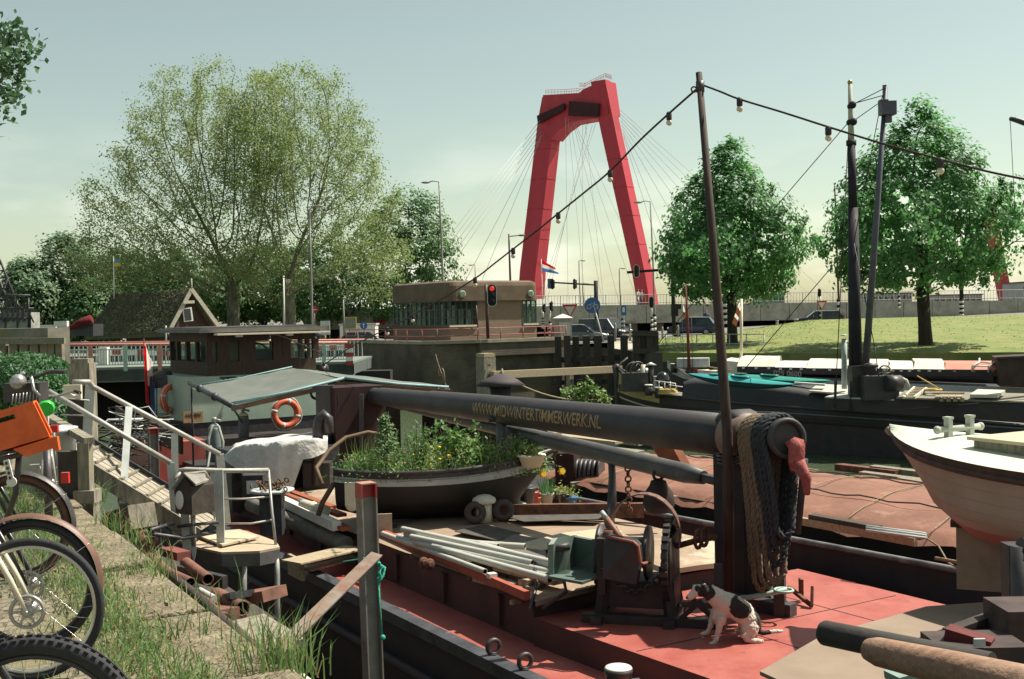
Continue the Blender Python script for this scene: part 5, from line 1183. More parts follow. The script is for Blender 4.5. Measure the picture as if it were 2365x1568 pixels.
def hung_loop(pos_t,drop_v,r,mb_,spread,sway=0.0):
 """a loop of rope over the heel: pos_t along heel, drop_v the picture row of the lowest point"""
 c=M0.lerp(Mh,pos_t);rad=.215+r;fr=V((sd.x,sd.y,0)).normalized()
 low=c.z-(px(1770,drop_v,12.3).z);pts=[]
 zl=px(1770,drop_v,12.3).z
 al_=(Mh-M0).normalized()
 for k in range(9):an=math.pi*k/8;pts.append(c+fr*math.cos(an)*rad*1.0+Z*math.sin(an)*rad)
 fpt=c+fr*rad;bpt=c-fr*rad
 front=[fpt.lerp(V((c.x,c.y,zl))+fr*(.16)+al_*(spread+sway),t)+al_*.05*math.sin(math.pi*t)for t in(.2,.4,.6,.8,.93)]
 back=[bpt.lerp(V((c.x,c.y,zl))+fr*.02+al_*(spread*1.6+sway),t)for t in(.2,.4,.6,.8,.93)]
 low_p=V((c.x,c.y,zl))+fr*.1+al_*(spread*1.3+sway)
 full=back[::-1]+pts[::-1]+front+[low_p,back[-1]]
 rope_strand(full,r,mb_)
t=thing('rope_coil','tan rope coil hanging in long loops over the mast heel','rope',V((Mh.x-.15,Mh.y,DECK+.3)));m_=MB()
for k,dv in enumerate([1335,1378,1308,1362,1290,1345]):hung_loop(.30+.052*k,dv,.028,m_,.10+.03*k)
m_.build('loops',mat('tan_fibre',(.24,.175,.12),(.15,.11,.08),.95,30,.4),t)
t=thing('rope_coil','dark grey rope coil hanging over the mast heel beside the tan one','rope',V((Mh.x,Mh.y,DECK+.6)));m_=MB()
for k,dv in enumerate([1285,1250,1300,1262,1230]):hung_loop(.62+.06*k,dv,.031,m_,.08+.02*k)
m_.build('loops',mat('dark_fibre',(.055,.06,.068),(.035,.038,.043),.9,30,.4),t)
m_=MB();c=px(1836,1042,11.92)
cl=[[c+V((.095*math.cos(an)*(1-.35*j/7)*(1+.2*math.sin(3*an+j))+.02*j/7,.075*math.sin(an)*(1+.25*math.sin(4*an+j)),.10-.32*j/7+.02*math.sin(2*an+j)))for an in[2*math.pi*k/18 for k in range(18)]]for j in range(8)]
cl=[[c+Z*.15]*18]+cl;m_.grid(cl,0,True,True);m_.path([c+V((.02,-.05,-.1)),c+V((.09,-.08,-.28)),c+V((.10,-.08,-.45))],[.07,.06,.03],8);tag(m_.build('red_cloth',mat('faded_red_cloth',(.25,.05,.048),(.40,.14,.12),.9,9,.6)),'faded red cloth bundle tucked in the open mast end','cloth')
m_=MB();m_.path([px(1858,1060,12.0),px(1850,1150,12.1),px(1842,1230,12.3)],.04,8);tag(m_.build('fender_rope',mat('blue_black_rope',(.06,.08,.085),rough=.9)),'dark blue rope end hanging behind the red cloth','rope')
D0,D1=px(1625,1103,14.0),px(835,912,23.6);t=thing('derrick_boom','grey tubular derrick boom slung below the lettered mast','boom',V((D0.x,D0.y,HT)))
m_=MB();m_.path([D0,D0.lerp(D1,.03),D0.lerp(D1,.32),D0.lerp(D1,.34),D0.lerp(D1,.66),D0.lerp(D1,.67),D1],[.085,.125,.125,.115,.115,.10,.095],16);m_.build('tube',mat('grey_boom_paint',(.095,.095,.095),(.055,.056,.06),.55,3,.12),t)
m_=MB();dd_=(D0-D1).normalized();m_.bar(D0,D0+dd_*.32,.09,.1);m_.torus(D0+dd_*.38,V((0,0,1)),.07,.025,12,6);m_.build('end_fork',DARKSTEEL,t)
t=thing('support_post','grey steel post holding the boom up from the hatch','post',pz(1162,1185,HT+.1));p=pz(1162,1183,HT+.1);m_=MB();m_.path([p,px(1158,962,p.y)],.088,14);m_.build('tube',mat('post_grey',(.12,.115,.125),(.08,.08,.085),.6,4),t);m_=MB();m_.lathe([(.14,0),(.14,.03),(.1,.05)],p,Z,14);m_.tube(px(1158,968,p.y)-V((.2,0,0)),px(1158,968,p.y)+V((.2,0,0)),.05,n=8);m_.build('foot',DARKSTEEL,t)
def along(A,Bp,u,v):return pv(u,v,A,Bp)
t=thing('prop','thin dark prop standing under the boom beside the chain','post',px(1410,1240,15.4));m_=MB();m_.path([px(1407,1250,15.2),px(1408,1180,15.4),px(1413,1178,15.4),px(1414,1100,15.6),px(1412,1055,15.7)],[.075,.07,.07,.05,.05],8);m_.build('shaft',BLACK,t);m_=MB();m_.lathe([(.12,0),(.09,.06),(.07,.16)],px(1406,1262,15.1),Z,10);m_.build('foot',BLACK,t)
t=thing('hook_chain','rusty link chain hanging from the boom','chain',px(1451,1180,15.3));m_=MB()
for k in range(9):c=px(1450+.3*k,1082+12*k,15.3);m_.torus(c,V((1,.2,0))if k%2 else V((.2,-1,0)),.040,.013,12,5)
m_.build('links',RUST,t)
t=thing('pulley_block','dark bell shaped pulley block hanging under the boom end','pulley',px(1522,1195,14.7));m_=MB();c=px(1522,1185,14.7)
m_.lathe([(.05,.0),(.17,.02),(.21,.12),(.19,.26),(.12,.36),(.10,.42),(.05,.44)],c,Z,16);m_.build('cheek',mat('block_dark',(.045,.028,.024),(.025,.02,.02),.7,4),t);m_=MB();m_.torus(c+Z*.5,V((.3,-1,0)),.07,.022,12,6);m_.tube(c+Z*.53,c+Z*.62,.03,n=6);m_.build('shackle',DARKSTEEL,t)
m_=MB();m_.prism([px(1494,1013,17.5),px(1549,1024,17.2),px(1578,1078,17.0),px(1528,1068,17.2)],V((.12,.06,.02)));tag(m_.build('rust_plate',[mat('rust_red_panel',(.24,.085,.04),(.17,.06,.03),.8,4,.1)]),'rust red steel plate leaning behind the boom','plate')
m_=MB();m_.prism([B(13.25,3.9,SIDE+.1),B(13.25,5.0,SIDE+.1),B(14.15,5.0,SIDE+.1),B(14.15,3.9,SIDE+.1)],(0,0,1.95));tag(m_.build('hold_cover',DARKWOOD),'dark covered stack across the hold behind the flower dinghy','cover')
# lamp pole and festoon lights
PB=pz(1683,1330,DECK);PB=V((px(1683,1300,12.75).x,12.75,DECK));PT_=px(1614,167,12.9)
t=thing('lamp_pole','tall thin wooden pole lashed to the tabernacle and carrying the festoon lights','pole',PB)
m_=MB();m_.path([PB,px(1680,1000,12.72),px(1650,600,12.8),PT_],[.062,.060,.050,.036],12);m_.build('shaft',mat('dark_pole_wood',(.075,.05,.04),(.04,.03,.026),.75,5,.25,stretch=(4,4,.5)),t)
m_=MB();tp=px(1617,200,12.9);m_.lathe([(.05,-.06),(.05,.06)],tp,Z,10);m_.torus(tp+V((-.07,0,-.03)),V((0,1,0)),.03,.01,10,5);m_.build('top_band',BLACK,t);m_=MB()
for z_ in(1052,1060,1068):m_.torus(px(1682,z_,12.9),(px(1680,1000,12.75)-PB),.12,.014,16,5)
m_.build('lashing',BLACK,t)
CABLE=mat('black_cable',(.02,.018,.018),(.03,.026,.026),.6,20)
WIREC=mat('brown_black_cable',(.045,.03,.03),(.03,.02,.02),.7,20)
BULB=bpy.data.materials.new('frosted_bulb');BULB.use_nodes=True;_b=BULB.node_tree.nodes['Principled BSDF'];_b.inputs['Base Color'].default_value=(.74,.68,.52,1);_b.inputs['Roughness'].default_value=.25;_b.inputs['Transmission Weight'].default_value=.25
def festoon(label,A,Bp,pix,bulbs,blab):
 pts=[pv(u,v,A,Bp)for u,v in pix]
 sm=[]
 for i in range(len(pts)-1):
  p0,p1,p2,p3=pts[max(i-1,0)],pts[i],pts[i+1],pts[min(i+2,len(pts)-1)]
  for k in range(5):s=k/5;sm.append(.5*((2*p1)+(p2-p0)*s+(2*p0-5*p1+4*p2-p3)*s*s+(-p0+3*p1-3*p2+p3)*s**3))
 sm.append(pts[-1]);m_=MB();m_.path(sm,.0125,6)
 t=thing('light_string',label,'string lights',pts[0]);m_.build('cable',WIREC,t)
 for(u,v)in bulbs:
  p=pv(u,v,A,Bp);q=MB();q.lathe([(.020,.02),(.034,0),(.034,-.065),(.026,-.08)],p,Z,10);so=q.build('socket',CABLE,t)
  q=MB();q.ball(p-Z*.108,.036,12,8);q.build('bulb',BULB,so)
festoon('festoon lights running from the lamp pole down left to the wheelhouse',px(1611,204,12.9),px(730,846,27.5),[(1611,204),(1545,262),(1480,322),(1409,395),(1345,448),(1289,493),(1237,535),(1185,575),(1140,610),(1097,643),(1020,690),(953,727),(900,757),(855,778),(800,808),(748,842)],[(1545,262),(1409,395),(1289,493),(1185,575),(1097,643),(953,727),(895,758),(748,838)],'')
festoon('festoon lights running from the lamp pole to the right picture edge',px(1625,197,12.9),px(2420,424,10.5),[(1625,197),(1665,212),(1708,229),(1810,260),(1913,293),(2040,332),(2172,368),(2290,398),(2420,424)],[(1708,229),(1913,295),(2172,369)],'')
festoon('festoon lights strung along the wheelhouse roof edge',px(620,770,28),px(748,842,27.2),[(470,762),(545,768),(640,775),(700,798),(748,820)],[(622,776),(705,798)],'')
# pipes, timber and rack on the hatch
PIPE=mat('grey_plastic_pipe',(.50,.50,.44),(.42,.42,.37),.45,3)
def ztop(u,v,dz=0):return pz(u,v,HT+dz)
pipes=[(930,1222,1312,1308,.30),(937,1232,1305,1318,.24),(958,1246,1212,1262,.22),(960,1252,1270,1338,.20),(920,1240,1262,1330,.17),(950,1240,1230,1300,.26),(1110,1258,1300,1312,.28),(884,1232,1120,1320,.14),(970,1237,1150,1262,.24),(1000,1262,1290,1325,.21)]
for i,(u0,v0,u1,v1,z_)in enumerate(pipes):
 a,b=ztop(u0,v0,z_),ztop(u1,v1,z_);m_=MB();r_=.042 if i not in(7,)else .036
 m_.path([b,a],r_,10,0,False);m_.path([b,b.lerp(a,.15)],r_*.8,10,1,False);m_.torus(b,(b-a),r_*.9,r_*.12,12,4);m_.add([b+(V((b-a)).normalized())*-.12+x for x in(V((.03,0,0)),V((-.03,0,0)),V((0,0,.03)))],[(0,1,2)],1)
 tag(m_.build('plastic_pipe',[PIPE,BLACK]),'grey plastic pipe in the loose bundle on the hatch' if i!=7 else 'single grey pipe along the red rail beside the bundle','pipe','grey plastic pipes on the hatch')
t=thing('red_rail','long orange red steel angle lying along the hatch edge under the pipes','steel angle',ztop(1000,1300));m_=MB();a,b=ztop(872,1226,.06),ztop(1218,1376,.05);m_.bar(a,b,.07,.10);m_.build('angle',mat('orange_red_steel',(.42,.10,.06),(.30,.07,.045),.6,5),t)
m_=MB();m_.bar(b.lerp(a,.18)+Z*.06,b.lerp(a,.20)+Z*.06,.1,.06);m_.build('clip',WHITE,t)
for i,(u0,v0,u1,v1,z_,w_,c_)in enumerate([(1040,1282,1180,1330,.05,.13,0),(1090,1290,1250,1352,.07,.12,0),(1150,1310,1290,1345,.12,.16,1),(1200,1345,1330,1330,.09,.10,1),(1010,1290,1190,1352,.01,.1,2),(1220,1360,1322,1338,.03,.12,2),(1100,1336,1150,1350,-.02,.12,1),(1180,1392,1300,1360,-.08,.05,1),(950,1250,1010,1280,.06,.12,2)]):
 m_=MB();m_.bar(ztop(u0,v0,z_),ztop(u1,v1,z_),w_,.05);tag(m_.build('timber_offcut',[DARKWOOD,WOOD,OLDWOOD][c_]),'plank offcut '+['dark','pale','grey weathered'][c_]+' in the stack under the plastic pipes','plank','plank offcuts under the pipes')
for(u,v)in[(1345,1330),(1176,1392)]:
 pass
t=thing('stack_strap','black straps holding the timber stack at the hatch end','strap',ztop(1240,1400));m_=MB()
for(u0,v0,u1,v1,u2,v2)in[(1172,1268,1178,1335,1158,1470),(1240,1310,1238,1350,1188,1468)]:m_.path([ztop(u0+60,v0+20,.3),ztop(u0+68,v1+16,.1),pz(u2+65,v2-62,DECK+.15)],.022,5)
m_.build('band',BLACK,t)
m_=MB()
for k,(u,v)in enumerate([(978,1300),(992,1303)]):m_.torus(ztop(u,v,.05),V((.6,-1,.1)),.05,.026,14,6);m_.lathe([(.03,-.05),(.06,0),(.03,.05)],ztop(u,v,.05),V((.6,-1,.1)),10)
tag(m_.build('pulley_pair',RUST),'pair of small rusty pulleys beside the red steel angle','pulley')
m_=MB();m_.bar(pz(672,1299,SIDE+.34),pz(822,1264,SIDE+.34),.42,.03);m_.bar(pz(706,1316,SIDE+.16),pz(830,1283,SIDE+.16),.24,.03);m_.bar(pz(668,1302,SIDE+.16),pz(700,1318,SIDE+.16),.05,.3);m_.bar(pz(815,1268,SIDE+.16),pz(830,1278,SIDE+.16),.05,.3);tag(m_.build('boarding_step',WOOD,None,.005),'pale wooden step board laid across the narrow side deck','step')
for i,(u0,v0,u1,v1,d0,d1,w_,mi,lab)in enumerate([(648,1155,778,1215,19.5,17.0,.14,0,'white square tube in the loose pile behind the red topped post'),(660,1140,790,1190,19.8,17.6,.16,1,'rust red plank in the loose pile beside the flower boat stern'),(700,1166,752,1180,18.6,17.7,.13,2,'cream pipe in the loose pile beside the flower boat stern'),(720,1180,800,1222,18.2,16.9,.16,1,'lower rust red plank against the flower boat stern'),(652,1128,770,1172,20.2,18.2,.12,1,'upper rust red plank behind the white square tube'),(690,1152,736,1168,19,18.2,.05,3,'short steel bar on top of the rust red planks')]):
 m_=MB();a,b=px(u0,v0,d0),px(u1,v1,d1)
 if mi in(2,):m_.path([a,b],.09,12);m_.torus(a.lerp(b,.45),b-a,.09,.014,14,5)
 else:m_.bar(a,b,w_,.05 if mi==1 else w_)
 tag(m_.build(['square_tube','plank','pipe','steel_bar'][mi],[WHITE,mat('rust_red_plank',(.33,.10,.05),(.22,.07,.04),.85,5,.1),CREAM,STEEL][mi]),lab,['tube','plank','pipe','bar'][mi])
m_=MB();m_.box(px(885,1215,16.6),(.26,.04,.36),V((1,.1,0)));tag(m_.build('paddle_board',mat('bleached_board',(.40,.33,.26),(.32,.26,.2))),'upright bleached board end behind the steel post','board')
m_=MB()
for k in range(26):p=ztop(880+rng.uniform(0,170),1196+rng.uniform(0,32),.03);m_.box(p,(rng.uniform(.08,.3),rng.uniform(.04,.1),.05),V((rng.normal(),rng.normal(),0)),mi=int(rng.integers(0,3)))
tag(m_.build('debris',[DARKWOOD,RUST,WOOD]),'loose scraps of wood and iron under the flower boat keel','scrap',kind='stuff')
# windlass and green box on the fore deck
WK=mat('windlass_black',(.046,.038,.037),(.028,.025,.026),.5,4,.12,c3=(.08,.04,.03),lo3=.6,hi3=.72,s3=4)
t=thing('windlass','heavy black windlass with gear wheels and curved guard on the red fore deck','windlass',pz(1500,1420,DECK))
def W(u,v,d):return px(u,v,d)
m_=MB()
c0=pz(1480,1425,DECK);wx=V((.96,-.28,0)).normalized();wy=V((.28,.96,0))
def wp(x,y,z):return c0+wx*x+wy*y+Z*z
for x in(-.42,.38):
 for y in(-.25,.35):m_.bar(wp(x,y,0),wp(x*.8,y*.6,.62),.11,.09)
 m_.box(wp(x*.9,.05,.62),(.09,.75,.62),wx);m_.bar(wp(x,-.45,.04),wp(x,.55,.04),.12,.08)
m_.box(wp(-.02,.05,.30),(.86,.5,.30),wx);m_.bar(wp(-.6,-.3,.05),wp(.95,-.3,.05),.1,.1);m_.bar(wp(.5,-.3,.25),wp(.95,-.3,.25),.06,.06);m_.bar(wp(.9,-.3,0),wp(.9,-.3,.7),.08,.08);m_.bar(wp(.42,-.28,.02),wp(.72,-.30,.3),.05,.05);m_.bar(wp(.95,-.3,.02),wp(.62,-.28,.3),.05,.05)
m_.build('frame',WK,t)
m_=MB();m_.lathe([(.30,-.42),(.30,-.38),(.17,-.36),(.17,.10),(.30,.12),(.30,.16)],wp(-.05,.05,.72),wx,24);m_.build('drum',WK,t)
def gear(c,ax,r,w,teeth,name='gear_wheel',mt=None):
 q=MB();q.lathe([(r*.86,-w/2),(r*.95,-w/2),(r*.95,w/2),(r*.86,w/2),(r*.84,0),(r*.86,-w/2)],c,ax,28);q.lathe([(r*.2,-w*.7),(r*.2,w*.7)],c,ax,12);a=V(ax).normalized();e=a.orthogonal().normalized();f_=a.cross(e)
 for k in range(5):an=2*math.pi*k/5;q.bar(c,c+(e*math.cos(an)+f_*math.sin(an))*r*.88,.05,.04,a)
 for k in range(teeth):an=2*math.pi*k/teeth;d_=e*math.cos(an)+f_*math.sin(an);q.bar(c+d_*r*.93,c+d_*r*1.03,r*.12,w,a)
 q.build(name,mt or WK,t)
gear(wp(.34,.0,.66),wx,.46,.07,30);gear(wp(-.46,.1,.55),wx,.30,.06,22);gear(wp(.34,.3,.28),wx,.16,.08,12)
m_=MB();cc=wp(.05,.05,.92);e=wx;f2=Z
pts=[cc+wy*(.02)+e*(.40*math.cos(x))+f2*(.46*math.sin(x))for x in[R(-15+210*k/15)for k in range(16)]]
for a,b in zip(pts[:-1],pts[1:]):m_.bar(a,b,.20,.014,(a+b)/2-cc)
m_.build('guard_hoop',mat('rusty_hoop',(.20,.10,.07),(.09,.05,.045),.6,8,.1),t)
m_=MB();sA=[W(1394,1252,12.3),W(1392,1336,12.2),W(1468,1350,12.1),W(1477,1300,12.1),W(1474,1264,12.1),W(1464,1254,12.1),W(1402,1240,12.3)]
m_.prism(sA,V((.05,.10,.02)));m_.build('shield',WK,t)
m_=MB();m_.path([W(1400,1239,12.28),W(1463,1252,12.08),W(1474,1262,12.08),W(1478,1299,12.08),W(1484,1302,12.08),W(1500,1299,12.3)],.018,6);m_.build('shield_rim',mat('worn_red_rim',(.30,.10,.07),(.18,.07,.05),.5,9),t)
m_=MB();m_.path([W(1389,1181,12.7),W(1400,1197,12.66)],[.026,.034],10);m_.build('handle_tip',GALV,t);m_=MB();m_.path([W(1400,1197,12.66),W(1418,1222,12.6),W(1440,1256,12.5)],[.036,.038,.045],10);m_.build('lever',mat('red_brown_lever',(.30,.12,.08),(.2,.09,.06),.6,6),t)
MB().lathe([(.08,0),(.075,.12),(.06,.2)],W(1407,1240,12.6)-Z*.12,Z,10).build('cap',RUST,t);m_=MB();m_.path([W(1560,1262,12.8),W(1610,1248,12.8),W(1655,1240,12.9)],.035,6);m_.torus(W(1613,1245,12.7),V((.8,-.5,0)),.10,.022,14,6);m_.torus(W(1627,1240,12.7),V((.8,-.5,0)),.10,.022,14,6);m_.build('crank',RUST,t)
m_=MB()
for k in range(16):p=wp(-.35+.045*k,-.32,.60-.25*math.sin(math.pi*k/15));m_.torus(p,V((0,1,.2))if k%2 else V((0,.2,1)),.034,.012,10,5)
m_.build('chain',DARKSTEEL,t)
t=thing('green_box','sea green steel control box with a glass jar at the hatch end','box',pz(1320,1335,HT+.02));GBX=mat('sea_green_paint',(.10,.15,.125),(.07,.105,.09),.6,3,.05,c3=(.05,.06,.05),lo3=.6,hi3=.7,s3=4)
m_=MB()
q0=[W(1268,1330,12.6),W(1268,1252,12.6),W(1276,1244,12.7),W(1318,1238,13.0)]
m_.prism([W(1266,1332,12.55),W(1266,1258,12.55),W(1276,1243,12.65),W(1320,1237,13.1),W(1322,1320,13.1)],V((.06,.03,0)));m_.prism([W(1318,1238,13.1),W(1400,1254,12.7),W(1398,1330,12.6),W(1322,1312,13.1)],V((.03,.06,0)));m_.prism([W(1266,1330,12.5),W(1322,1306,13.1),W(1404,1322,12.6),W(1345,1344,12.3)],V((0,0,-.03)))
m_.build('shell',GBX,t)
m_=MB();p=W(1292,1329,12.75);m_.lathe([(.12,0),(.125,.03),(.125,.30),(.12,.33)],p,Z,18);m_.build('jar',glassy('jar_glass',(.12,.13,.12),.4,.1),t);m_=MB();m_.lathe([(.13,.30),(.13,.36),(.10,.38)],p,Z,18);m_.build('jar_lid',DARKSTEEL,t);MB().lathe([(.13,-.01),(.13,.02)],p,Z,18).build('jar_base',DARKSTEEL,t)
# flower dinghy
def hull_loft(bow,L,axis,beam,depth,sheer_b,sheer_s,fine=.55,transom=.6,n=22,rake=.35,flare=.78,zg=None):
 """returns rows of (outer half section) for port and starboard: gunwale first"""
 axis=V(axis).normalized();sd_=axis.cross(Z).normalized();rows=[]
 for i in range(n+1):
  t_=i/n;hb_=beam/2*(1-(1-min(1,t_/fine))**2.1)if t_<fine else beam/2*(1-(1-transom)*((t_-fine)/(1-fine))**2)
  sh=sheer_b*(1-t_)**2.2+sheer_s*t_**2.4;base=V(bow)+axis*(t_*L)
  kd=depth*(1-max(0,1-t_/.22)**2*.85)*(1-.25*max(0,(t_-.8)/.2))
  sec=[]
  for q,(w,d_)in enumerate([(1,0),(.985,.10),(.95,.24),(flare+.06,.55),(flare-.22,.80),(.05,1.0)]):
   off=axis*(rake*(d_**1.6)*max(0,1-t_/.3)*.9)
   sec.append((base+off,hb_*w,sh-d_*(kd+sh*.9)))
  rows.append(sec)
 def side(sg):return[[b+sd_*sg*w+Z*z for b,w,z in sec]for sec in rows]
 return side(1),side(-1),sd_
fb=px(1287,1042,17.6);fb_base=fb.z;stn=px(770,1098,17.2);Lf=(V((stn.x,stn.y,0))-V((fb.x,fb.y,0))).length
t=thing('planted_dinghy','black and white dinghy on the hatch planted full of flowers','boat',V(((fb.x+stn.x)/2,17.8,HT+.1)))
gz0=px(1000,1105,16.9).z
S1,S2,fsd=hull_loft(V((fb.x,fb.y+.25,gz0)),Lf,V((stn.x-fb.x,stn.y-fb.y+.1,0)),1.5,gz0-HT-.08,fb.z-gz0,.10,.5,.62,26,.5)
m_=MB()
for S in(S1,S2):
 m_.grid([[r[1],r[2]]for r in S],1);m_.grid([r[2:]for r in S],0);m_.grid([r[0:2]for r in S],2)
m_.grid([S1[-1],S2[-1]],0,False)
m_.build('hull',[mat('dinghy_black',(.009,.009,.011),(.016,.014,.015),.6,3),mat('flaking_white_strake',(.46,.50,.51),(.36,.39,.40),.6,4,.1,c3=(.24,.12,.06),lo3=.60,hi3=.70,s3=5),BLACK],t)
m_=MB()
for S in(S1,S2):m_.path([r[0]+Z*.02 for r in S],.035,6)
m_.path([S1[0][0]+Z*.03]+[r for r in S1[0]],.04,6);m_.build('gunwale',BLACK,t)
m_=MB();m_.grid([[a[0].lerp(b[0],k/6)-Z*(.10)for k in range(7)]for a,b in zip(S1,S2)],0);m_.build('soil',mat('potting_soil',(.05,.038,.028),(.03,.024,.018),.95,20,.4),t)
m_=MB();p=px(812,1140,16.95);m_.box(p,(.20,.05,.34),V((.9,.1,0)));
for k in(0,):m_.ball(p-Z*.17,.10,10,6,0,(1,.3,1))
m_.build('patch',CREAM,t)
m_=MB();m_.path([px(745,1120,17.3),px(730,1080,17.6),px(760,1040,17.9),px(800,1010,18.1),px(850,998,18.3),px(905,1008,18.3)],.035,6);m_.path([px(770,1118,17.3),px(745,1160,17.4),px(735,1190,17.4)],.04,6);m_.build('tiller_bow',mat('bent_wood',(.20,.13,.08),(.13,.09,.06),.7,6),t)
PLG=[mat('plant_grey_green',(.27,.36,.18),(.17,.26,.11),.6,3,trans=.3),mat('plant_green',(.16,.28,.085),(.09,.19,.055),.6,3,trans=.3),mat('plant_yellow_green',(.34,.36,.10),(.23,.28,.08),.6,3,trans=.3)]
bed=MB();pl=[];dg_=lambda t_,s_:S1[int(t_*26)][0].lerp(S2[int(t_*26)][0],s_)
for _ in range(330):
 t_=rng.uniform(.10,.97);s_=rng.uniform(.06,.94);c=dg_(t_,s_);c.z=gz0-.05;hgt_=rng.uniform(.14,.52)*(1.2 if .25<t_<.62 else .8);k=int(rng.integers(26,52));mi=int(rng.choice([0,0,1,1,1,2]))
 pp=np.array(c)+rng.normal(size=(k,3))*np.array([.10,.10,0])+np.stack([np.zeros(k),np.zeros(k),rng.random(k)*hgt_],1);bed.cards(pp,rng.normal(size=(k,3))+np.array([.2,-.4,.5]),rng.uniform(.035,.085,k),mi,.6)
for _ in range(420):
 t_=rng.uniform(.08,.96);s_=rng.uniform(.1,.9);c=dg_(t_,s_);c.z=gz0-.05;h_=rng.uniform(.2,.75);l_=V((rng.normal()*.12,rng.normal()*.1,h_));w_=V((.006,0,0));bed.add([c-w_,c+w_,c+l_*.6+w_*.8,c+l_],[(0,1,2,3)],int(rng.integers(0,3)))
tag(bed.build('flower_bed',PLG),'mixed green flowering plants filling the black and white dinghy','plants',kind='stuff')
def flowers(name,n,m_,tr,hr,r,lab):
 q=MB()
 for _ in range(n):
  c=dg_(rng.uniform(*tr),rng.uniform(.1,.95));c.z=gz0+rng.uniform(*hr);q.ball(c,r*rng.uniform(.6,1.2),7,5,0,(1,1,.65))
 tag(q.build(name,m_),lab,'flowers',kind='stuff')
flowers('yellow_flowers',26,mat('yellow_petal',(.75,.55,.04)),(.42,.68),(.10,.45),.028,'yellow flower heads in the middle of the planted dinghy')
flowers('pink_flowers',20,mat('pink_petal',(.62,.22,.25)),(.66,.97),(.15,.35),.022,'pink flower heads at the stern of the planted dinghy')
flowers('red_flowers',16,mat('red_petal',(.55,.08,.12)),(.2,.4),(.2,.42),.02,'red flower heads towards the dinghy bow')
t=thing('small_fir','little fir tree growing out of the planted dinghy','conifer',px(895,1090,17.3));q=MB();fb0,ft0=px(893,1095,17.3),px(897,950,17.3);q.path([fb0,ft0],[.025,.006],6);q.build('trunk',BARK,t);q=MB();hh=ft0.z-fb0.z
for k in range(9):
 z_=.22+.75*k/9;r_=.36*(1-z_)+.03
 for j in range(7):
  an=j*.9+k*1.3;tip=fb0+Z*(z_*hh)+V((math.cos(an)*r_,math.sin(an)*r_,-.02+.05*rng.random()));st_=fb0+Z*(z_*hh+.02);P_=[np.array(st_.lerp(tip,f))+rng.normal(size=3)*.02 for f in np.linspace(.15,1,16)];q.cards(P_,rng.normal(size=(16,3))*.4+np.array([0,-.3,1]),rng.uniform(.05,.09,16),0,.7)
q.build('crown',mat('fir_needles',(.13,.21,.07),(.07,.14,.045),.6,3,trans=.2),t)
for(u,v,h_,lab)in[(965,1090,.78,'spiky bamboo clump behind the fir in the dinghy'),(1040,1085,.85,'dark leafy shrub in the middle of the dinghy'),(1205,1075,.5,'strap leaved plant at the dinghy bow'),(1085,1090,.62,'bushy green shrub with a terracotta pot showing in the dinghy')]:
 t=thing('shrub',lab,'shrub',px(u,v,17.4));c=px(u,v,17.4);q=MB();st_=MB()
 for k in range(16):
  e=c+V((rng.normal()*.17,rng.normal()*.15,h_*rng.uniform(.55,1.0)));st_.path([c+V((rng.normal()*.05,rng.normal()*.05,0)),e],.006,3)
  P_=[np.array(c.lerp(e,f))+rng.normal(size=3)*.05 for f in np.linspace(.35,1,20)];q.cards(P_,rng.normal(size=(20,3))+np.array([0,-.4,.6]),rng.uniform(.05,.11,20),0,.5 if 'spiky' in lab or 'strap' in lab else 1)
 st_.build('stem',BARK,t);q.build('foliage',PLG[1]if k%2 else PLG[0],t)
POT=mat('plastic_pot',(.36,.34,.30));
def pot(c,r,h_,m_,lab,plant=None):
 t=thing('plant_pot',lab,'flower pot',c);q=MB();q.lathe([(r*.72,0),(r,h_),(r*1.1,h_),(r*1.1,h_+.03),(r*.9,h_+.02)],c,Z,14);q.build('pot',m_,t)
 if plant:plant(c+Z*h_,t)
 return t
def daff(c,t):
 q=MB()
 for _ in range(46):l_=V((rng.normal()*.08,rng.normal()*.08,rng.uniform(.18,.42)));s_=c+V((rng.normal()*.05,rng.normal()*.05,0));w_=V((.008,.002,0));q.add([s_-w_,s_+w_,s_+l_+w_*.4],[(0,1,2)])
 q.build('leaves',mat('daffodil_leaf',(.12,.26,.09),(.08,.19,.07),trans=.3),t);q=MB()
 for d_ in(V((-.03,0,.52)),V((.0,0,.60)),V((-.04,.02,.42)),V((.26,0,.38)),V((.02,.03,.66)),V((-.05,0,.34))):
  e=c+d_;q.lathe([(.03,0),(.05,.05)],e,V((.3,-.9,.2)),8)
  for k in range(6):an=k*math.pi/3;f_=V((math.cos(an),0,math.sin(an)))*.07;q.add([e,e+f_*.6+V((math.sin(an),0,-math.cos(an)))*.03,e+f_,e+f_*.6-V((math.sin(an),0,-math.cos(an)))*.03],[(0,1,2,3)])
 q.build('flower',mat('daffodil_yellow',(.85,.58,.04),(.75,.45,.03)),t)
pot(pz(1262,1165,HT+.1),.12,.16,POT,'grey pot of yellow daffodils by the dinghy bow',daff)
pot(pz(1228,1170,HT+.1),.12,.22,REDPAINT,'red pot stacked under black pots beside the daffodils')
pot(pz(1216,1165,HT+.2),.15,.25,BLACK,'stack of black plastic pots in front of the dinghy bow')
pot(pz(1240,1168,HT+.1),.07,.12,mat('terracotta',(.50,.17,.08)),'small terracotta pot between the red and grey pots')
def sprig(c,t):
 q=MB();k=90;q.cards(np.array(c)+rng.normal(size=(k,3))*np.array([.08,.07,.05])+np.array([0,0,.05]),rng.normal(size=(k,3))+np.array([0,-.3,.6]),rng.uniform(.03,.06,k));q.build('leaves',PLG[2],t)
pot(pz(1320,1172,HT+.12),.10,.15,mat('blue_pot',(.06,.16,.34)),'blue pot with pale green seedlings on the hatch edge',sprig)
pot(pz(1304,1172,HT+.12),.10,.2,BLACK,'square black pot beside the blue pot',sprig)
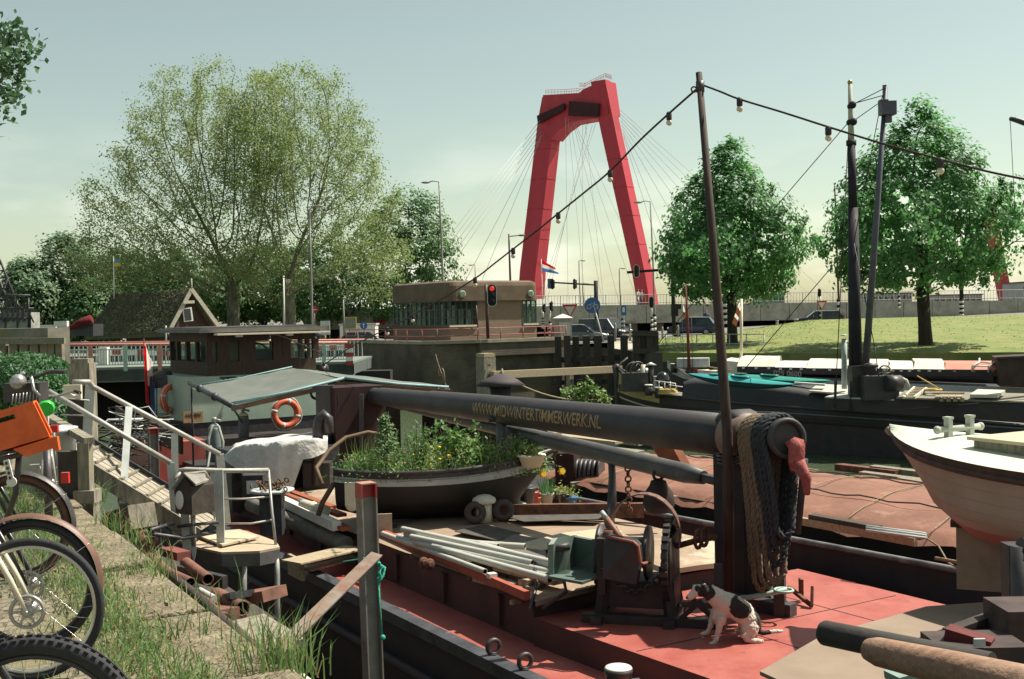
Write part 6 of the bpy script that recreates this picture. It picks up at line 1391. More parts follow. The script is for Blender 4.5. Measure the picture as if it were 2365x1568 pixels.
pot(pz(1290,1150,HT+.12),.12,.1,BLACK,'low dark pot of grey green thyme right of the daffodils',sprig)
pot(px(1228,1078,17.3),.2,.16,CREAM,'cream bowl of young plants in the dinghy bow',sprig)
t=thing('jerrycan','white plastic bottle with a green cap lying on the hatch','bottle',pz(1205,1172,HT+.12));q=MB();a,b=pz(1190,1165,HT+.22),pz(1225,1174,HT+.17);q.path([a,a.lerp(b,.1),a.lerp(b,.55),a.lerp(b,.85)],[.06,.085,.075,.04],12);q.build('body',WHITE,t);q=MB();q.path([a.lerp(b,.85),b],.042,10);q.build('cap',mat('green_cap',(.03,.22,.12)),t)
t=thing('mushroom_vent','cream mushroom vent with a domed cap on the hatch','vent',pz(1119,1205,HT+.1));c=pz(1119,1205,HT+.1);q=MB();q.lathe([(.125,0),(.12,.30)],c,Z,16);q.build('tube',CREAM,t);q=MB();q.lathe([(.16,.28),(.185,.31),(.17,.36),(.10,.405),(.02,.42)],c,Z,18);q.build('cap',mat('chalk_white',(.70,.66,.58),(.6,.53,.45),c3=(.3,.15,.08),lo3=.64,hi3=.72,s3=6),t)
t=thing('mushroom_vent','grey conical vent hat beside the domed mushroom vent','vent',pz(1084,1195,HT+.1));c=pz(1084,1195,HT+.1);q=MB();q.lathe([(.09,0),(.09,.24)],c,Z,12);q.build('tube',DARKSTEEL,t);q=MB();q.lathe([(.21,.23),(.21,.25),(.03,.36)],c,Z,18);q.build('cap',OLDWOOD,t)
for(u,v,lab)in[(1098,1196,'dark rubber fender ring leaning on the domed vent'),(1163,1190,'dark rubber fender ring at the foot of the grey post')]:
 c=pz(u,v+14,HT+.1)+Z*.17;q=MB();q.torus(c,V((.2,-1,.15)),.115,.055,20,10);tag(q.build('rubber_ring',mat('dusty_rubber',(.10,.075,.07),(.06,.05,.048),.9,14,.2)),lab,'fender','rubber fender rings on the hatch')
 # pontoon planks, reel and ladder behind the boom
t=thing('work_pontoon','low grey plank pontoon moored beyond the barge','pontoon',px(1330,1040,27));q=MB()
pa=[px(1180,985,31),px(1500,1030,26),px(1470,1062,23.5),px(1150,1020,27)]
pa=[V((p.x,p.y,-1.55))for p in pa];q.prism(pa,(0,0,-.5));q.build('hull',DARKSTEEL,t)
q=MB()
for k in range(9):a=pa[0].lerp(pa[3],k/9+.01);b=pa[1].lerp(pa[2],k/9+.01);a2=pa[0].lerp(pa[3],k/9+.1);b2=pa[1].lerp(pa[2],k/9+.1);q.prism([a,b,b2,a2],(0,0,.05),k%2)
q.build('planking',[OLDWOOD,WOOD],t)
for i,(u0,v0,u1,v1,d0,d1,w_,c_)in enumerate([(1212,985,1290,1002,27,26,.2,1),(1240,1000,1430,1022,26.5,25,.3,1),(1180,1012,1480,1045,26,24,.35,0),(1290,985,1400,1000,28,27,.3,0),(1200,1030,1460,1052,25.5,24,.25,1),(1180,972,1230,992,28,27,.2,0),(1330,1010,1480,1026,26,25,.2,0)]):
 q=MB();q.bar(px(u0,v0,d0),px(u1,v1,d1),w_,.06);tag(q.build('plank',[OLDWOOD,WOOD][c_]),['grey plank','pale plank'][c_]+' on the loose stack lying on the plank pontoon','plank','planks stacked on the pontoon')
t=thing('hose_reel','black hose reel on a timber sledge beside the dinghy bow','reel',px(1345,1118,20.5));q=MB();c=px(1350,1088,20.5);ax_=V((.95,-.3,0))
q.lathe([(.26,-.32),(.26,-.28),(.14,-.27),(.14,.27),(.26,.28),(.26,.32)],c,ax_,20)
for k in range(6):q.torus(c+ax_.normalized()*(-.2+.08*k),ax_,.19,.04,20,6)
q.build('drum',BLACK,t);q=MB();q.box(px(1312,1085,20.6),(.35,.5,.66),ax_);q.build('cabinet',mat('dark_red_brown',()),t);q=MB();q.bar(px(1320,1122,20.2),px(1392,1108,20.4),.12,.12);q.build('sledge',OLDWOOD,t)
# neighbour barge with brown tarpaulin
O2=V((5.0,14.15,0));A2=V((-.585,.811,0));B2x=V((.811,.585,0))
def N(s,t,z):return O2+A2*s+B2x*t+Z*z
nb=thing('tarp_barge','black barge with a brown tarpaulin stretched over its hold','boat',N(4,2.2,WATER))
GZ2=-1.5;st2=[(-9,1.2,3.2),(-7,.4,4.0),(-4,0,4.5),(4,0,4.5),(7,0,4.5),(10,.5,4.0),(13,1.0,3.4),(14.6,1.7,2.7)]
m_=MB()
for sd2 in(1,2):m_.grid([[N(r[0],r[sd2],GZ2),N(r[0],r[sd2],GZ2-.35),N(r[0],lerp(r[sd2],2.2,.1),WATER-.6)]for r in st2],0)
m_.quad(*[N(14.6,a,b)for a,b in((1.7,GZ2),(2.7,GZ2),(2.7,WATER-.6),(1.7,WATER-.6))]);m_.build('hull',HULL,nb)
m_=MB();m_.grid([[N(r[0],r[1]+.02,GZ2-.12),N(r[0],r[2]-.02,GZ2-.12)]for r in st2],0,False);m_.build('deck',DARKSTEEL,nb)
m_=MB();m_.path([N(r[0],r[1]-.02,GZ2+.02)for r in st2],.045,6,0);m_.path([N(r[0],r[2]+.02,GZ2+.02)for r in st2],.045,6,0);m_.build('gunwale',mat('worn_rail',(.26,.27,.27),(.10,.10,.11),.5,4,.1,.3),nb)
m_=MB();m_.prism([N(-2.0,.45,GZ2-.1),N(8.1,.45,GZ2-.1),N(8.1,4.1,GZ2-.1),N(-2.0,4.1,GZ2-.1)],(0,0,.34));m_.build('coaming',mat('coaming_black',(.02,.018,.018),rough=.7),nb)
TARPB=mat('brown_tarpaulin',(.245,.115,.076),(.175,.082,.056),.65,1.1,.45,c3=(.31,.175,.125),lo3=.55,hi3=.72,s3=2.5,bscale=4)
m_=MB();rows=[]
for i in range(40):
 s=-2.15+10.4*i/39;row=[]
 for j in range(19):
  t_=.34+3.86*j/18;e=math.sin(math.pi*j/18);zt3=GZ2+.26+.17*e**.8+.03*math.sin(s*4.2+.6*math.sin(t_*2))*e+.018*math.sin(t_*5+s*2.3)
  if abs(s-4.3)<.25 or abs(s-8)<.25:zt3-=.05*e
  if j==0 or j==18:zt3-=.10+.04*math.sin(s*6)
  row.append(N(s,t_,zt3))
 rows.append(row)
m_.grid(rows);m_.build('tarpaulin',TARPB,nb)
m_=MB()
for s in(-1.2,.1,1.4,2.7,4.0,5.3,6.6):m_.path([N(s+.9*k/12,.36+3.8*k/12,GZ2+.29+.19*math.sin(math.pi*k/12)**.8)for k in range(13)],.008,4)
for tt2 in(1.5,3.2):m_.path([N(-2+10*k/40,tt2,GZ2+.305+.17*math.sin(math.pi*(tt2-.34)/3.86)**.8+.02*math.sin(k*1.7))for k in range(41)],.012,4,1)
m_.build('lashing',[ROPE,BLACK],nb)
def on2(u,v,z_):return pz(u,v,z_)
for(u0,v0,u1,v1,z_,w_,mi,lab)in[(1850,1203,2115,1252,-1.18,.07,0,'pale timber beam along the near edge of the brown tarpaulin'),(1875,1192,2030,1220,-1.10,.14,1,'dark plank on top of the timber beam on the tarpaulin'),(2000,1225,2140,1243,-1.10,.05,2,'bundle of thin grey conduit on the tarpaulin edge')]:
 q=MB();a,b=on2(u0,v0,z_),on2(u1,v1,z_)
 if mi==2:
  for k in range(4):q.tube(a+V((.02*k,.06*k,.02*(k%2))),b+V((.02*k,.06*k,.02*(k%2))),.018,n=6)
 else:q.bar(a,b,w_,.10 if mi==0 else .06)
 tag(q.build(['timber_beam','plank','conduit'][mi],[WOOD,DARKWOOD,GALV][mi]),lab,['beam','plank','conduit'][mi])
q=MB();q.path([pz(2140,1243,-1.1),pz(2168,1262,-1.2),pz(2190,1300,-1.35),pz(2235,1325,-1.4)],.012,5);q.path([px(2160,1289,13.6),px(2250,1305,13.2),px(2365,1322,12.6)],.022,6);tag(q.build('mooring_rope',ROPE),'thin pale rope trailing from the conduit along the black rail','rope')
for k,(u0,v0,u1,v1,d0,d1,c_)in enumerate([(1935,1078,2075,1094,21,20,0),(2015,1082,2130,1096,20.5,19.8,1),(1990,1096,2160,1118,20,19,1),(1850,1106,1950,1112,20.5,20,2),(2080,1110,2180,1126,19.3,18.6,1)]):
 q=MB();q.bar(px(u0,v0,d0),px(u1,v1,d1),.2,.12);tag(q.build('floating_beam',[RUST,OLDWOOD,WOOD][c_]),['rust red','dark grey','pale'][c_]+' beam lying at the far side of the brown tarpaulin '+['nearest the open water','against the white boat bow','lowest beside the boat','left of the others','touching the boat stem'][k],'beam','beams on the far side of the tarpaulin')
q=MB();q.box(pz(1520,1156,-.98),(.4,.15,.03),V((1,.3,0)));q.box(pz(1545,1150,-.97),(.25,.1,.05),V((1,.5,0)));tag(q.build('wood_offcut',OLDWOOD),'small wood offcuts lying on the tarpaulin behind the pulley block','offcut')
m_=MB();m_.prism([N(10.4,.9,GZ2-.1),N(10.4,2.2,GZ2-.1),N(13.8,2.2,GZ2-.1),N(13.8,1.2,GZ2-.1)],(0,0,1.35));m_.build('stern_cover',mat('coaming_black',()),nb)
q=MB();c=px(2318,1290,11.4);q.box(c+Z*.06,(.85,.8,.62),V((.9,-.4,0)));q.box(c+Z*.40,(.95,.9,.06),V((.9,-.4,0)),mi=1);tag(q.build('boat_chock',[mat('plywood_chock',(.36,.28,.2),(.28,.22,.16)),DARKWOOD]),'plywood box chock carrying the white boat','chock')
q=MB();q.path([N(-8.2,2.2,GZ2),px(2356,1270,8.6)],.10,8);q.box(px(2345,1300,8.7),(.16,.16,.30));q.box(px(2352,1345,8.7),(.2,.14,.28));q.path([px(2356,1568,8.6),px(2354,1260,8.6)],.07,8);tag(q.build('mooring_post',BLACK),'dark upright steel post with brackets at the right picture edge','post')
# white boat on the right
wb=px(2054,990,12.6);wax=V((.47,-.883,0)).normalized()
t=thing('white_boat','white wooden boat with a pink bottom standing on chocks on the tarpaulin barge','boat',V((wb.x+.8,wb.y-1.6,-1.2)))
gzw=wb.z-.16
S1,S2,wsd=hull_loft(V((wb.x,wb.y,gzw)),6.2,wax,2.35,.92,.16,.1,.42,.7,30,1.35,.86)
HB=mat('cream_hull_paint',(.37,.285,.225),(.31,.235,.18),.6,1.8,.08,c3=(.36,.25,.19),lo3=.6,hi3=.75,s3=3);PK=mat('faded_pink_bottom',(.40,.185,.15),(.35,.15,.125),.65,2.2,.08)
m_=MB()
for S in(S1,S2):
 m_.grid([[r[1],r[2],r[2].lerp(r[3],.5),r[3],r[3].lerp(r[4],.45)]for r in S],0);m_.grid([[r[3].lerp(r[4],.45),r[4],r[5]]for r in S],1);m_.grid([r[0:2]for r in S],2)
m_.build('hull',[HB,PK,mat('dark_rubbing_strake',(.10,.05,.04),(.05,.035,.03))],t)
m_=MB()
for S in(S1,S2):m_.path([r[1]+Z*.01 for r in S],.032,6)
m_.build('rubbing_strake',mat('dark_rubbing_strake',()),t)
m_=MB()
for S in(S1,S2):
 for f_ in(lambda r:r[2],lambda r:r[2].lerp(r[3],.36),lambda r:r[2].lerp(r[3],.70),lambda r:r[3],lambda r:r[3].lerp(r[4],.5)):m_.path([f_(r)for r in S[1:]],.0028,4)
m_.build('plank_seam',mat('seam_brown',(.33,.245,.19),(.27,.2,.155)),t)
m_=MB();m_.grid([[a[0].lerp(b[0],k/8)+Z*(.05*math.sin(math.pi*k/8)+.003)for k in range(9)]for a,b in zip(S1,S2)],0);m_.build('deck',mat('pale_green_deck',(.56,.60,.49),(.48,.52,.42),.5,3,.05),t)
m_=MB();m_.path([S1[0][k]+(wax*-.015)for k in range(6)],[.05,.05,.05,.045,.04,.03],8);m_.build('stem',mat('weathered_stem',(.22,.16,.12),(.3,.24,.18)),t)
def wd(s,b,z):return V((wb.x,wb.y,gzw))+wax*s+wsd*b+Z*z
m_=MB();
for b_ in(-.16,.16):m_.box(wd(.95,b_,.21),(.062,.062,.27),wax);m_.box(wd(.95,b_,.355),(.078,.078,.025),wax)
m_.tube(wd(.95,-.32,.24),wd(.95,.32,.24),.032,n=10);m_.ball(wd(.95,-.32,.24),.043,8,6);m_.ball(wd(.95,.32,.24),.043,8,6);m_.build('bitts',mat('bitts_grey_white',(.42,.43,.37),(.34,.35,.30)),t)
m_=MB();m_.frame8([wd(1.55,-.5,.04),wd(1.55,.5,.04),wd(4.2,.68,.04),wd(4.2,-.68,.04)],[wd(1.55,-.5,.20),wd(1.55,.5,.20),wd(4.2,.68,.22),wd(4.2,-.68,.22)]);m_.build('hatch_side',OLDWOOD,t)
m_=MB();m_.frame8([wd(1.50,-.54,.203),wd(1.50,.54,.203),wd(4.2,.72,.223),wd(4.2,-.72,.223)],[wd(1.50,-.54,.235),wd(1.50,.54,.235),wd(4.2,.72,.255),wd(4.2,-.72,.255)]);m_.build('hatch_cover',mat('bleached_plywood',(.50,.43,.31),(.42,.36,.26),.8,2,.05),t)
m_=MB();p=px(2168,1100,10.95);m_.ball(p,.045,8,6,0,(.5,.5,1.2));m_.build('hawse_hole',BLACK,t)
# bottom right clutter on the fore deck
q=MB();z_=-.98
q.prism([pz(1755,1550,z_),pz(1898,1468,z_),pz(2140,1400,z_),pz(2360,1384,z_),pz(2420,1440,z_),pz(2365,1600,z_),pz(1905,1620,z_)],(0,0,-.03));q.prism([pz(1790,1562,z_-.06),pz(2300,1480,z_-.06),pz(2420,1560,z_-.06),pz(1950,1640,z_-.06)],(0,0,-.30),1);q.prism([pz(2010,1450,z_-.06),pz(2350,1392,z_-.06),pz(2420,1440,z_-.06),pz(2200,1480,z_-.06)],(0,0,-.7),1)
tag(q.build('plywood_cover',[mat('sun_bleached_ply',(.27,.205,.155),(.21,.16,.12),.85,1.4,.06),BLACK]),'large plywood cover board in the lower right corner on the fore deck','board')
q=MB();a,b=px(1897,1460,7.75),px(2290,1540,6.9);q.path([a,a.lerp(b,.02),b],[.07,.085,.09],14);tag(q.build('black_spar',mat('tarred_spar',(.035,.032,.03),(.05,.045,.04),.8,8,.2)),'blunt black spar end lying across the plywood cover','spar')
q=MB();a,b=px(2005,1500,6.75),px(2440,1600,5.7);q.path([a-(b-a)*.012,a,a.lerp(b,.06),a.lerp(b,.5),b],[.035,.065,.085,.10,.11],16);tag(q.build('wooden_spar',mat('salmon_wood',(.34,.20,.13),(.22,.13,.09),.75,5,.3,stretch=(1,5,5),c3=(.42,.30,.22),lo3=.5,hi3=.7,s3=3)),'pale reddish wooden spar with a rounded end in the lower right corner','spar')
t=thing('iron_fitting','dark iron winch fitting with a red block at the lower right edge','winch',px(2280,1530,7.4));q=MB();q.bar(px(2115,1498,7.6),px(2190,1470,7.6),.09,.09);q.bar(px(2190,1470,7.6),px(2330,1418,7.9),.09,.10);q.bar(px(2330,1418,7.9),px(2400,1420,7.9),.10,.12);q.box(px(2360,1480,7.6),(.35,.4,.5));q.box(px(2250,1520,7.3),(.55,.4,.25));q.path([px(2200,1500,7.4),px(2290,1540,7.3)],.06,8);q.build('frame',mat('iron_brown',(.075,.05,.045),(.04,.03,.03),.7,5,.1),t);q=MB();q.bar(px(2185,1468,7.35),px(2290,1500,7.2),.14,.13);q.build('red_block',mat('oxblood',(.13,.022,.022),(.08,.016,.016)),t);q=MB();q.box(px(2262,1484,7.1),(.07,.02,.05));q.build('plate',GALV,t)
q=MB();q.bar(px(2060,1566,6.9),px(2170,1535,7.0),.16,.05);tag(q.build('green_board',mat('pale_green_lid',(.24,.32,.28),(.18,.24,.21))),'faded green panel under the wooden spar','board')
c=pz(1428,1600,SIDE);c=V((px(1428,1545,10.6).x,10.6,SIDE));tz=px(1428,1543,10.6).z
t=thing('bollard','black bollard with a white painted top on the barge side deck','bollard',c);q=MB();q.lathe([(.13,0),(.125,tz-SIDE-.05),(.135,tz-SIDE-.04),(.135,tz-SIDE-.002)],c,Z,20);q.tube(c+V((-.2,-.05,tz-SIDE-.14)),c+V((.2,.05,tz-SIDE-.14)),.03,n=8);q.build('post',BLACK,t);q=MB();q.lathe([(.134,tz-SIDE-.001),(.12,tz-SIDE+.014),(.02,tz-SIDE+.02)],c,Z,20);q.build('cap',WHITE,t)
# black barge with yellow bow, kayaks and masts
YEL=mat('ochre_bow_paint',(.46,.36,.18),(.38,.29,.14),.5,3,.04)
stn3=[(1425,852,50.5,0,903,913,917),(1444,868,50,.10,911,921,925),(1464,884,49.6,.28,918,928,932),(1490,900,49.2,.52,924,936,940),(1523,912,48.7,.75,931,942,946),(1590,921,47.8,.95,940,950,954),(1661,929,47,1,948,958,962),(1800,940,45.6,1,960,970,974),(1962,951,44,1,972,982,986),(2200,970,41.8,1,992,1002,1006),(2480,995,39.5,1,1018,1028,1032)]
bv=V((1.9,4.6,0))
t=thing('black_barge','long black barge with an ochre yellow bow, twin masts and dark tarpaulin','boat',V((13,46,WATER)))
NG=[px(r[0],r[1],r[2])for r in stn3];FG=[p+bv*r[3]+Z*.05 for p,r in zip(NG,stn3)]
def row3(k):return[px(r[0],r[k],r[2])+V((.02*(k-4),.08*(k-4),0))for r in stn3]
r1,r2,r3=row3(4),row3(5),row3(6);wl=[V((p.x+.5*(1-r[3]),p.y+.5,WATER-.5))for p,r in zip(NG,stn3)]
m_=MB();m_.grid([NG[:5],r1[:5]],1);m_.grid([r1,r2],0);m_.grid([NG[4:],r1[4:]],0);m_.grid([r2[:5],r3[:5]],2);m_.grid([r2[4:],r3[4:]],0);m_.grid([r3,wl],0)
m_.grid([FG,[V((p.x,p.y,WATER-.5))for p in FG]],0);m_.quad(NG[0],FG[0]+V((.05,.1,0)),V((FG[0].x,FG[0].y,WATER)),wl[0]);m_.build('hull',[HULL,YEL,WHITE],t)
m_=MB();m_.grid([[a-Z*.18,b-Z*.18]for a,b in zip(NG,FG)],0,False);m_.build('deck',mat('grey_barge_deck',(.20,.20,.19),(.13,.13,.125),.7,1.5,.05),t)
m_=MB();m_.path([p+Z*.03 for p in NG],.06,6);m_.path([p+Z*.03 for p in FG],.06,6);m_.path([NG[0]+V((-.1,0,.15)),NG[0]-Z*.4,r3[0],wl[0]+V((-.2,0,0))],.13,8);m_.path([px(1527,947,48.5),px(1800,953,45.3),px(2365,990,40.3)],.03,5,1);m_.build('gunwale',[BLACK,mat('blue_grey_edge',(.13,.15,.19))],t)
m_=MB();put_text(m_,'VEREN 57',.42,(r1[0]+r1[2]*1+NG[0]+NG[2])/4+V((.02,-.20,-.12)),(r1[2]-r1[0]+V((0,0,.30))).normalized(),Z,0,.004,.01,.8);m_.build('lettering',DARKWOOD,t)
cabp=[(1572,884,47.5),(1600,880,47.3),(1700,888,46.3),(1835,904,44.9),(1905,918,44.2)]
m_=MB();top_=[px(u,v,d)+V((.2,.6,0))for u,v,d in cabp]
m_.grid([[px(u,min(945,922+(u-1572)*.07),d)+V((.1,.35,0))for u,v,d in cabp],[p-Z*.15+V((0,-.1,0))for p in top_],top_,[p+V((1.3,3.0,.12))for p in top_],[p+V((1.5,3.4,-.9))for p in top_]]);m_.quad(px(1572,922,47.5)+V((.1,.35,0)),top_[0],top_[0]+V((1.3,3.0,.12)),top_[0]+V((1.5,3.4,-.9)));m_.build('dark_tarpaulin',mat('black_tarpaulin',(.022,.022,.026),(.035,.034,.038),.6,1.5,.2),t)
m_=MB();m_.prism([px(1868,905,44.8),px(1953,912,44.1),px(1985,894,45.2),px(1890,890,46.0)],(0,0,.06),0);m_.prism([px(1905,919,43.8),px(2065,925,42.6),px(2085,908,43.6),px(1955,905,44.9)],(0,0,.05),1);m_.prism([px(2070,921,42.4),px(2480,935,39.8),px(2480,915,41.5),px(2090,905,44)],(0,0,.06),2);m_.grid([[px(1905,919,43.8),px(2065,925,42.6),px(2480,935,39.8)],[px(1905,945,43.8),px(2065,956,42.6),px(2480,985,39.8)]],3,False);m_.prism([px(2240,918,41.3),px(2305,919,40.9),px(2322,908,41.8),px(2258,906,42.4)],(0,0,.12),0);m_.build('hatch',[mat('pale_hatch',(.56,.52,.42),(.48,.45,.37),.6,2),GALV,mat('worn_deck',(.24,.22,.17),(.16,.15,.12),.8,1),HULL],t)
m_=MB();m_.path([px(1950,898,44.4),px(1950,782,44.4)],.11,12);m_.lathe([(.13,0),(.13,.02)],px(1950,790,44.4),Z,12);m_.lathe([(.17,.14),(.05,.2)],px(1950,784,44.4),Z,12);m_.build('chimney',mat('pale_flue',(.42,.47,.44),(.34,.38,.36),.5,4),t)
m1,m2=px(1977,905,43.8),px(1963,190,43.8);m_=MB();m_.path([m1,px(1970,480,43.8)],[.27,.19],14);m_.path([px(1970,480,43.8),px(1966,330,43.8)],[.17,.15],12);m_.path([px(1966,330,43.8),m2],[.12,.07],10,1);m_.lathe([(.19,-.1),(.19,.1)],px(1966,330,43.8),Z,12);m_.ball(m2,.1,8,6,2);m_.ball(px(1969,242,43.7),.15,8,6);m_.ball(px(1971,281,43.7),.15,8,6);m_.ball(px(1964,246,43.8),.13,8,6);m_.ball(px(1962,283,43.8),.13,8,6);m_.build('mast',[mat('mast_black',(.030,.028,.036),(.02,.019,.024),.72,2),mat('mast_cream',(.50,.47,.38)),mat('brass',(.4,.28,.1),metal=.7,rough=.4)],t)
g1,g2=px(1996,890,43.4),px(2046,200,42.5);m_=MB();m_.path([g1,g1.lerp(g2,.5),g2],[.14,.12,.075],12);m_.torus(px(1998,868,43.4),Z,.2,.03,12,5);m_.box(px(2050,250,42.4),(.55,.4,.5));m_.box(px(2040,248,42.5),(.3,.3,.55));m_.box(px(2052,272,42.4),(.2,.2,.35));m_.box(px(2043,212,42.6),(.12,.12,.5));m_.build('gaff',mat('gaff_grey',(.09,.085,.11),(.06,.058,.075),.5,3),t)
m_=MB()
for(u0,v0,u1,v1,d0,d1)in[(1964,244,2040,205,43.8,42.6),(1968,240,2040,220,43.8,42.6),(1970,280,2038,232,43.8,42.6),(1958,284,1470,852,43.8,49.6),(1969,560,1715,858,43.8,46.5),(1960,300,1930,900,43.8,44),(1972,300,1966,900,43.8,43.6),(2038,220,1972,560,42.6,43.6),(1972,560,2020,800,43.6,43),(2020,800,2028,860,43,43)]:m_.tube(px(u0,v0,d0),px(u1,v1,d1),.018,n=4)
for u in(1930,1966):m_.path([px(u,880,43.5),px(u-2,948,43.3)],[.06,.045],6);m_.ball(px(u-2,945,43.3),.08,8,5)
m_.path([px(2040,950,42),px(2480,912,40)],.012,4);m_.build('rigging',CABLE,t)
m_=MB();c=px(2044,862,42.8);m_.torus(c,V((.3,-1,.1)),.29,.03,24,6,0)
for k in range(7):
 an=2*math.pi*k/7;f_=lambda r,o:c+V((math.cos(an+o)*r,-.02,math.sin(an+o)*r));m_.path([c,f_(.1,.0),f_(.2,.25),f_(.28,.6)],.02,4,1)
m_.box(px(2030,895,43),(1.3,.7,.9),mi=0);m_.lathe([(.3,-.3),(.3,.3)],px(2062,885,42.6),V((1,.2,0)),16,0);m_.path([px(2076,872,42.6),px(2092,880,42.5),px(2098,896,42.5)],.09,8,1);m_.box(px(1990,880,43.6),(.9,.6,1.2),mi=0);m_.ball(px(2010,845,43),.25,8,5,0,(1.3,.7,.5));m_.build('deck_winch',[WK,mat('winch_grey',(.45,.43,.36))],t)
m_=MB();m_.torus(px(1463,858,49.2),V((.5,-1,0)),.40,.035,22,6);m_.torus(px(1473,856,49.0),V((.5,-1,0)),.38,.035,22,6)
for k in range(6):an=k*math.pi/3;c=px(1463,858,49.2);m_.tube(c,c+V((math.cos(an)*.36,.15*math.cos(an),math.sin(an)*.38)),.025,n=4)
m_.box(px(1466,882,49),(1.1,.6,.8));m_.build('anchor_windlass',WK,t);MB().path([px(1425,850,50.5),px(1435,838,51),px(1450,826,51)],.05,6).build('bowsprit_stub',WK,t);MB().ball(px(1424,848,50.5),.16,8,6).build('stem_head',WK,t)
m_=MB();m_.path([px(1485,893,48.8),px(1486,842,48.8)],.10,8,0);m_.path([px(1503,893,48.9),px(1503,842,48.9)],.12,8,1);m_.lathe([(.26,0),(.02,.12)],px(1503,843,48.9),Z,12,2);m_.ball(px(1490,856,50.4),.25,10,6,2,(1.4,1,.5))
for u,v in((1498,897),(1521,903)):m_.lathe([(.16,-.3),(.16,.12)],px(u,v,48.4),Z,12,1);m_.lathe([(.18,.12),(.17,.17)],px(u,v,48.4),Z,12,2)
m_.box(px(1512,890,49.6),(.5,.3,.8),mi=3);m_.build('deck_fitting',[CREAM,BLACK,WHITE,GALV],t)
m_=MB();m_.path([px(1512,903,48.2),px(1511,879,48.2),px(1560,886,47.6),px(1562,900,47.6)],.025,5)
for u in(1522,1535,1548):m_.tube(px(u,881,48),px(u,902,48),.02,n=4)
m_.build('guard_rail',WHITE,t)
m_=MB();m_.ball(px(1531,878,48.8),.30,12,9,0,(1,1,1.25));tag(m_.build('ball_fender',mat('glossy_black_fender',(.03,.03,.032),rough=.2)),'glossy black ball fender on the yellow bowed barge','fender')
m_=MB()
for k in range(4):m_.torus(px(1543,908,47.9)+Z*(.05*k),Z,.40-.02*k,.035,20,5)
tag(m_.build('rope_coil',mat('yellow_rope',(.55,.40,.14),(.42,.30,.1),.8,20)),'flat coil of yellow rope on the foredeck of the black barge','rope')
def kayak(a,b,w,h_,top,bot,label):
 t=thing('kayak',label,'kayak',(a+b)/2,'teal kayaks on the black barge');ax=(b-a);L=ax.length;ax.normalize();s_=ax.cross(Z).normalized();u_=s_.cross(ax);rows=[];lows=[]
 for i in range(21):
  k=i/20;f_=math.sin(math.pi*k)**.62;c=a+ax*L*k+u_*(.10*(abs(2*k-1))**3);hw=w/2*f_+.005
  rows.append([c-s_*hw,c-s_*hw*.55+u_*h_*.30*f_,c+u_*h_*.42*f_,c+s_*hw*.55+u_*h_*.30*f_,c+s_*hw]);lows.append([c-s_*hw,c-s_*hw*.75-u_*h_*.5*f_,c-u_*h_*.62*f_,c+s_*hw*.75-u_*h_*.5*f_,c+s_*hw])
 m_=MB();m_.grid(rows);m_.build('deck',top,t);m_=MB();m_.grid(lows);m_.build('hull',bot,t)
 m_=MB();c=a.lerp(b,.5)+u_*h_*.42;pts=[c+ax*(.38*math.cos(x))+s_*(.19*math.sin(x))+u_*.02 for x in[2*math.pi*k/20 for k in range(20)]];m_.path(pts,.025,6,closed=True);m_.add([p+u_*.005 for p in pts],[tuple(range(20))],1);m_.build('cockpit',[top,BLACK],t)
 m_=MB();c=a.lerp(b,.26)+u_*h_*.40;pts=[c+ax*(.26*math.cos(x))+s_*(.12*math.sin(x))for x in[2*math.pi*k/16 for k in range(16)]];m_.prism(pts,u_*.03);m_.build('hatch_lid',top,t)
TEAL=mat('teal_kayak_deck',(.06,.36,.36),(.045,.29,.30),.25,2);TEALD=mat('dark_teal_hull',(.012,.06,.085),(.01,.045,.065),.3,2)
kayak(px(1589,868,46.6),px(1836,893,44.6),.62,.42,TEAL,TEALD,'teal kayak with a dark hull lying nearest on the black tarpaulin')
kayak(px(1640,867,48.6),px(1920,884,46.2),.58,.36,mat('sea_green_kayak',(.05,.33,.25),(.04,.26,.20),.3,2),mat('sea_green_hull',(.03,.20,.16),(.025,.16,.13),.35,2),'sea green kayak lying just behind the teal one')
m_=MB();m_.bar(px(1835,884,45.4),px(1906,889,44.9),.3,.08);tag(m_.build('grey_board',GALV),'grey board lying beside the kayak tails','board')
t=thing('pallet','small timber pallet on the black barge deck','pallet',px(2195,920,41.3));m_=MB()
for k in range(4):c=px(2167+16*k,915,41.5-.12*k);m_.box(c,(.2,.9,.05),V((.9,-.35,0)));m_.box(c-Z*.1+V((0,-.3,0)),(.14,.12,.14),V((.9,-.35,0)))
m_.box(px(2190,908,41.6),(1.1,.1,.06),V((.95,-.25,0)));m_.build('boards',WOOD,t)
t=thing('ladder','short cream wooden ladder on the black barge deck','ladder',px(2110,915,42.3));m_=MB();a,b,c,e=px(2087,918,42.2),px(2112,895,43.6),px(2112,918,42.0),px(2140,897,43.3);m_.bar(a,b,.07,.1);m_.bar(c,e,.07,.1)
for k in range(7):m_.bar(a.lerp(b,k/6),c.lerp(e,k/6),.05,.05)
m_.build('rungs',CREAM,t);m_=MB();m_.torus(px(2155,900,42.8),Z,.3,.04,16,5);m_.torus(px(2155,899,42.8),Z,.22,.04,16,5);m_.path([px(2118,868,43),px(2170,898,42.4)],.025,4);tag(m_.build('rope_coil',mat('yellow_rope',())),'loose yellow rope coil beside the cream ladder','rope')
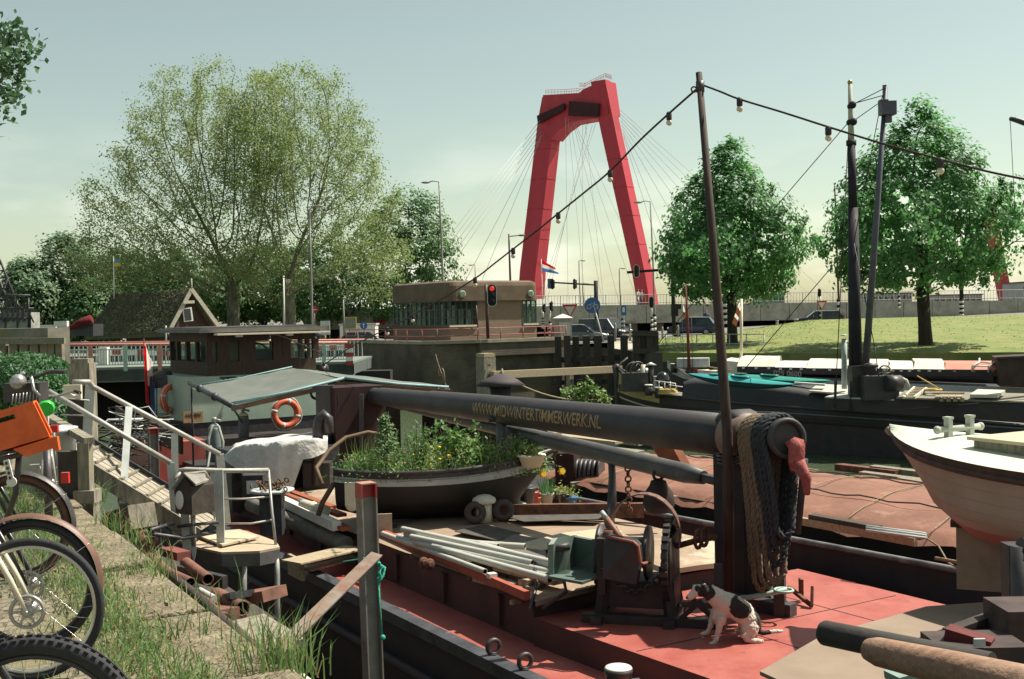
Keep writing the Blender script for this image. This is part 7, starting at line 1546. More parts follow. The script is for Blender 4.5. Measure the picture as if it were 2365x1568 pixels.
# far barge with white hatch covers
t=thing('covered_barge','far barge with white tent like hatch covers under the lime trees','boat',V((16,52,WATER)))
fb3=[(1541,832,55),(1552,846,54.6),(1580,858,54),(1640,866,53.2),(1750,872,52),(2000,882,50),(2480,900,47)]
G3=[px(*r)for r in fb3];H3=[p+V((1.2*f,3.6*f,.05))for p,f in zip(G3,[0,.25,.6,.95,1,1,1])]
m_=MB();m_.grid([G3,[p-Z*.35 for p in G3]],1);m_.grid([[p-Z*.35 for p in G3],[V((p.x,p.y+.3,WATER-.4))for p in G3]],0);m_.grid([H3,[V((p.x,p.y,WATER-.4))for p in H3]],0);m_.build('hull',[HULL,GALV],t)
m_=MB();m_.grid([[a-Z*.15,b-Z*.15]for a,b in zip(G3,H3)],0,False);m_.build('deck',DARKSTEEL,t)
COV=mat('white_hatch_cover',(.66,.63,.54),(.58,.55,.47),.55,1.5,.03);REDC=mat('salmon_hatch_cover',(.50,.21,.15),(.42,.17,.12),.6,1.5)
segs=[(1702,1790,846,822,834,0),(1790,1862,848,834,836,0),(1862,1970,850,829,832,0),(1990,2052,850,830,834,0),(2052,2110,852,834,836,0),(2110,2182,852,829,832,0),(2182,2315,853,834,833,1)]
for(u0,u1,vb,vt,vt2,mi)in segs:
 d0=lerp(52,48,(u0-1700)/600);d1=lerp(52,48,(u1-1700)/600);m_=MB()
 a,b=px(u0,vb,d0),px(u1,vb+1,d1);tp=px(u0,vt,d0+2).z-a.z;off=V((.6,1.8,tp));off2=V((1.2,3.6,0));m_.frame8([a,b,b+off2,a+off2],[a+V((.25,.5,tp*.92)),b+V((.15,.5,tp*.92)),b+V((1,3,tp*.95)),a+V((1,3,tp*.95))])
 m_.grid([[a,b],[a-Z*.28,b-Z*.28]],1,False)
 for k in range(3):q=a.lerp(b,(k+.5)/3)-V((0,.02,.05));m_.box(q,(.12,.05,.12))
 m_.build('hatch_cover',[(COV,REDC)[mi],HULL],t)
m_=MB();m_.prism([px(1655,862,53),px(1725,864,52.4),px(1725,838,52.4),px(1668,832,53)],V((1.0,3.0,0)));m_.build('cabin',CREAM,t);m_=MB();c=px(1683,852,52.9);m_.lathe([(.20,0),(.20,.05)],c,V((-.2,-1,0)),14);m_.build('porthole',DARKWOOD,t)
m_=MB();m_.box(px(1601,837,54),(1.5,.9,.42),V((.97,-.2,0)));m_.build('deck_box',GALV,t)
m_=MB();put_text(m_,'025 0600',.34,px(1818,858,51)+V((0,-.02,-.1)),(px(1850,860,50.7)-px(1790,857,51.3)).normalized(),Z,0,.004,.004);m_.build('lettering',mat('faded_white_letter',(.30,.30,.29)),t)
m_=MB();m_.lathe([(.16,-.3),(.16,.1)],px(1556,846,54.4),Z,10);m_.lathe([(.17,.1),(.16,.14)],px(1556,846,54.4),Z,10,1);m_.lathe([(.3,0),(.28,.1)],px(1624,858,53.4),Z,12,1);m_.lathe([(.3,0),(.28,.1)],px(1650,860,53.2),Z,12,1);m_.box(px(1605,857,53.6),(.25,.2,.3),mi=2);m_.ball(px(1592,858,53.6),.2,8,5);m_.build('deck_fitting',[BLACK,CREAM,REDPAINT],t)
m_=MB();m_.path([px(1558,846,54.2),px(1575,858,53.4),px(1592,868,52.6)],.03,4);m_.path([px(1615,843,53.8),px(1690,856,52.4)],.025,4);m_.build('line',ROPE,t)
m_=MB();m_.path([px(1712,836,53),px(1712,690,53)],.07,8);m_.ball(px(1712,828,53),.13,8,5);tag(m_.build('flagpole',CREAM),'cream flagpole standing on the white covered barge','flagpole')
t_=thing('flag','orange and white pennant hanging beside the cream flagpole','flag',px(1700,755,52.6));m_=MB();m_.path([px(1709,700,52.9),px(1703,712,52.7)],.02,4);m_.build('pole',WHITE,t_);flag('cloth',t_,(px(1706,700,52.7),px(1712,712,52.4),px(1700,754,52.4),px(1691,746,52.7)),6,6,[FW,mat('flag_orange',(.70,.22,.07)),FW,mat('flag_orange',())],.04)
t_=thing('mast','thin rust red mast with a small orange pennant in front of the blue car','mast',px(1591,862,53.5));m_=MB();m_.path([px(1592,866,53.5),px(1587,720,53.5),px(1583,655,53.5)],[.075,.06,.03],8);m_.build('spar',mat('rust_red_mast',(.22,.055,.04),(.15,.04,.03)),t_);m_=MB();m_.path([px(1575,735,53.5),px(1580,860,53.4)],.012,4);m_.path([px(1597,735,53.5),px(1600,862,53.4)],.012,4);m_.build('stay',CABLE,t_);flag('cloth',t_,(px(1577,702,53.4),px(1581,712,53.3),px(1584,732,53.3),px(1577,736,53.4)),4,4,[FW,mat('flag_orange',())],.03)
t_=thing('deck_house','rust brown steel deckhouse at the right edge on the covered barge','cabin',px(2340,890,46.5));m_=MB();m_.prism([px(2310,893,47),px(2304,828,47),px(2480,820,45.5),px(2480,900,45.5)],V((1,3,0)));m_.build('wall',mat('rust_brown_wall',(.075,.05,.04),(.05,.035,.03),.8,2),t_);m_=MB();m_.prism([px(2300,829,46.9),px(2480,821,45.4),px(2480,821,49),px(2304,829,50.5)],(0,0,.08));m_.build('roof',DARKSTEEL,t_)
t_=thing('access_ladder','white bent ladder frame on the salmon hatch cover','ladder',px(2260,850,48.5));m_=MB();m_.path([px(2245,858,48.3),px(2246,845,48.2),px(2262,836,48.8),px(2262,828,49.5)],.04,5);m_.path([px(2283,860,48),px(2283,846,47.9),px(2296,838,48.5),px(2300,828,49.3)],.04,5);m_.path([px(2246,845,48.2),px(2283,846,47.9)],.03,5);m_.path([px(2262,836,48.8),px(2296,838,48.5)],.03,5);m_.build('frame',WHITE,t_)
t_=thing('davit','dark davit arm reaching in at the upper right picture edge','davit',V((px(2440,900,42).x,42,-2.4)));m_=MB();m_.path([V((px(2440,900,42).x,42,-2.5)),px(2430,320,42),px(2385,290,42),px(2348,277,42),px(2332,274,42)],[.16,.13,.12,.11,.07],8);m_.build('arm',DARKSTEEL,t_);m_=MB();m_.tube(px(2333,276,42),px(2345,500,42),.012,n=4);m_.build('wire',CABLE,t_)
# near quay
EDGE=[V((3.9,-4.6,0)),V((2.0,0,0)),V((-1.12,5.45,0)),V((-3.97,10.4,0)),V((-5.3,12.7,0)),V((-8.5,18.6,0)),V((-11,23,0))]
QM=bpy.data.materials.new('mossy_quay_bricks');QM.use_nodes=True;_t=QM.node_tree;_b=_t.nodes['Principled BSDF'];_b.inputs['Roughness'].default_value=.95
_tc=_t.nodes.new('ShaderNodeTexCoord');_mp=_t.nodes.new('ShaderNodeMapping');_mp.inputs['Rotation'].default_value=(0,0,R(-29));_t.links.new(_tc.outputs['Object'],_mp.inputs[0])
_br=_t.nodes.new('ShaderNodeTexBrick');_br.inputs['Scale'].default_value=1;_br.inputs['Brick Width'].default_value=.21;_br.inputs['Row Height'].default_value=.10;_br.inputs['Mortar Size'].default_value=.010
_br.inputs['Color1'].default_value=(.23,.19,.14,1);_br.inputs['Color2'].default_value=(.16,.14,.11,1);_br.inputs['Mortar'].default_value=(.085,.08,.045,1);_t.links.new(_mp.outputs[0],_br.inputs['Vector'])
_n=_t.nodes.new('ShaderNodeTexNoise');_n.inputs['Scale'].default_value=2.2;_n.inputs['Detail'].default_value=8;_t.links.new(_tc.outputs['Object'],_n.inputs['Vector'])
_r=_t.nodes.new('ShaderNodeMapRange');_r.inputs[1].default_value=.42;_r.inputs[2].default_value=.62;_r.inputs[4].default_value=.85;_t.links.new(_n.outputs[0],_r.inputs[0])
_n2=_t.nodes.new('ShaderNodeTexNoise');_n2.inputs['Scale'].default_value=26;_n2.inputs['Detail'].default_value=6;_t.links.new(_tc.outputs['Object'],_n2.inputs['Vector'])
_m2=_t.nodes.new('ShaderNodeMix');_m2.data_type='RGBA';_m2.inputs[6].default_value=(.20,.19,.085,1);_m2.inputs[7].default_value=(.12,.095,.06,1);_t.links.new(_n2.outputs[0],_m2.inputs[0])
_mx=_t.nodes.new('ShaderNodeMix');_mx.data_type='RGBA';_t.links.new(_r.outputs[0],_mx.inputs[0]);_t.links.new(_br.outputs[0],_mx.inputs[6]);_t.links.new(_m2.outputs[2],_mx.inputs[7]);_t.links.new(_mx.outputs[2],_b.inputs['Base Color'])
_ad=_t.nodes.new('ShaderNodeMath');_ad.operation='SUBTRACT';_t.links.new(_n2.outputs[0],_ad.inputs[0]);_t.links.new(_br.outputs[1],_ad.inputs[1])
_bp=_t.nodes.new('ShaderNodeBump');_bp.inputs['Strength'].default_value=.7;_bp.inputs['Distance'].default_value=.015;_t.links.new(_ad.outputs[0],_bp.inputs['Height']);_t.links.new(_bp.outputs[0],_b.inputs['Normal'])
m_=MB();inn=[]
for i,p in enumerate(EDGE):d_=(EDGE[min(i+1,len(EDGE)-1)]-EDGE[max(i-1,0)]).normalized();inn.append(p+V((-d_.y,d_.x,0))*.46)
rows=[[V((-40,p.y,0))for p in inn],[V((p.x-4,p.y,0))for p in inn],inn]
m_.grid(rows,0,False);struct(m_.build('quay',QM))
m_=MB();m_.grid([[p+Z*-.22 for p in EDGE],[p+Z*(WATER-.5)for p in EDGE]],0,False);m_.grid([[V((-40,23,-.0)),EDGE[-1]],[V((-40,23,WATER)),V((EDGE[-1].x,EDGE[-1].y,WATER))]],0,False);struct(m_.build('quay_wall',mat('dark_wet_wall',(.045,.04,.034),(.025,.023,.02),.9,3,.3)))
LICH=mat('lichen_kerb_stone',(.265,.225,.15),(.125,.105,.075),.95,7,.9,stretch=(1,1,1),c3=(.30,.25,.09),lo3=.6,hi3=.70,s3=7,detail=9,bscale=28)
m_=MB();kb=random.Random(3)
for a,b,c,d_ in zip(EDGE[:-1],EDGE[1:],inn[:-1],inn[1:]):
 L=(b-a).length;n_=max(1,int(L/1.15));
 for k in range(n_):
  s0,s1=k/n_+.006,(k+1)/n_-.006;zz=.035+kb.uniform(-.012,.012);o=(a.lerp(b,.5)-c.lerp(d_,.5)).normalized()*kb.uniform(0,.02)
  if 5.2<a.lerp(b,s0).y<7.0:zz-=.03
  q=[c.lerp(d_,s0),a.lerp(b,s0)+o,a.lerp(b,s1)+o,c.lerp(d_,s1)];m_.frame8([p-Z*.35 for p in q],[p+Z*zz for p in q])
ke=m_.build('kerb',LICH,None,.018,2);struct(ke)
m_=MB();GRM=[mat('quay_grass',(.22,.31,.13),(.15,.24,.085),.8,4,trans=.3),mat('dry_grass',(.42,.35,.17),(.32,.26,.12),.9,4,trans=.2),mat('dark_quay_grass',(.09,.17,.06),(.06,.12,.045),.8,4,trans=.3)]
from mathutils import noise as _mn
def edge_at(y):
 for a,b in zip(EDGE[:-1],EDGE[1:]):
  if a.y<=y<=b.y:k=(y-a.y)/(b.y-a.y);return a.x+(b.x-a.x)*k
 return 0
cnt=0
while cnt<12500:
 y=rng.uniform(3.2,12.4)if rng.random()<.8 else rng.uniform(3.2,20);ex=edge_at(y);off=rng.uniform(.02,3.6)if rng.random()<.45 else abs(rng.normal()*.30+.52)
 x=ex-off*1.15
 dn=_mn.noise(V((x*1.6,y*1.6,0)))+.5*_mn.noise(V((x*5,y*5,3)))
 strip=math.exp(-((off-.5)/.26)**2)
 if rng.random()>max(0,.12+dn*1.2)*(.35 if off>1 else .6)+strip*(.65+dn*.5):continue
 if off<.30 and dn<.25:continue
 h_=rng.uniform(.025,.095)*(1+strip*.9*max(.2,.6+dn));
 if rng.random()<.04:h_*=1.9
 l_=V((rng.normal()*.35,rng.normal()*.35,1)).normalized()*h_;w_=V((rng.normal(),rng.normal()*.4,0)).normalized()*rng.uniform(.0022,.0042);p=V((x,y,.0));mi=0 if rng.random()<.68 else(1 if rng.random()<.35 else 2)
 m_.add([p-w_,p+w_,p+l_*.6+w_*.7,p+l_*.6-w_*.7,p+l_+V((l_.x,l_.y,-.2*h_))*.6],[(0,1,2,3),(3,2,4)],mi);cnt+=1
for(u,v,n_,hh)in[(645,1548,120,.36),(655,1530,50,.36),(420,1470,30,.28),(560,1480,12,.35),(470,1405,14,.35),(330,1300,60,.24),(300,1240,60,.26),(345,1330,70,.26),(255,1215,50,.25),(215,1150,60,.3),(395,1385,30,.22)]:
 c=pz(u,v,.0)
 for _ in range(n_):
  p=c+V((rng.normal()*.09,rng.normal()*.10,-.05));l_=V((rng.normal()*.2,rng.normal()*.2,1)).normalized()*hh*rng.uniform(.4,1.15);w_=V((rng.normal(),.3*rng.normal(),0)).normalized()*.004
  m_.add([p-w_,p+w_,p+l_*.6+w_*.7,p+l_*.6-w_*.7,p+l_+V((l_.x*.8,l_.y*.8,-.03))],[(0,1,2,3),(3,2,4)],int(rng.choice([0,0,1,2])))
tag(m_.build('grass',GRM),'wild grass and weeds growing along the quay kerb and between the bricks','grass',kind='stuff')
m_=MB();P=[]
for _ in range(900):
 y=rng.uniform(4.2,8.4);off=rng.normal()*.25+.62;P.append((edge_at(y)-off,y,rng.uniform(.0,.035)))
m_.cards(P,rng.normal(size=(900,3))+np.array([0,0,1.2]),rng.uniform(.015,.05,900));tag(m_.build('leaf_litter',mat('dry_litter',(.24,.16,.085),(.13,.09,.055),.95,9)),'dry leaf litter and soil gathered along the kerb','litter',kind='stuff')
m_=MB();p=pz(535,1420,.0);m_.ball(pz(537,1419,.03)+V((-.9,-.2,0)),.018,7,5);
# bush at the left edge
t=thing('bush','clipped blue green bush on the quay behind the bicycles','bush',V((-8.8,17.2,0)));m_=MB();P=[];Nn=[]
for(cx,cz,rx,rz_,d)in[(60,885,95,72,17),(120,930,58,70,16.4),(10,900,80,80,17.4),(90,870,60,50,17),(-60,890,90,90,17.6),(150,975,28,60,15.8)]:
 c=np.array(px(cx,cz,d));k=2600;v_=rng.normal(size=(k,3));v_/=np.linalg.norm(v_,axis=1,keepdims=True);s_=d/FPX;P.append(c+v_*np.array([rx*s_,.9,rz_*s_])*(1-.22*rng.random((k,1))**2)*(1+.05*np.sin(v_[:,:1]*9)*np.cos(v_[:,2:]*11)));Nn.append(v_*.6+rng.normal(size=(k,3))*.5+np.array([.1,0,.3]))
P=np.concatenate(P);m_.cards(P,np.concatenate(Nn),rng.uniform(.05,.11,len(P)),0,.75);m_.build('foliage',LEAF_BUSH,t)
m_=MB()
for k in range(5):m_.path([V((-8.8+.3*k-.6,17.2,0)),V((-9.0+.5*k-.8,17.2,.7))],.04,5)
m_.build('stem',BARK,t)
# gangway, landing stage and posts
R0,R1,L0,L1=px(200,1013,12.6),px(500,1194,12.9),px(150,1036,11.85),px(455,1222,12.15)
t=thing('gangway','grey steel and plank gangway with tube handrails sloping from the quay to the barge','gangway',(R0+L0)/2)
m_=MB()
for k in range(5):
 a,b=k/5+.012,(k+1)/5-.012;q=[L0.lerp(R0,a),L0.lerp(R0,b),L1.lerp(R1,b),L1.lerp(R1,a)];m_.frame8([p-Z*.04 for p in q],q)
m_.build('tread',mat('pale_gangway_boards',(.36,.32,.25),(.22,.195,.155),.9,8,.3),t)
m_=MB()
for k in range(1,10):a=k/10;m_.bar(L0.lerp(L1,a)+Z*.012,R0.lerp(R1,a)+Z*.012,.032,.022)
m_.build('cleat',OLDWOOD,t)
m_=MB();dn=V((0,0,-.12));m_.bar(L0+dn*.6,L1+dn*.6,.05,.16);m_.bar(R0+dn*.2,R1+dn*.2,.05,.12,mi=1);m_.build('side_beam',[OLDWOOD,DARKSTEEL],t)
RT=mat('grey_tube_rail',(.40,.39,.35),(.28,.27,.25),.55,9,.1,.25,c3=(.18,.12,.08),lo3=.62,hi3=.72,s3=8)
HR0,HR1,HL0,HL1=px(215,893,12.6),px(508,1049,12.9),px(112,903,11.95),px(394,1069,12.15)
m_=MB();m_.path([px(168,882,12.2),px(205,882,12.3),HR0,HR0.lerp(HR1,.5),HR1],.028,10);m_.path([HL0,HL0.lerp(HL1,.5),HL1],.028,10);m_.build('handrail',RT,t)
m_=MB();fl2=lambda p,q,w=.075:m_.bar(p,q,w,.025,V((.3,-.9,0)))
fl2(HR0+V((-.03,0,.04)),R0+V((0,0,-.05)),.10);fl2(px(298,940,12.65),px(283,1163,12.0));fl2(px(403,1000,12.8),px(405,1135,12.8));fl2(HR1,px(524,1212,12.95),.09);fl2(HL1,px(408,1236,12.15),.08);m_.build('stanchion',GALV,t)
m_=MB();m_.path([px(200,955,12.6),px(300,1020,12.7),px(500,1130,12.9)],.006,4);m_.path([px(120,905,12.5),px(150,920,12.3),px(207,925,12.25)],.008,4);m_.path([px(140,958,12.5),px(205,960,12.2)],.008,4);m_.build('wire',STEEL,t)
m_=MB();a=px(190,838,13.2);m_.box((a.x,13.2,(a.z+WATER)/2),(.24,.22,a.z-WATER));m_.box((a.x,13.2,a.z+.0),(.20,.19,.10));m_.box(px(168,905,12.9),(.20,.05,.16),mi=1);m_.box(px(183,945,13.05),(.26,.06,.55),mi=2);tag(m_.build('timber_post',[OLDWOOD,CREAM,DARKWOOD]),'tall grey timber post at the head of the gangway','post')
m_=MB();a=px(196,1018,10.9);m_.box((a.x,10.9,(a.z-.02)/2),(.11,.12,a.z),mi=0);m_.box((a.x-.16,10.95,(a.z-.1)/2),(.20,.12,a.z-.1),mi=1);m_.bar(px(112,963,12.8),px(206,1018,10.85),.10,.06);m_.box((a.x+.01,10.9,.06),(.2,.2,.12),mi=0);tag(m_.build('kerb_post',[OLDWOOD,DARKWOOD]),'short squared timber post and sloping beam beside the gangway','post')
m_=MB();c=px(108,995,11.6);m_.lathe([(.27,-.75),(.28,-.02),(.30,0),(.30,.03),(.02,.05)],c,Z,18);tag(m_.build('litter_bin',GALV),'grey round bin standing behind the orange crate','bin')
px_=px
def px(u,v,d):return px_(u,v,d*.895)
SZ=-.70;sp_=[pz(u,v,SZ)for u,v in[(450,1236),(500,1226),(553,1222),(600,1236),(638,1250),(646,1263),(600,1272),(512,1275),(450,1262),(407,1247)]]
t=thing('landing_stage','wooden landing stage with a curved front edge at the foot of the gangway','platform',V((sum(p.x for p in sp_)/10,sum(p.y for p in sp_)/10,SIDE)))
m_=MB();m_.prism(sp_,(0,0,-.025));m_.build('deck',mat('salmon_planks',(.46,.36,.26),(.36,.28,.20),.85,4,.2),t);m_=MB();m_.prism([p.lerp(sp_[0],.0)-Z*.027 for p in sp_],(0,0,-.13));m_.build('rim',mat('grey_rim',(.13,.125,.12),(.08,.078,.075),.8,4,.1),t);m_=MB();m_.prism([pz(u,v,SZ+.02)for u,v in[(452,1238),(545,1228),(598,1243),(514,1262)]],(0,0,.02));m_.build('mat',mat('plywood_mat',(.50,.42,.30),(.42,.35,.25),.8,3),t)
MB().path([px(638,1262,13.5),px(640,1330,13.4),px(641,1560,13.2)],.03,8).build('leg',STEEL,t);MB().path([px(620,1085,14.0),px(628,1180,13.8),px(637,1258,13.6)],.016,6).build('rail_post',STEEL,t);MB().path([px(425,1275,14),px(430,1420,13.9)],.05,6).build('leg',STEEL,t);MB().path([px(560,1280,14.2),px(560,1440,14.2)],.05,6).build('leg',STEEL,t)
m_=MB();m_.path([px(413,1095,13.6),px(418,1086,13.6),px(430,1084,13.6),px(520,1087,13.8),px(620,1086,14.0)],.026,8);m_.path([px(420,1088,13.6),px(400,1110,13.5)],.02,6);m_.path([px(500,1152,13.7),px(560,1152,13.8),px(626,1147,13.9)],.011,5);m_.path([px(505,1209,13.6),px(580,1209,13.7),px(632,1200,13.8)],.011,5);m_.build('rail',RT,t)
def picket(u0,v0,u1,v1,d,w,tip=True):
 a,b=px(u0,v0,d),px(u1,v1,d);m_=MB();e=b+(b-a).normalized()*(.10 if tip else 0);s_=V((w/2,0,0));th=V((0,.02,0));m_.prism([a-s_,a+s_,b+s_,e,b-s_],th);m_.build('picket',GALV,t)
picket(505,1085,510,1270,13.55,.085);picket(426,1180,431,1270,13.35,.085);picket(445,1190,447,1275,13.4,.05);picket(490,1090,494,1180,13.75,.05)
m_=MB();m_.path([px(410,1216,13.3),px(440,1212,13.3),px(505,1206,13.5)],.018,5);m_.path([px(330,1230,12.6),px(420,1243,13.2),px(500,1228,13.6)],.022,5);m_.path([px(345,1225,12.6),px(400,1208,13.3)],.022,5);m_.build('hoop',DARKSTEEL,t)
t=thing('bird_house','small dark bird house with a wire mesh roof hung on the railing','bird house',px(440,1200,13.2));m_=MB();d=13.2
fr=[px(412,1112,d),px(400,1128,d),px(404,1190,d),px(446,1195,d),px(444,1120,d),px(424,1098,d)]
m_.prism([px(402,1130,d),px(406,1185,d),px(444,1190,d),px(442,1125,d),px(424,1100,d)],V((.18,.22,.0)));m_.build('body',mat('bird_house_wood',(.085,.07,.058),(.05,.042,.036),.9,6,.2),t)
m_=MB();m_.prism([px(396,1132,d-.03),px(424,1096,d-.03),px(475,1090,d+.26),px(450,1126,d+.26)],(0,0,.02));m_.prism([px(424,1096,d-.03),px(452,1122,d-.03),px(487,1110,d+.26),px(475,1090,d+.26)],(0,0,.02));m_.build('roof',mat('grey_felt_roof',(.30,.285,.245),(.2,.19,.165),.9,8,.2),t)
m_=MB()
for k in range(6):m_.tube(px(424+10*k,1095-k,d+.02+.05*k),px(398+10.5*k,1132-k,d+.02+.05*k),.004,n=4)
for k in range(5):m_.tube(px(424-6.5*k,1095+9*k,d-.03),px(476-6*k,1089+9*k,d+.24),.004,n=4)
for k in range(4):m_.tube(px(446+11*k,1130-3*k,d+.05+.06*k),px(448+11*k,1190-3*k,d+.05+.06*k),.005,n=4)
for k in range(3):m_.tube(px(446,1140+18*k,d+.05),px(484,1130+18*k,d+.25),.005,n=4)
m_.build('wire_mesh',STEEL,t);m_=MB();m_.ball(px(414,1155,d-.02),.10,10,7,0,(.45,.1,1));m_.build('entrance',WHITE,t);m_=MB();m_.path([px(446,1195,13.3),px(447,1260,13.4)],.02,5);m_.build('pole',STEEL,t)
px=px_
def hpost(u,vt,d,w,label,zbot,uoff=0):
 t=thing('steel_post',label,'post',V((px(u,vt,d).x,d,zbot)),'red topped steel posts');a=px(u,vt,d);c=px(u+uoff,1560,d)if uoff else None
 b=V((a.x+(0 if not uoff else(c.x-a.x)*(a.z-zbot)/(a.z-c.z)),d,zbot));fx=V((.86,.5,0));fy=V((-.5,.86,0));m_=MB()
 for s_ in(-1,1):m_.bar(b+fx*s_*w*.46,a+fx*s_*w*.46,w*.09,w*.96,fy)
 m_.bar(b,a,w*.84,w*.07,fy);m_.build('beam',mat('mottled_grey_steel',(.27,.245,.225),(.19,.17,.155),.7,5,.1,.1,c3=(.16,.075,.04),lo3=.53,hi3=.70,s3=4.5),t)
 m_=MB();k=.075
 for s_ in(-1,1):m_.bar(a+fx*s_*w*.463-Z*k,a+fx*s_*w*.463+Z*.012,w*.11,w*.98,fy)
 m_.bar(a-Z*k,a+Z*.012,w*.82,w*.12,fy);m_.bar(a+Z*.012,a+Z*.02,w*1.0,w*.98,fy,1);m_.build('red_top',[REDPAINT,mat('worn_red_top',(.40,.09,.07),(.34,.26,.20),.7,30)],t);return t
hp_=hpost(845,1121,7.2,.105,'rusty grey steel post with a red painted top standing off the quay',WATER-.4,17)
m_=MB();a,b=px(866,1290,7.15),px(630,1522,5.62);m_.bar(a,b,.010,.075,V((.3,.3,.9)));m_.bar(a+V((.015,-.025,.034)),b+V((.015,-.025,.034)),.075,.010,V((.3,.3,.9)));m_.build('brace',mat('rust_streaked_steel',(.17,.105,.072),(.19,.17,.15),.75,4,.12,.1,c3=(.15,.07,.04),lo3=.48,hi3=.66,s3=6),hp_)
hpost(353,991,17.5,.14,'slim red topped steel post seen through the gangway rails',WATER)
TEALR=mat('teal_rope',(.06,.40,.30),(.04,.28,.22),.85,40,.3);m_=MB();pp=[px(u,v,d)for u,v,d in[(840,1291,7.06),(858,1295,7.03),(874,1300,7.1),(880,1310,7.12),(874,1320,7.1),(880,1332,7.1),(874,1345,7.1)]];rope_strand(pp,.014,m_,.03);m_.path([px(874,1345,7.1),px(877,1400,7.1),px(883,1468,7.1)],.0055,5);m_.ball(px(884,1472,7.1),.018,8,6);m_.path([px(868,1300,7.2),px(888,1312,7.2),px(884,1330,7.2),px(872,1338,7.15)],.012,6);m_.path([px(792,1297,8.5),px(840,1290,7.1)],.004,4);tag(m_.build('teal_rope',TEALR),'teal rope knotted round the rusty steel post with a hanging tail','rope')
t=thing('scrap_pontoon','dark pontoon heaped with rusty pipes below the quay edge','pontoon',V((-3.4,11.3,WATER)));m_=MB();pq=[pz(u,v,-1.75)for u,v in[(250,1190),(430,1290),(640,1430),(660,1530),(560,1560),(200,1270)]];m_.prism(pq,(0,0,-2.6));m_.build('hull',DARKWOOD,t)
RP=mat('rust_pink_pipe',(.24,.11,.08),(.12,.062,.05),.85,6,.3)
for i,(u0,v0,u1,v1,d0,d1,r_,hollow)in enumerate([(345,1293,400,1340,11.2,10.6,.075,1),(430,1300,480,1338,11.0,10.4,.055,1),(380,1318,440,1345,10.6,10.0,.045,1),(440,1352,495,1382,10.6,10.0,.03,0),(436,1370,500,1402,10.3,9.7,.04,1),(500,1374,560,1405,10.4,9.9,.07,1),(318,1232,345,1262,12,11.5,.10,0),(470,1395,520,1432,9.6,9.1,.055,0),(405,1340,455,1372,10.2,9.6,.022,0),(520,1440,585,1500,9.0,8.2,.03,0)]):
 q=MB();a,b=px(u0,v0,d0),px(u1,v1,d1)
 q.path([a,b],r_,12,0,not hollow)
 if hollow:q.path([b,b.lerp(a,.3)],r_*.82,12,1,False);q.torus(b,b-a,r_*.91,r_*.1,14,4)
 tag(q.build('rusty_pipe',[RP if i!=3 else GALV,BLACK]),'rusty pipe in the heap on the scrap pontoon below the quay' if i!=3 else 'pale thin pipe among the rusty ones below the quay','pipe','rusty pipes on the scrap pontoon')
for(u0,v0,u1,v1,d,w_,h_,mi,lab)in[(530,1380,560,1372,10.4,.22,.06,0,'dark ridged rubber block on a pink plate under the landing stage'),(505,1390,635,1370,10.5,.3,.10,1,'rust pink steel plate lying under the landing stage'),(385,1272,425,1284,11.6,.14,.08,2,'faded red steel bracket at the gangway foot'),(270,1210,330,1190,12.2,.3,.25,3,'pale crumpled sack below the gangway'),(545,1440,640,1500,8.8,.5,.06,3,'weathered grey board beside the quay kerb'),(555,1500,600,1545,7.8,.2,.12,1,'rusty steel offcut beside the weathered board'),(250,1222,315,1218,12.4,.14,.07,1,'rust red angle iron below the gangway'),(480,1415,530,1420,9.6,.18,.1,1,'rust pink flange plate in the scrap heap'),(415,1320,520,1345,10.9,.06,.12,0,'dark steel rail over the rusty pipes')]:
 q=MB();q.bar(px(u0,v0,d),px(u1,v1,d-.4),w_,h_);tag(q.build('scrap_piece',[DARKSTEEL,RP,mat('faded_red_steel',(.26,.085,.07),(.18,.06,.05)),OLDWOOD][mi]),lab,'scrap')
m_=MB();a,b=px(395,1330,8.6),px(640,1545,5.75);m_.path([a,a.lerp(b,.3)+V((.04,0,-.02)),a.lerp(b,.7),b],.035,8);tag(m_.build('edge_pipe',mat('dark_iron_edge',(.07,.05,.045),(.035,.028,.026),.8,9,.3)),'dark iron tube running along the quay kerb edge','pipe')
m_=MB();m_.prism([pz(690,1600,-1.2),pz(640,1540,-1.2),pz(670,1530,-1.2),pz(760,1600,-1.2)],(0,0,-.08));tag(m_.build('fender_board',CREAM),'pale board end between the quay corner and the steel post','board')
m_=MB()
for k in range(90):c=px(300+rng.normal()*26,1005+rng.normal()*22,24+rng.normal()*.3);m_.path([c,c+V((rng.normal()*.25,rng.normal()*.2,rng.normal()*.12)),c+V((rng.normal()*.4,rng.normal()*.2,rng.normal()*.15))],.014,4,int(rng.integers(0,3)))
m_.path([px(213,1005,24),px(250,970,24),px(330,968,24.6)],.03,5,1);tag(m_.build('rope_heap',[mat('mud_brown',(.10,.075,.055),(.06,.045,.035)),GALV,DARKSTEEL]),'tangled heap of branches and old rope beside the barge stern','scrap',kind='stuff')
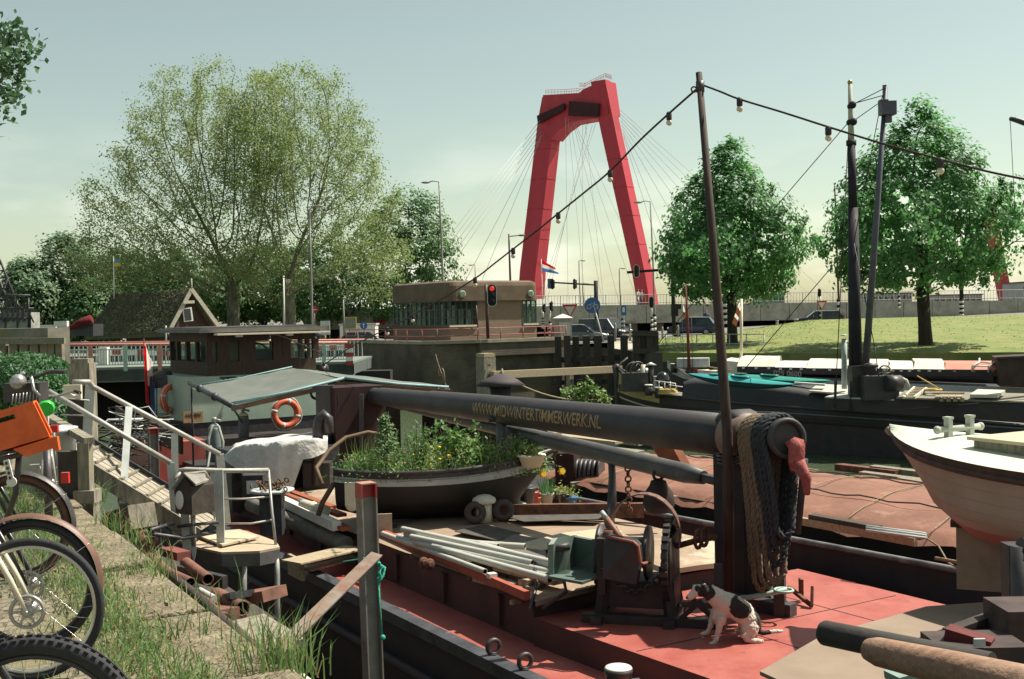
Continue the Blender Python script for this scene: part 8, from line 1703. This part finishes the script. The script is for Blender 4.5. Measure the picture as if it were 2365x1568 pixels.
# bicycles
def wheel(t,c,r,tyre_r,rimm,tyrem,ns=28,disc=False,knob=False,side=V((0,1,0))):
 m_=MB();m_.torus(c,side,r-tyre_r,tyre_r,56,10)
 if knob:
  for k in range(76):
   for s_ in(-1,0,1):
    an=2*math.pi*(k+.5*(s_!=0))/76;e=V((math.cos(an),0,math.sin(an)));m_.bar(c+e*(r-tyre_r*(.05+.28*abs(s_)))+side*s_*tyre_r*.62,c+e*(r+.006-tyre_r*.3*abs(s_))+side*s_*tyre_r*.66,.014,.016,V((-e.z,0,e.x)))
 w=m_.build('wheel',tyrem,t)
 m_=MB();m_.torus(c,side,r-tyre_r*2-.006,.011,56,8);m_.build('rim',rimm,w)
 m_=MB()
 for k in range(ns):
  an=2*math.pi*k/ns;s_=1 if k%2 else-1;e=V((math.cos(an),0,math.sin(an)));an2=an+(.9 if(k//2)%2 else-.9);h_=V((math.cos(an2),0,math.sin(an2)))*.03;m_.tube(c+side*s_*.03+h_,c+e*(r-tyre_r*2-.008),.0013,n=3,cap=False)
 m_.build('spoke',SPOKE,w)
 m_=MB();m_.lathe([(.02,-.055),(.033,-.035),(.033,-.028),(.018,-.02),(.018,.02),(.033,.028),(.033,.035),(.02,.055)],c,side,16);m_.lathe([(.008,-.075),(.008,.075)],c,side,8)
 if disc:
  for a0 in range(6):an=a0*math.pi/3;e=V((math.cos(an),0,math.sin(an)));m_.bar(c-side*.045,c-side*.045+e*.075,.012,.003,side)
  m_.torus(c-side*.045,side,.075,.009,28,4)
 m_.build('hub',HUBM,w)
SPOKE=mat('spoke_steel',(.55,.54,.52),metal=.8,rough=.3);HUBM=mat('hub_alloy',(.42,.41,.40),metal=.6,rough=.35,scale=20);TYREB=mat('bike_tyre',(.022,.022,.026),(.035,.035,.04),.75,25,.15);TYREBR=mat('brown_tyre',(.14,.075,.055),(.10,.055,.04),.75,20,.1);RIMA=mat('bright_rim',(.62,.60,.56),metal=.7,rough=.25);RIMB=mat('black_rim',(.03,.03,.034),rough=.4);GRIP=mat('rubber_grip',(.03,.03,.03),rough=.8)
def bike(label,loc,rz,fm,r=.345,tr=.02,rim=RIMA,tyre=TYREB,guard=None,forkm=None,disc=False,knob=False,saddle=None,light=False,lean=0.0):
 t=thing('bicycle',label,'bicycle',loc,'bicycles parked on the quay',True,rz)
 f=V((0,0,r));b=V((-1.07,0,r));wheel(t,f,r,tr,rim,tyre,30,disc,knob);wheel(t,b,r,tr,rim,tyre,30,False,knob)
 hd0,hd1=V((-.19,0,r+.40)),V((-.24,0,r+.56));bb=V((-.62,0,r-.06));st0=V((-.80,0,r+.46))
 m_=MB();m_.path([hd0,hd1],.02,10);m_.path([hd0+V((-.005,0,.03)),bb],.02,10);m_.path([hd1,st0+V((.02,0,-.06))],.016,10);m_.path([bb,st0],.017,10)
 for s_ in(-1,1):m_.path([bb+V((0,s_*.03,0)),b+V((0,s_*.06,0))],.010,8);m_.path([st0+V((.02,s_*.02,-.06)),b+V((0,s_*.06,0))],.009,8)
 m_.build('frame',fm,t)
 m_=MB()
 for s_ in(-1,1):m_.path([hd0+V((.005,s_*.05,-.02)),V((-.07,s_*.055,r+.16)),f+V((0,s_*.055,0))],[.016,.014,.010],8)
 m_.bar(hd0+V((.005,-.06,-.02)),hd0+V((.005,.06,-.02)),.03,.03);m_.build('fork',forkm or fm,t)
 m_=MB();sp=hd1+V((-.03,0,.12));m_.path([hd1,sp],.013,8);m_.path([sp+V((-.16,-.29,.05)),sp+V((-.04,-.24,.06)),sp+V((.03,-.10,.02)),sp+V((.03,.10,.02)),sp+V((-.04,.24,.06)),sp+V((-.16,.29,.05))],.011,8);hbm=m_.build('handlebar',HUBM,t)
 for s_ in(-1,1):q=MB();q.path([sp+V((-.16,s_*.29,.05)),sp+V((-.05,s_*.25,.06))],.016,8);q.build('grip',GRIP,hbm);q=MB();q.path([sp+V((-.02,s_*.20,.045)),sp+V((.03,s_*.23,.02)),sp+V((-.04,s_*.28,.015))],.006,5);q.build('brake_lever',HUBM,hbm)
 m_=MB();sd_=st0+V((-.03,0,.14));m_.path([st0,sd_],.013,8);so=m_.build('seat_post',HUBM,t);q=MB();q.path([sd_+V((.15,0,.03)),sd_+V((.05,0,.035)),sd_+V((-.06,0,.035)),sd_+V((-.12,0,.03))],[.02,.035,.075,.06],10);q.build('saddle',saddle or GRIP,t)
 m_=MB();m_.lathe([(.09,-.03),(.095,-.028),(.09,-.026)],bb,V((0,1,0)),24);m_.path([bb+V((0,-.06,0)),bb+V((.05,-.07,-.16))],.01,6);m_.path([bb+V((0,.06,0)),bb+V((-.05,.07,.16))],.01,6);m_.box(bb+V((.05,-.11,-.17)),(.09,.08,.02));m_.box(bb+V((-.05,.11,.17)),(.09,.08,.02));m_.build('crank',HUBM,t)
 if guard:
  for c,a0,a1 in((f,R(-20),R(175)),(b,R(5),R(230))):
   m_=MB();n=30;w=tr+.012;rows=[]
   for k in range(n):an=a0+(a1-a0)*k/(n-1);e=V((math.cos(an),0,math.sin(an)));rows.append([c+e*(r+.012+(.014 if q_==1 else .018 if q_==2 else .0 if q_ in(0,4)else .014))+V((0,w*(q_-2)/2,0))for q_ in range(5)])
   m_.grid(rows);m_.build('mudguard',guard,t)
   m_=MB();
   for s_ in(-1,1):m_.tube(c+V((0,s_*.06,0)),rows[8][2]+V((0,s_*.02,0)),.003,n=4)
   m_.build('guard_stay',SPOKE,t)
 if light:q=MB();q.lathe([(.02,-.10),(.045,-.06),(.05,.0),(.048,.01)],hd0+V((.14,0,.06)),V((1,0,-.1)),14);q.lathe([(.05,.0),(.052,.015),(.04,.018)],hd0+V((.14,0,.06)),V((1,0,-.1)),14,1);q.build('headlight',[BLACK,HUBM],t)
 return t
def ground_at(u,d):p=px(u,1200,d);return V((p.x,d,0))
CRM=mat('cream_frame',(.62,.56,.44),(.55,.50,.40),.3,4,coat=.4);BLKF=mat('black_frame',(.02,.02,.022),rough=.3)
bike('black fat tyred bicycle in the lower left corner, only its knobbly front wheel showing',ground_at(62,3.62),R(6),BLKF,.355,.030,RIMB,TYREB,None,None,False,True)
bike('bicycle with a cream fork and bright rimmed front wheel',ground_at(62,5.42),R(9),CRM,.345,.019,RIMA,TYREB,None,CRM,True)
bike('black bicycle with a brown mudguard just behind the cream forked one',ground_at(66,5.95),R(5),BLKF,.345,.02,RIMB,TYREB,mat('brown_mudguard',(.17,.085,.06),(.12,.06,.045),.5,6),BLKF,True)
bc=bike('dark city bicycle with a front rack and brown tyre under the orange crate',ground_at(40,7.6),R(4),BLKF,.355,.024,RIMB,TYREBR,BLACK,BLKF,False,False,None,True)
bike('bicycle with a bright green saddle behind the orange crate',ground_at(103,10.0)+V((-.28,.80,0)),R(112),mat('pale_frame',(.45,.44,.40)),.345,.02,RIMB,TYREB,BLACK,None,False,False,mat('green_saddle',(.03,.50,.05),(.025,.42,.04),.4),False)
t=thing('front_carrier','black tubular front carrier on the dark city bicycle','rack',px(60,1060,7.3));m_=MB();m_.path([px(-30,1052,7.3),px(30,1040,7.3),px(72,1018,7.25),px(82,1022,7.2),px(80,1032,7.2),px(40,1052,7.2),px(-30,1066,7.2)],.017,8);m_.path([px(40,1036,7.25),px(46,1050,7.2)],.014,6);m_.path([px(44,1050,7.25),px(36,1140,7.3),px(10,1215,7.5)],.02,8);m_.build('tube',BLACK,t)
t=thing('crate','orange plastic crate tilted on the bicycle carrier','crate',px(70,1040,7.25));m_=MB()
c00,c10,c01=px(5,1032,7.25),px(124,1010,7.2),px(-10,965,7.5);ux=(c10-c00);uz=px(60,922,7.1)-px(105,1015,7.1);uy=V((.02,.34,.02));a=px(14,945,7.15)
P0,P1,P2,P3=px(-8,1040,7.1),px(116,1004,7.05),px(80,930,7.05),px(-40,966,7.1)
def crate_panel(q,hole=True):
 p0,p1,p2,p3=q;n_=(p1-p0).cross(p3-p0).normalized()*.012;g=lambda s,v:p0.lerp(p1,s).lerp(p3.lerp(p2,s),v)
 for(s0,s1,v0,v1)in[(0,.16,0,1),(.58,1,0,1),(.16,.58,0,.70),(.16,.58,.86,1)]:m_.prism([g(s0,v0),g(s1,v0),g(s1,v1),g(s0,v1)],n_)
 m_.bar(g(0,1),g(1,1),.03,.02);m_.bar(g(0,.36),g(1,.36),.022,.016);m_.bar(g(0,0),g(1,0),.03,.02)
 for s in(.25,.5,.75):m_.bar(g(s,.02),g(s,.36),.012,.014)
crate_panel((P0,P1,P2,P3))
for s_,v_ in((.2,.5),(.42,.52),(.64,.5),(.8,.62),(.3,.2),(.7,.2),(.55,.62)):c_=P0.lerp(P1,s_).lerp(P3.lerp(P2,s_),v_);m_.bar(c_-(P1-P0)*.05,c_+(P1-P0)*.05,.012,.016,Z,1)
bk_=V((-.12,.30,-.015));crate_panel((P0+bk_,P1+bk_,P2+bk_,P3+bk_));m_.prism([P1,P1+bk_,P2+bk_,P2],V((.012,0,.004)));m_.prism([P0,P1,P1+bk_,P0+bk_],V((0,0,-.012)))
m_.bar(px(128,1008,7.0),px(133,1040,7.0),.03,.03);m_.prism([px(30,1038,7.02),px(120,1010,7.02),px(128,1034,7.02),px(60,1055,7.02)],V((-.10,.25,-.01)));m_.build('shell',[ORANGE,mat('crate_slot',(.10,.025,.012))],t)
for u,v,d,e,lab in((151,1103,7.55,.07,'red reflector low on the mudguard behind the dark city bicycle'),(126,990,7.9,.05,'small red reflector just right of the orange crate')):m_=MB();m_.box(px(u,v,d),(.05,.03,e));tag(m_.build('reflector',mat('red_reflector',(.62,.03,.025),rough=.2)),lab,'reflector')
m_=MB();a,b=px(14,1062,6.9),px(27,1113,6.9);m_.bar(a,b,.035,.008,V((0,1,0)));m_.lathe([(.03,-.006),(.03,.006)],b,V((.1,-1,0)),12)
for k in range(4):m_.box(a.lerp(b,.15+.22*k)+V((0,-.008,0)),(.014,.006,.018),mi=1)
tag(m_.build('fork_strap',[WHITE,BLACK]),'white perforated strap hanging at the left edge by the bicycle light','strap')
m_=MB();m_.path([px(40,890,8.4),px(52,878,8.4),px(70,872,8.4),px(90,868,8.4),px(105,862,8.4),px(120,858,8.4),px(152,859,8.3)],[.012,.016,.014,.012,.012,.016,.017],8,0);m_.path([px(72,870,8.3),px(78,900,8.3),px(92,915,8.3)],.012,6,1);m_.path([px(34,910,8.4),px(40,870,8.4),px(56,860,8.4)],.014,6,1);m_.lathe([(.06,0),(.05,.05),(.02,.07)],px(42,882,8.3),V((.3,-1,.2)),12,1);m_.box(px(60,905,8.45),(.26,.18,.14),mi=0)
for k in range(8):m_.path([px(28+8*k,935-k,8.3),px(30+8*k,910-k,8.3)],.004,4,1)
tag(m_.build('handlebar',[BLACK,HUBM]),'black and chrome handlebars with a wire basket in front of the bush','handlebar')
# dog
DD=11.75
def dp(u,v,off=0.0):p=px(u,v,DD);return V((p.x,p.y+off,p.z))
paw=pz(1645,1483,DECK);DD=paw.y+.05
t=thing('dog','black and white dog sitting on the sunny red deck looking left','dog',V((dp(1690,1480).x,DD,DECK)))
m_=MB()
m_.path([dp(1748,1456),dp(1735,1438),dp(1714,1414),dp(1690,1398),dp(1668,1390),dp(1650,1376),dp(1634,1364)],[.065,.108,.122,.124,.115,.096,.078],14)
m_.path([dp(1668,1398),dp(1660,1425),dp(1665,1445)],[.09,.088,.05],12)
m_.ball(dp(1617,1360,-.01),.084,14,10,0,(1.05,.92,.95));m_.path([dp(1608,1364,-.02),dp(1598,1372,-.03),dp(1588,1380,-.035)],[.054,.042,.033],10);m_.ball(dp(1590,1377,-.04),.026,8,6)
for s_ in(-1,1):m_.path([dp(1622,1346,s_*.06),dp(1630,1360,s_*.088),dp(1631,1382,s_*.09)],[.026,.036,.022],8)
m_.path([dp(1664,1418,-.075),dp(1658,1442,-.085),dp(1653,1462,-.085),dp(1650,1476,-.085),dp(1643,1480,-.09)],[.055,.036,.028,.026,.028],10);m_.ball(dp(1640,1480,-.095),.026,8,6,0,(1.4,1,.75))
m_.path([dp(1656,1414,.075),dp(1648,1436,.085),dp(1643,1456,.09),dp(1637,1466,.09),dp(1630,1469,.09)],[.052,.034,.026,.025,.026],10);m_.ball(dp(1627,1469,.085),.025,8,6,0,(1.4,1,.75))
for s_ in(-1,1):
 m_.ball(dp(1728,1448,s_*.075),.088,12,9,0,(1.05,.7,1.05));m_.path([dp(1712,1456,s_*.10),dp(1722,1470,s_*.11),dp(1742,1474,s_*.11),dp(1757,1475-(6 if s_>0 else 0),s_*.11)],[.05,.036,.030,.024],10)
m_.path([dp(1752,1458),dp(1765,1462),dp(1780,1459),dp(1800,1458),dp(1811,1457)],[.034,.026,.022,.020,.010],8)
DM=bpy.data.materials.new('dog_fur');DM.use_nodes=True;_t=DM.node_tree;_b=_t.nodes['Principled BSDF'];_b.inputs['Roughness'].default_value=.85
_tc=_t.nodes.new('ShaderNodeTexCoord');_n=_t.nodes.new('ShaderNodeTexNoise');_n.inputs['Scale'].default_value=14;_n.inputs['Detail'].default_value=5;_t.links.new(_tc.outputs['Object'],_n.inputs['Vector'])
prev=None;org=V((dp(1690,1480).x,DD,DECK))
for(u,v,off,r_)in[(1628,1364,-.08,.088),(1628,1364,.08,.088),(1617,1343,.02,.078),(1608,1356,-.075,.036),(1632,1350,0,.06),(1706,1396,-.08,.122),(1746,1428,0,.10),(1756,1448,0,.075),(1768,1462,0,.05),(1700,1388,.05,.08)]:
 c=dp(u,v,off)-org;d_=_t.nodes.new('ShaderNodeVectorMath');d_.operation='DISTANCE';d_.inputs[1].default_value=c;_t.links.new(_tc.outputs['Object'],d_.inputs[0])
 sb=_t.nodes.new('ShaderNodeMath');sb.operation='SUBTRACT';sb.inputs[1].default_value=r_;_t.links.new(d_.outputs['Value'],sb.inputs[0])
 if prev is None:prev=sb
 else:mn=_t.nodes.new('ShaderNodeMath');mn.operation='MINIMUM';_t.links.new(prev.outputs[0],mn.inputs[0]);_t.links.new(sb.outputs[0],mn.inputs[1]);prev=mn
nn=_t.nodes.new('ShaderNodeMath');nn.operation='MULTIPLY_ADD';nn.inputs[1].default_value=.05;_t.links.new(_n.outputs[0],nn.inputs[0]);_t.links.new(prev.outputs[0],nn.inputs[2])
mr=_t.nodes.new('ShaderNodeMapRange');mr.inputs[1].default_value=.020;mr.inputs[2].default_value=.030;_t.links.new(nn.outputs[0],mr.inputs[0])
_mx=_t.nodes.new('ShaderNodeMix');_mx.data_type='RGBA';_mx.inputs[6].default_value=(.022,.02,.019,1);_mx.inputs[7].default_value=(.62,.57,.49,1);_t.links.new(mr.outputs[0],_mx.inputs[0]);_t.links.new(_mx.outputs[2],_b.inputs['Base Color'])
_n4=_t.nodes.new('ShaderNodeTexNoise');_n4.inputs['Scale'].default_value=70;_mp4=_t.nodes.new('ShaderNodeMapping');_mp4.inputs['Scale'].default_value=(1,1,.35);_t.links.new(_tc.outputs['Object'],_mp4.inputs[0]);_t.links.new(_mp4.outputs[0],_n4.inputs['Vector'])
_bp=_t.nodes.new('ShaderNodeBump');_bp.inputs['Strength'].default_value=.8;_bp.inputs['Distance'].default_value=.02;_t.links.new(_n4.outputs[0],_bp.inputs['Height']);_t.links.new(_bp.outputs[0],_b.inputs['Normal'])
body=m_.build('body',DM,t);rm=body.modifiers.new('remesh','REMESH');rm.mode='VOXEL';rm.voxel_size=.0075;rm.use_smooth_shade=True;sm=body.modifiers.new('smooth','SMOOTH');sm.iterations=12;sm.factor=.5
ft_=bpy.data.textures.new('fur_clumps','CLOUDS');ft_.noise_scale=.030;ft_.noise_depth=2;dm_=body.modifiers.new('fur','DISPLACE');dm_.texture=ft_;dm_.strength=.016;dm_.mid_level=.5
m_=MB();m_.ball(dp(1585.5,1378,-.045),.016,8,6);m_.build('nose',BLACK,t)
m_=MB()
for s_ in(-1,1):m_.ball(dp(1606,1356,-.02+s_*.045),.009,8,6)
m_.build('eye',mat('dog_eye',(.02,.012,.01),rough=.1),t)
m_=MB();m_.path([dp(1606,1377,-.03),dp(1595,1385,-.05),dp(1588,1386,-.05)],.005,5);m_.build('mouth',mat('dog_lip',(.08,.04,.035)),t)
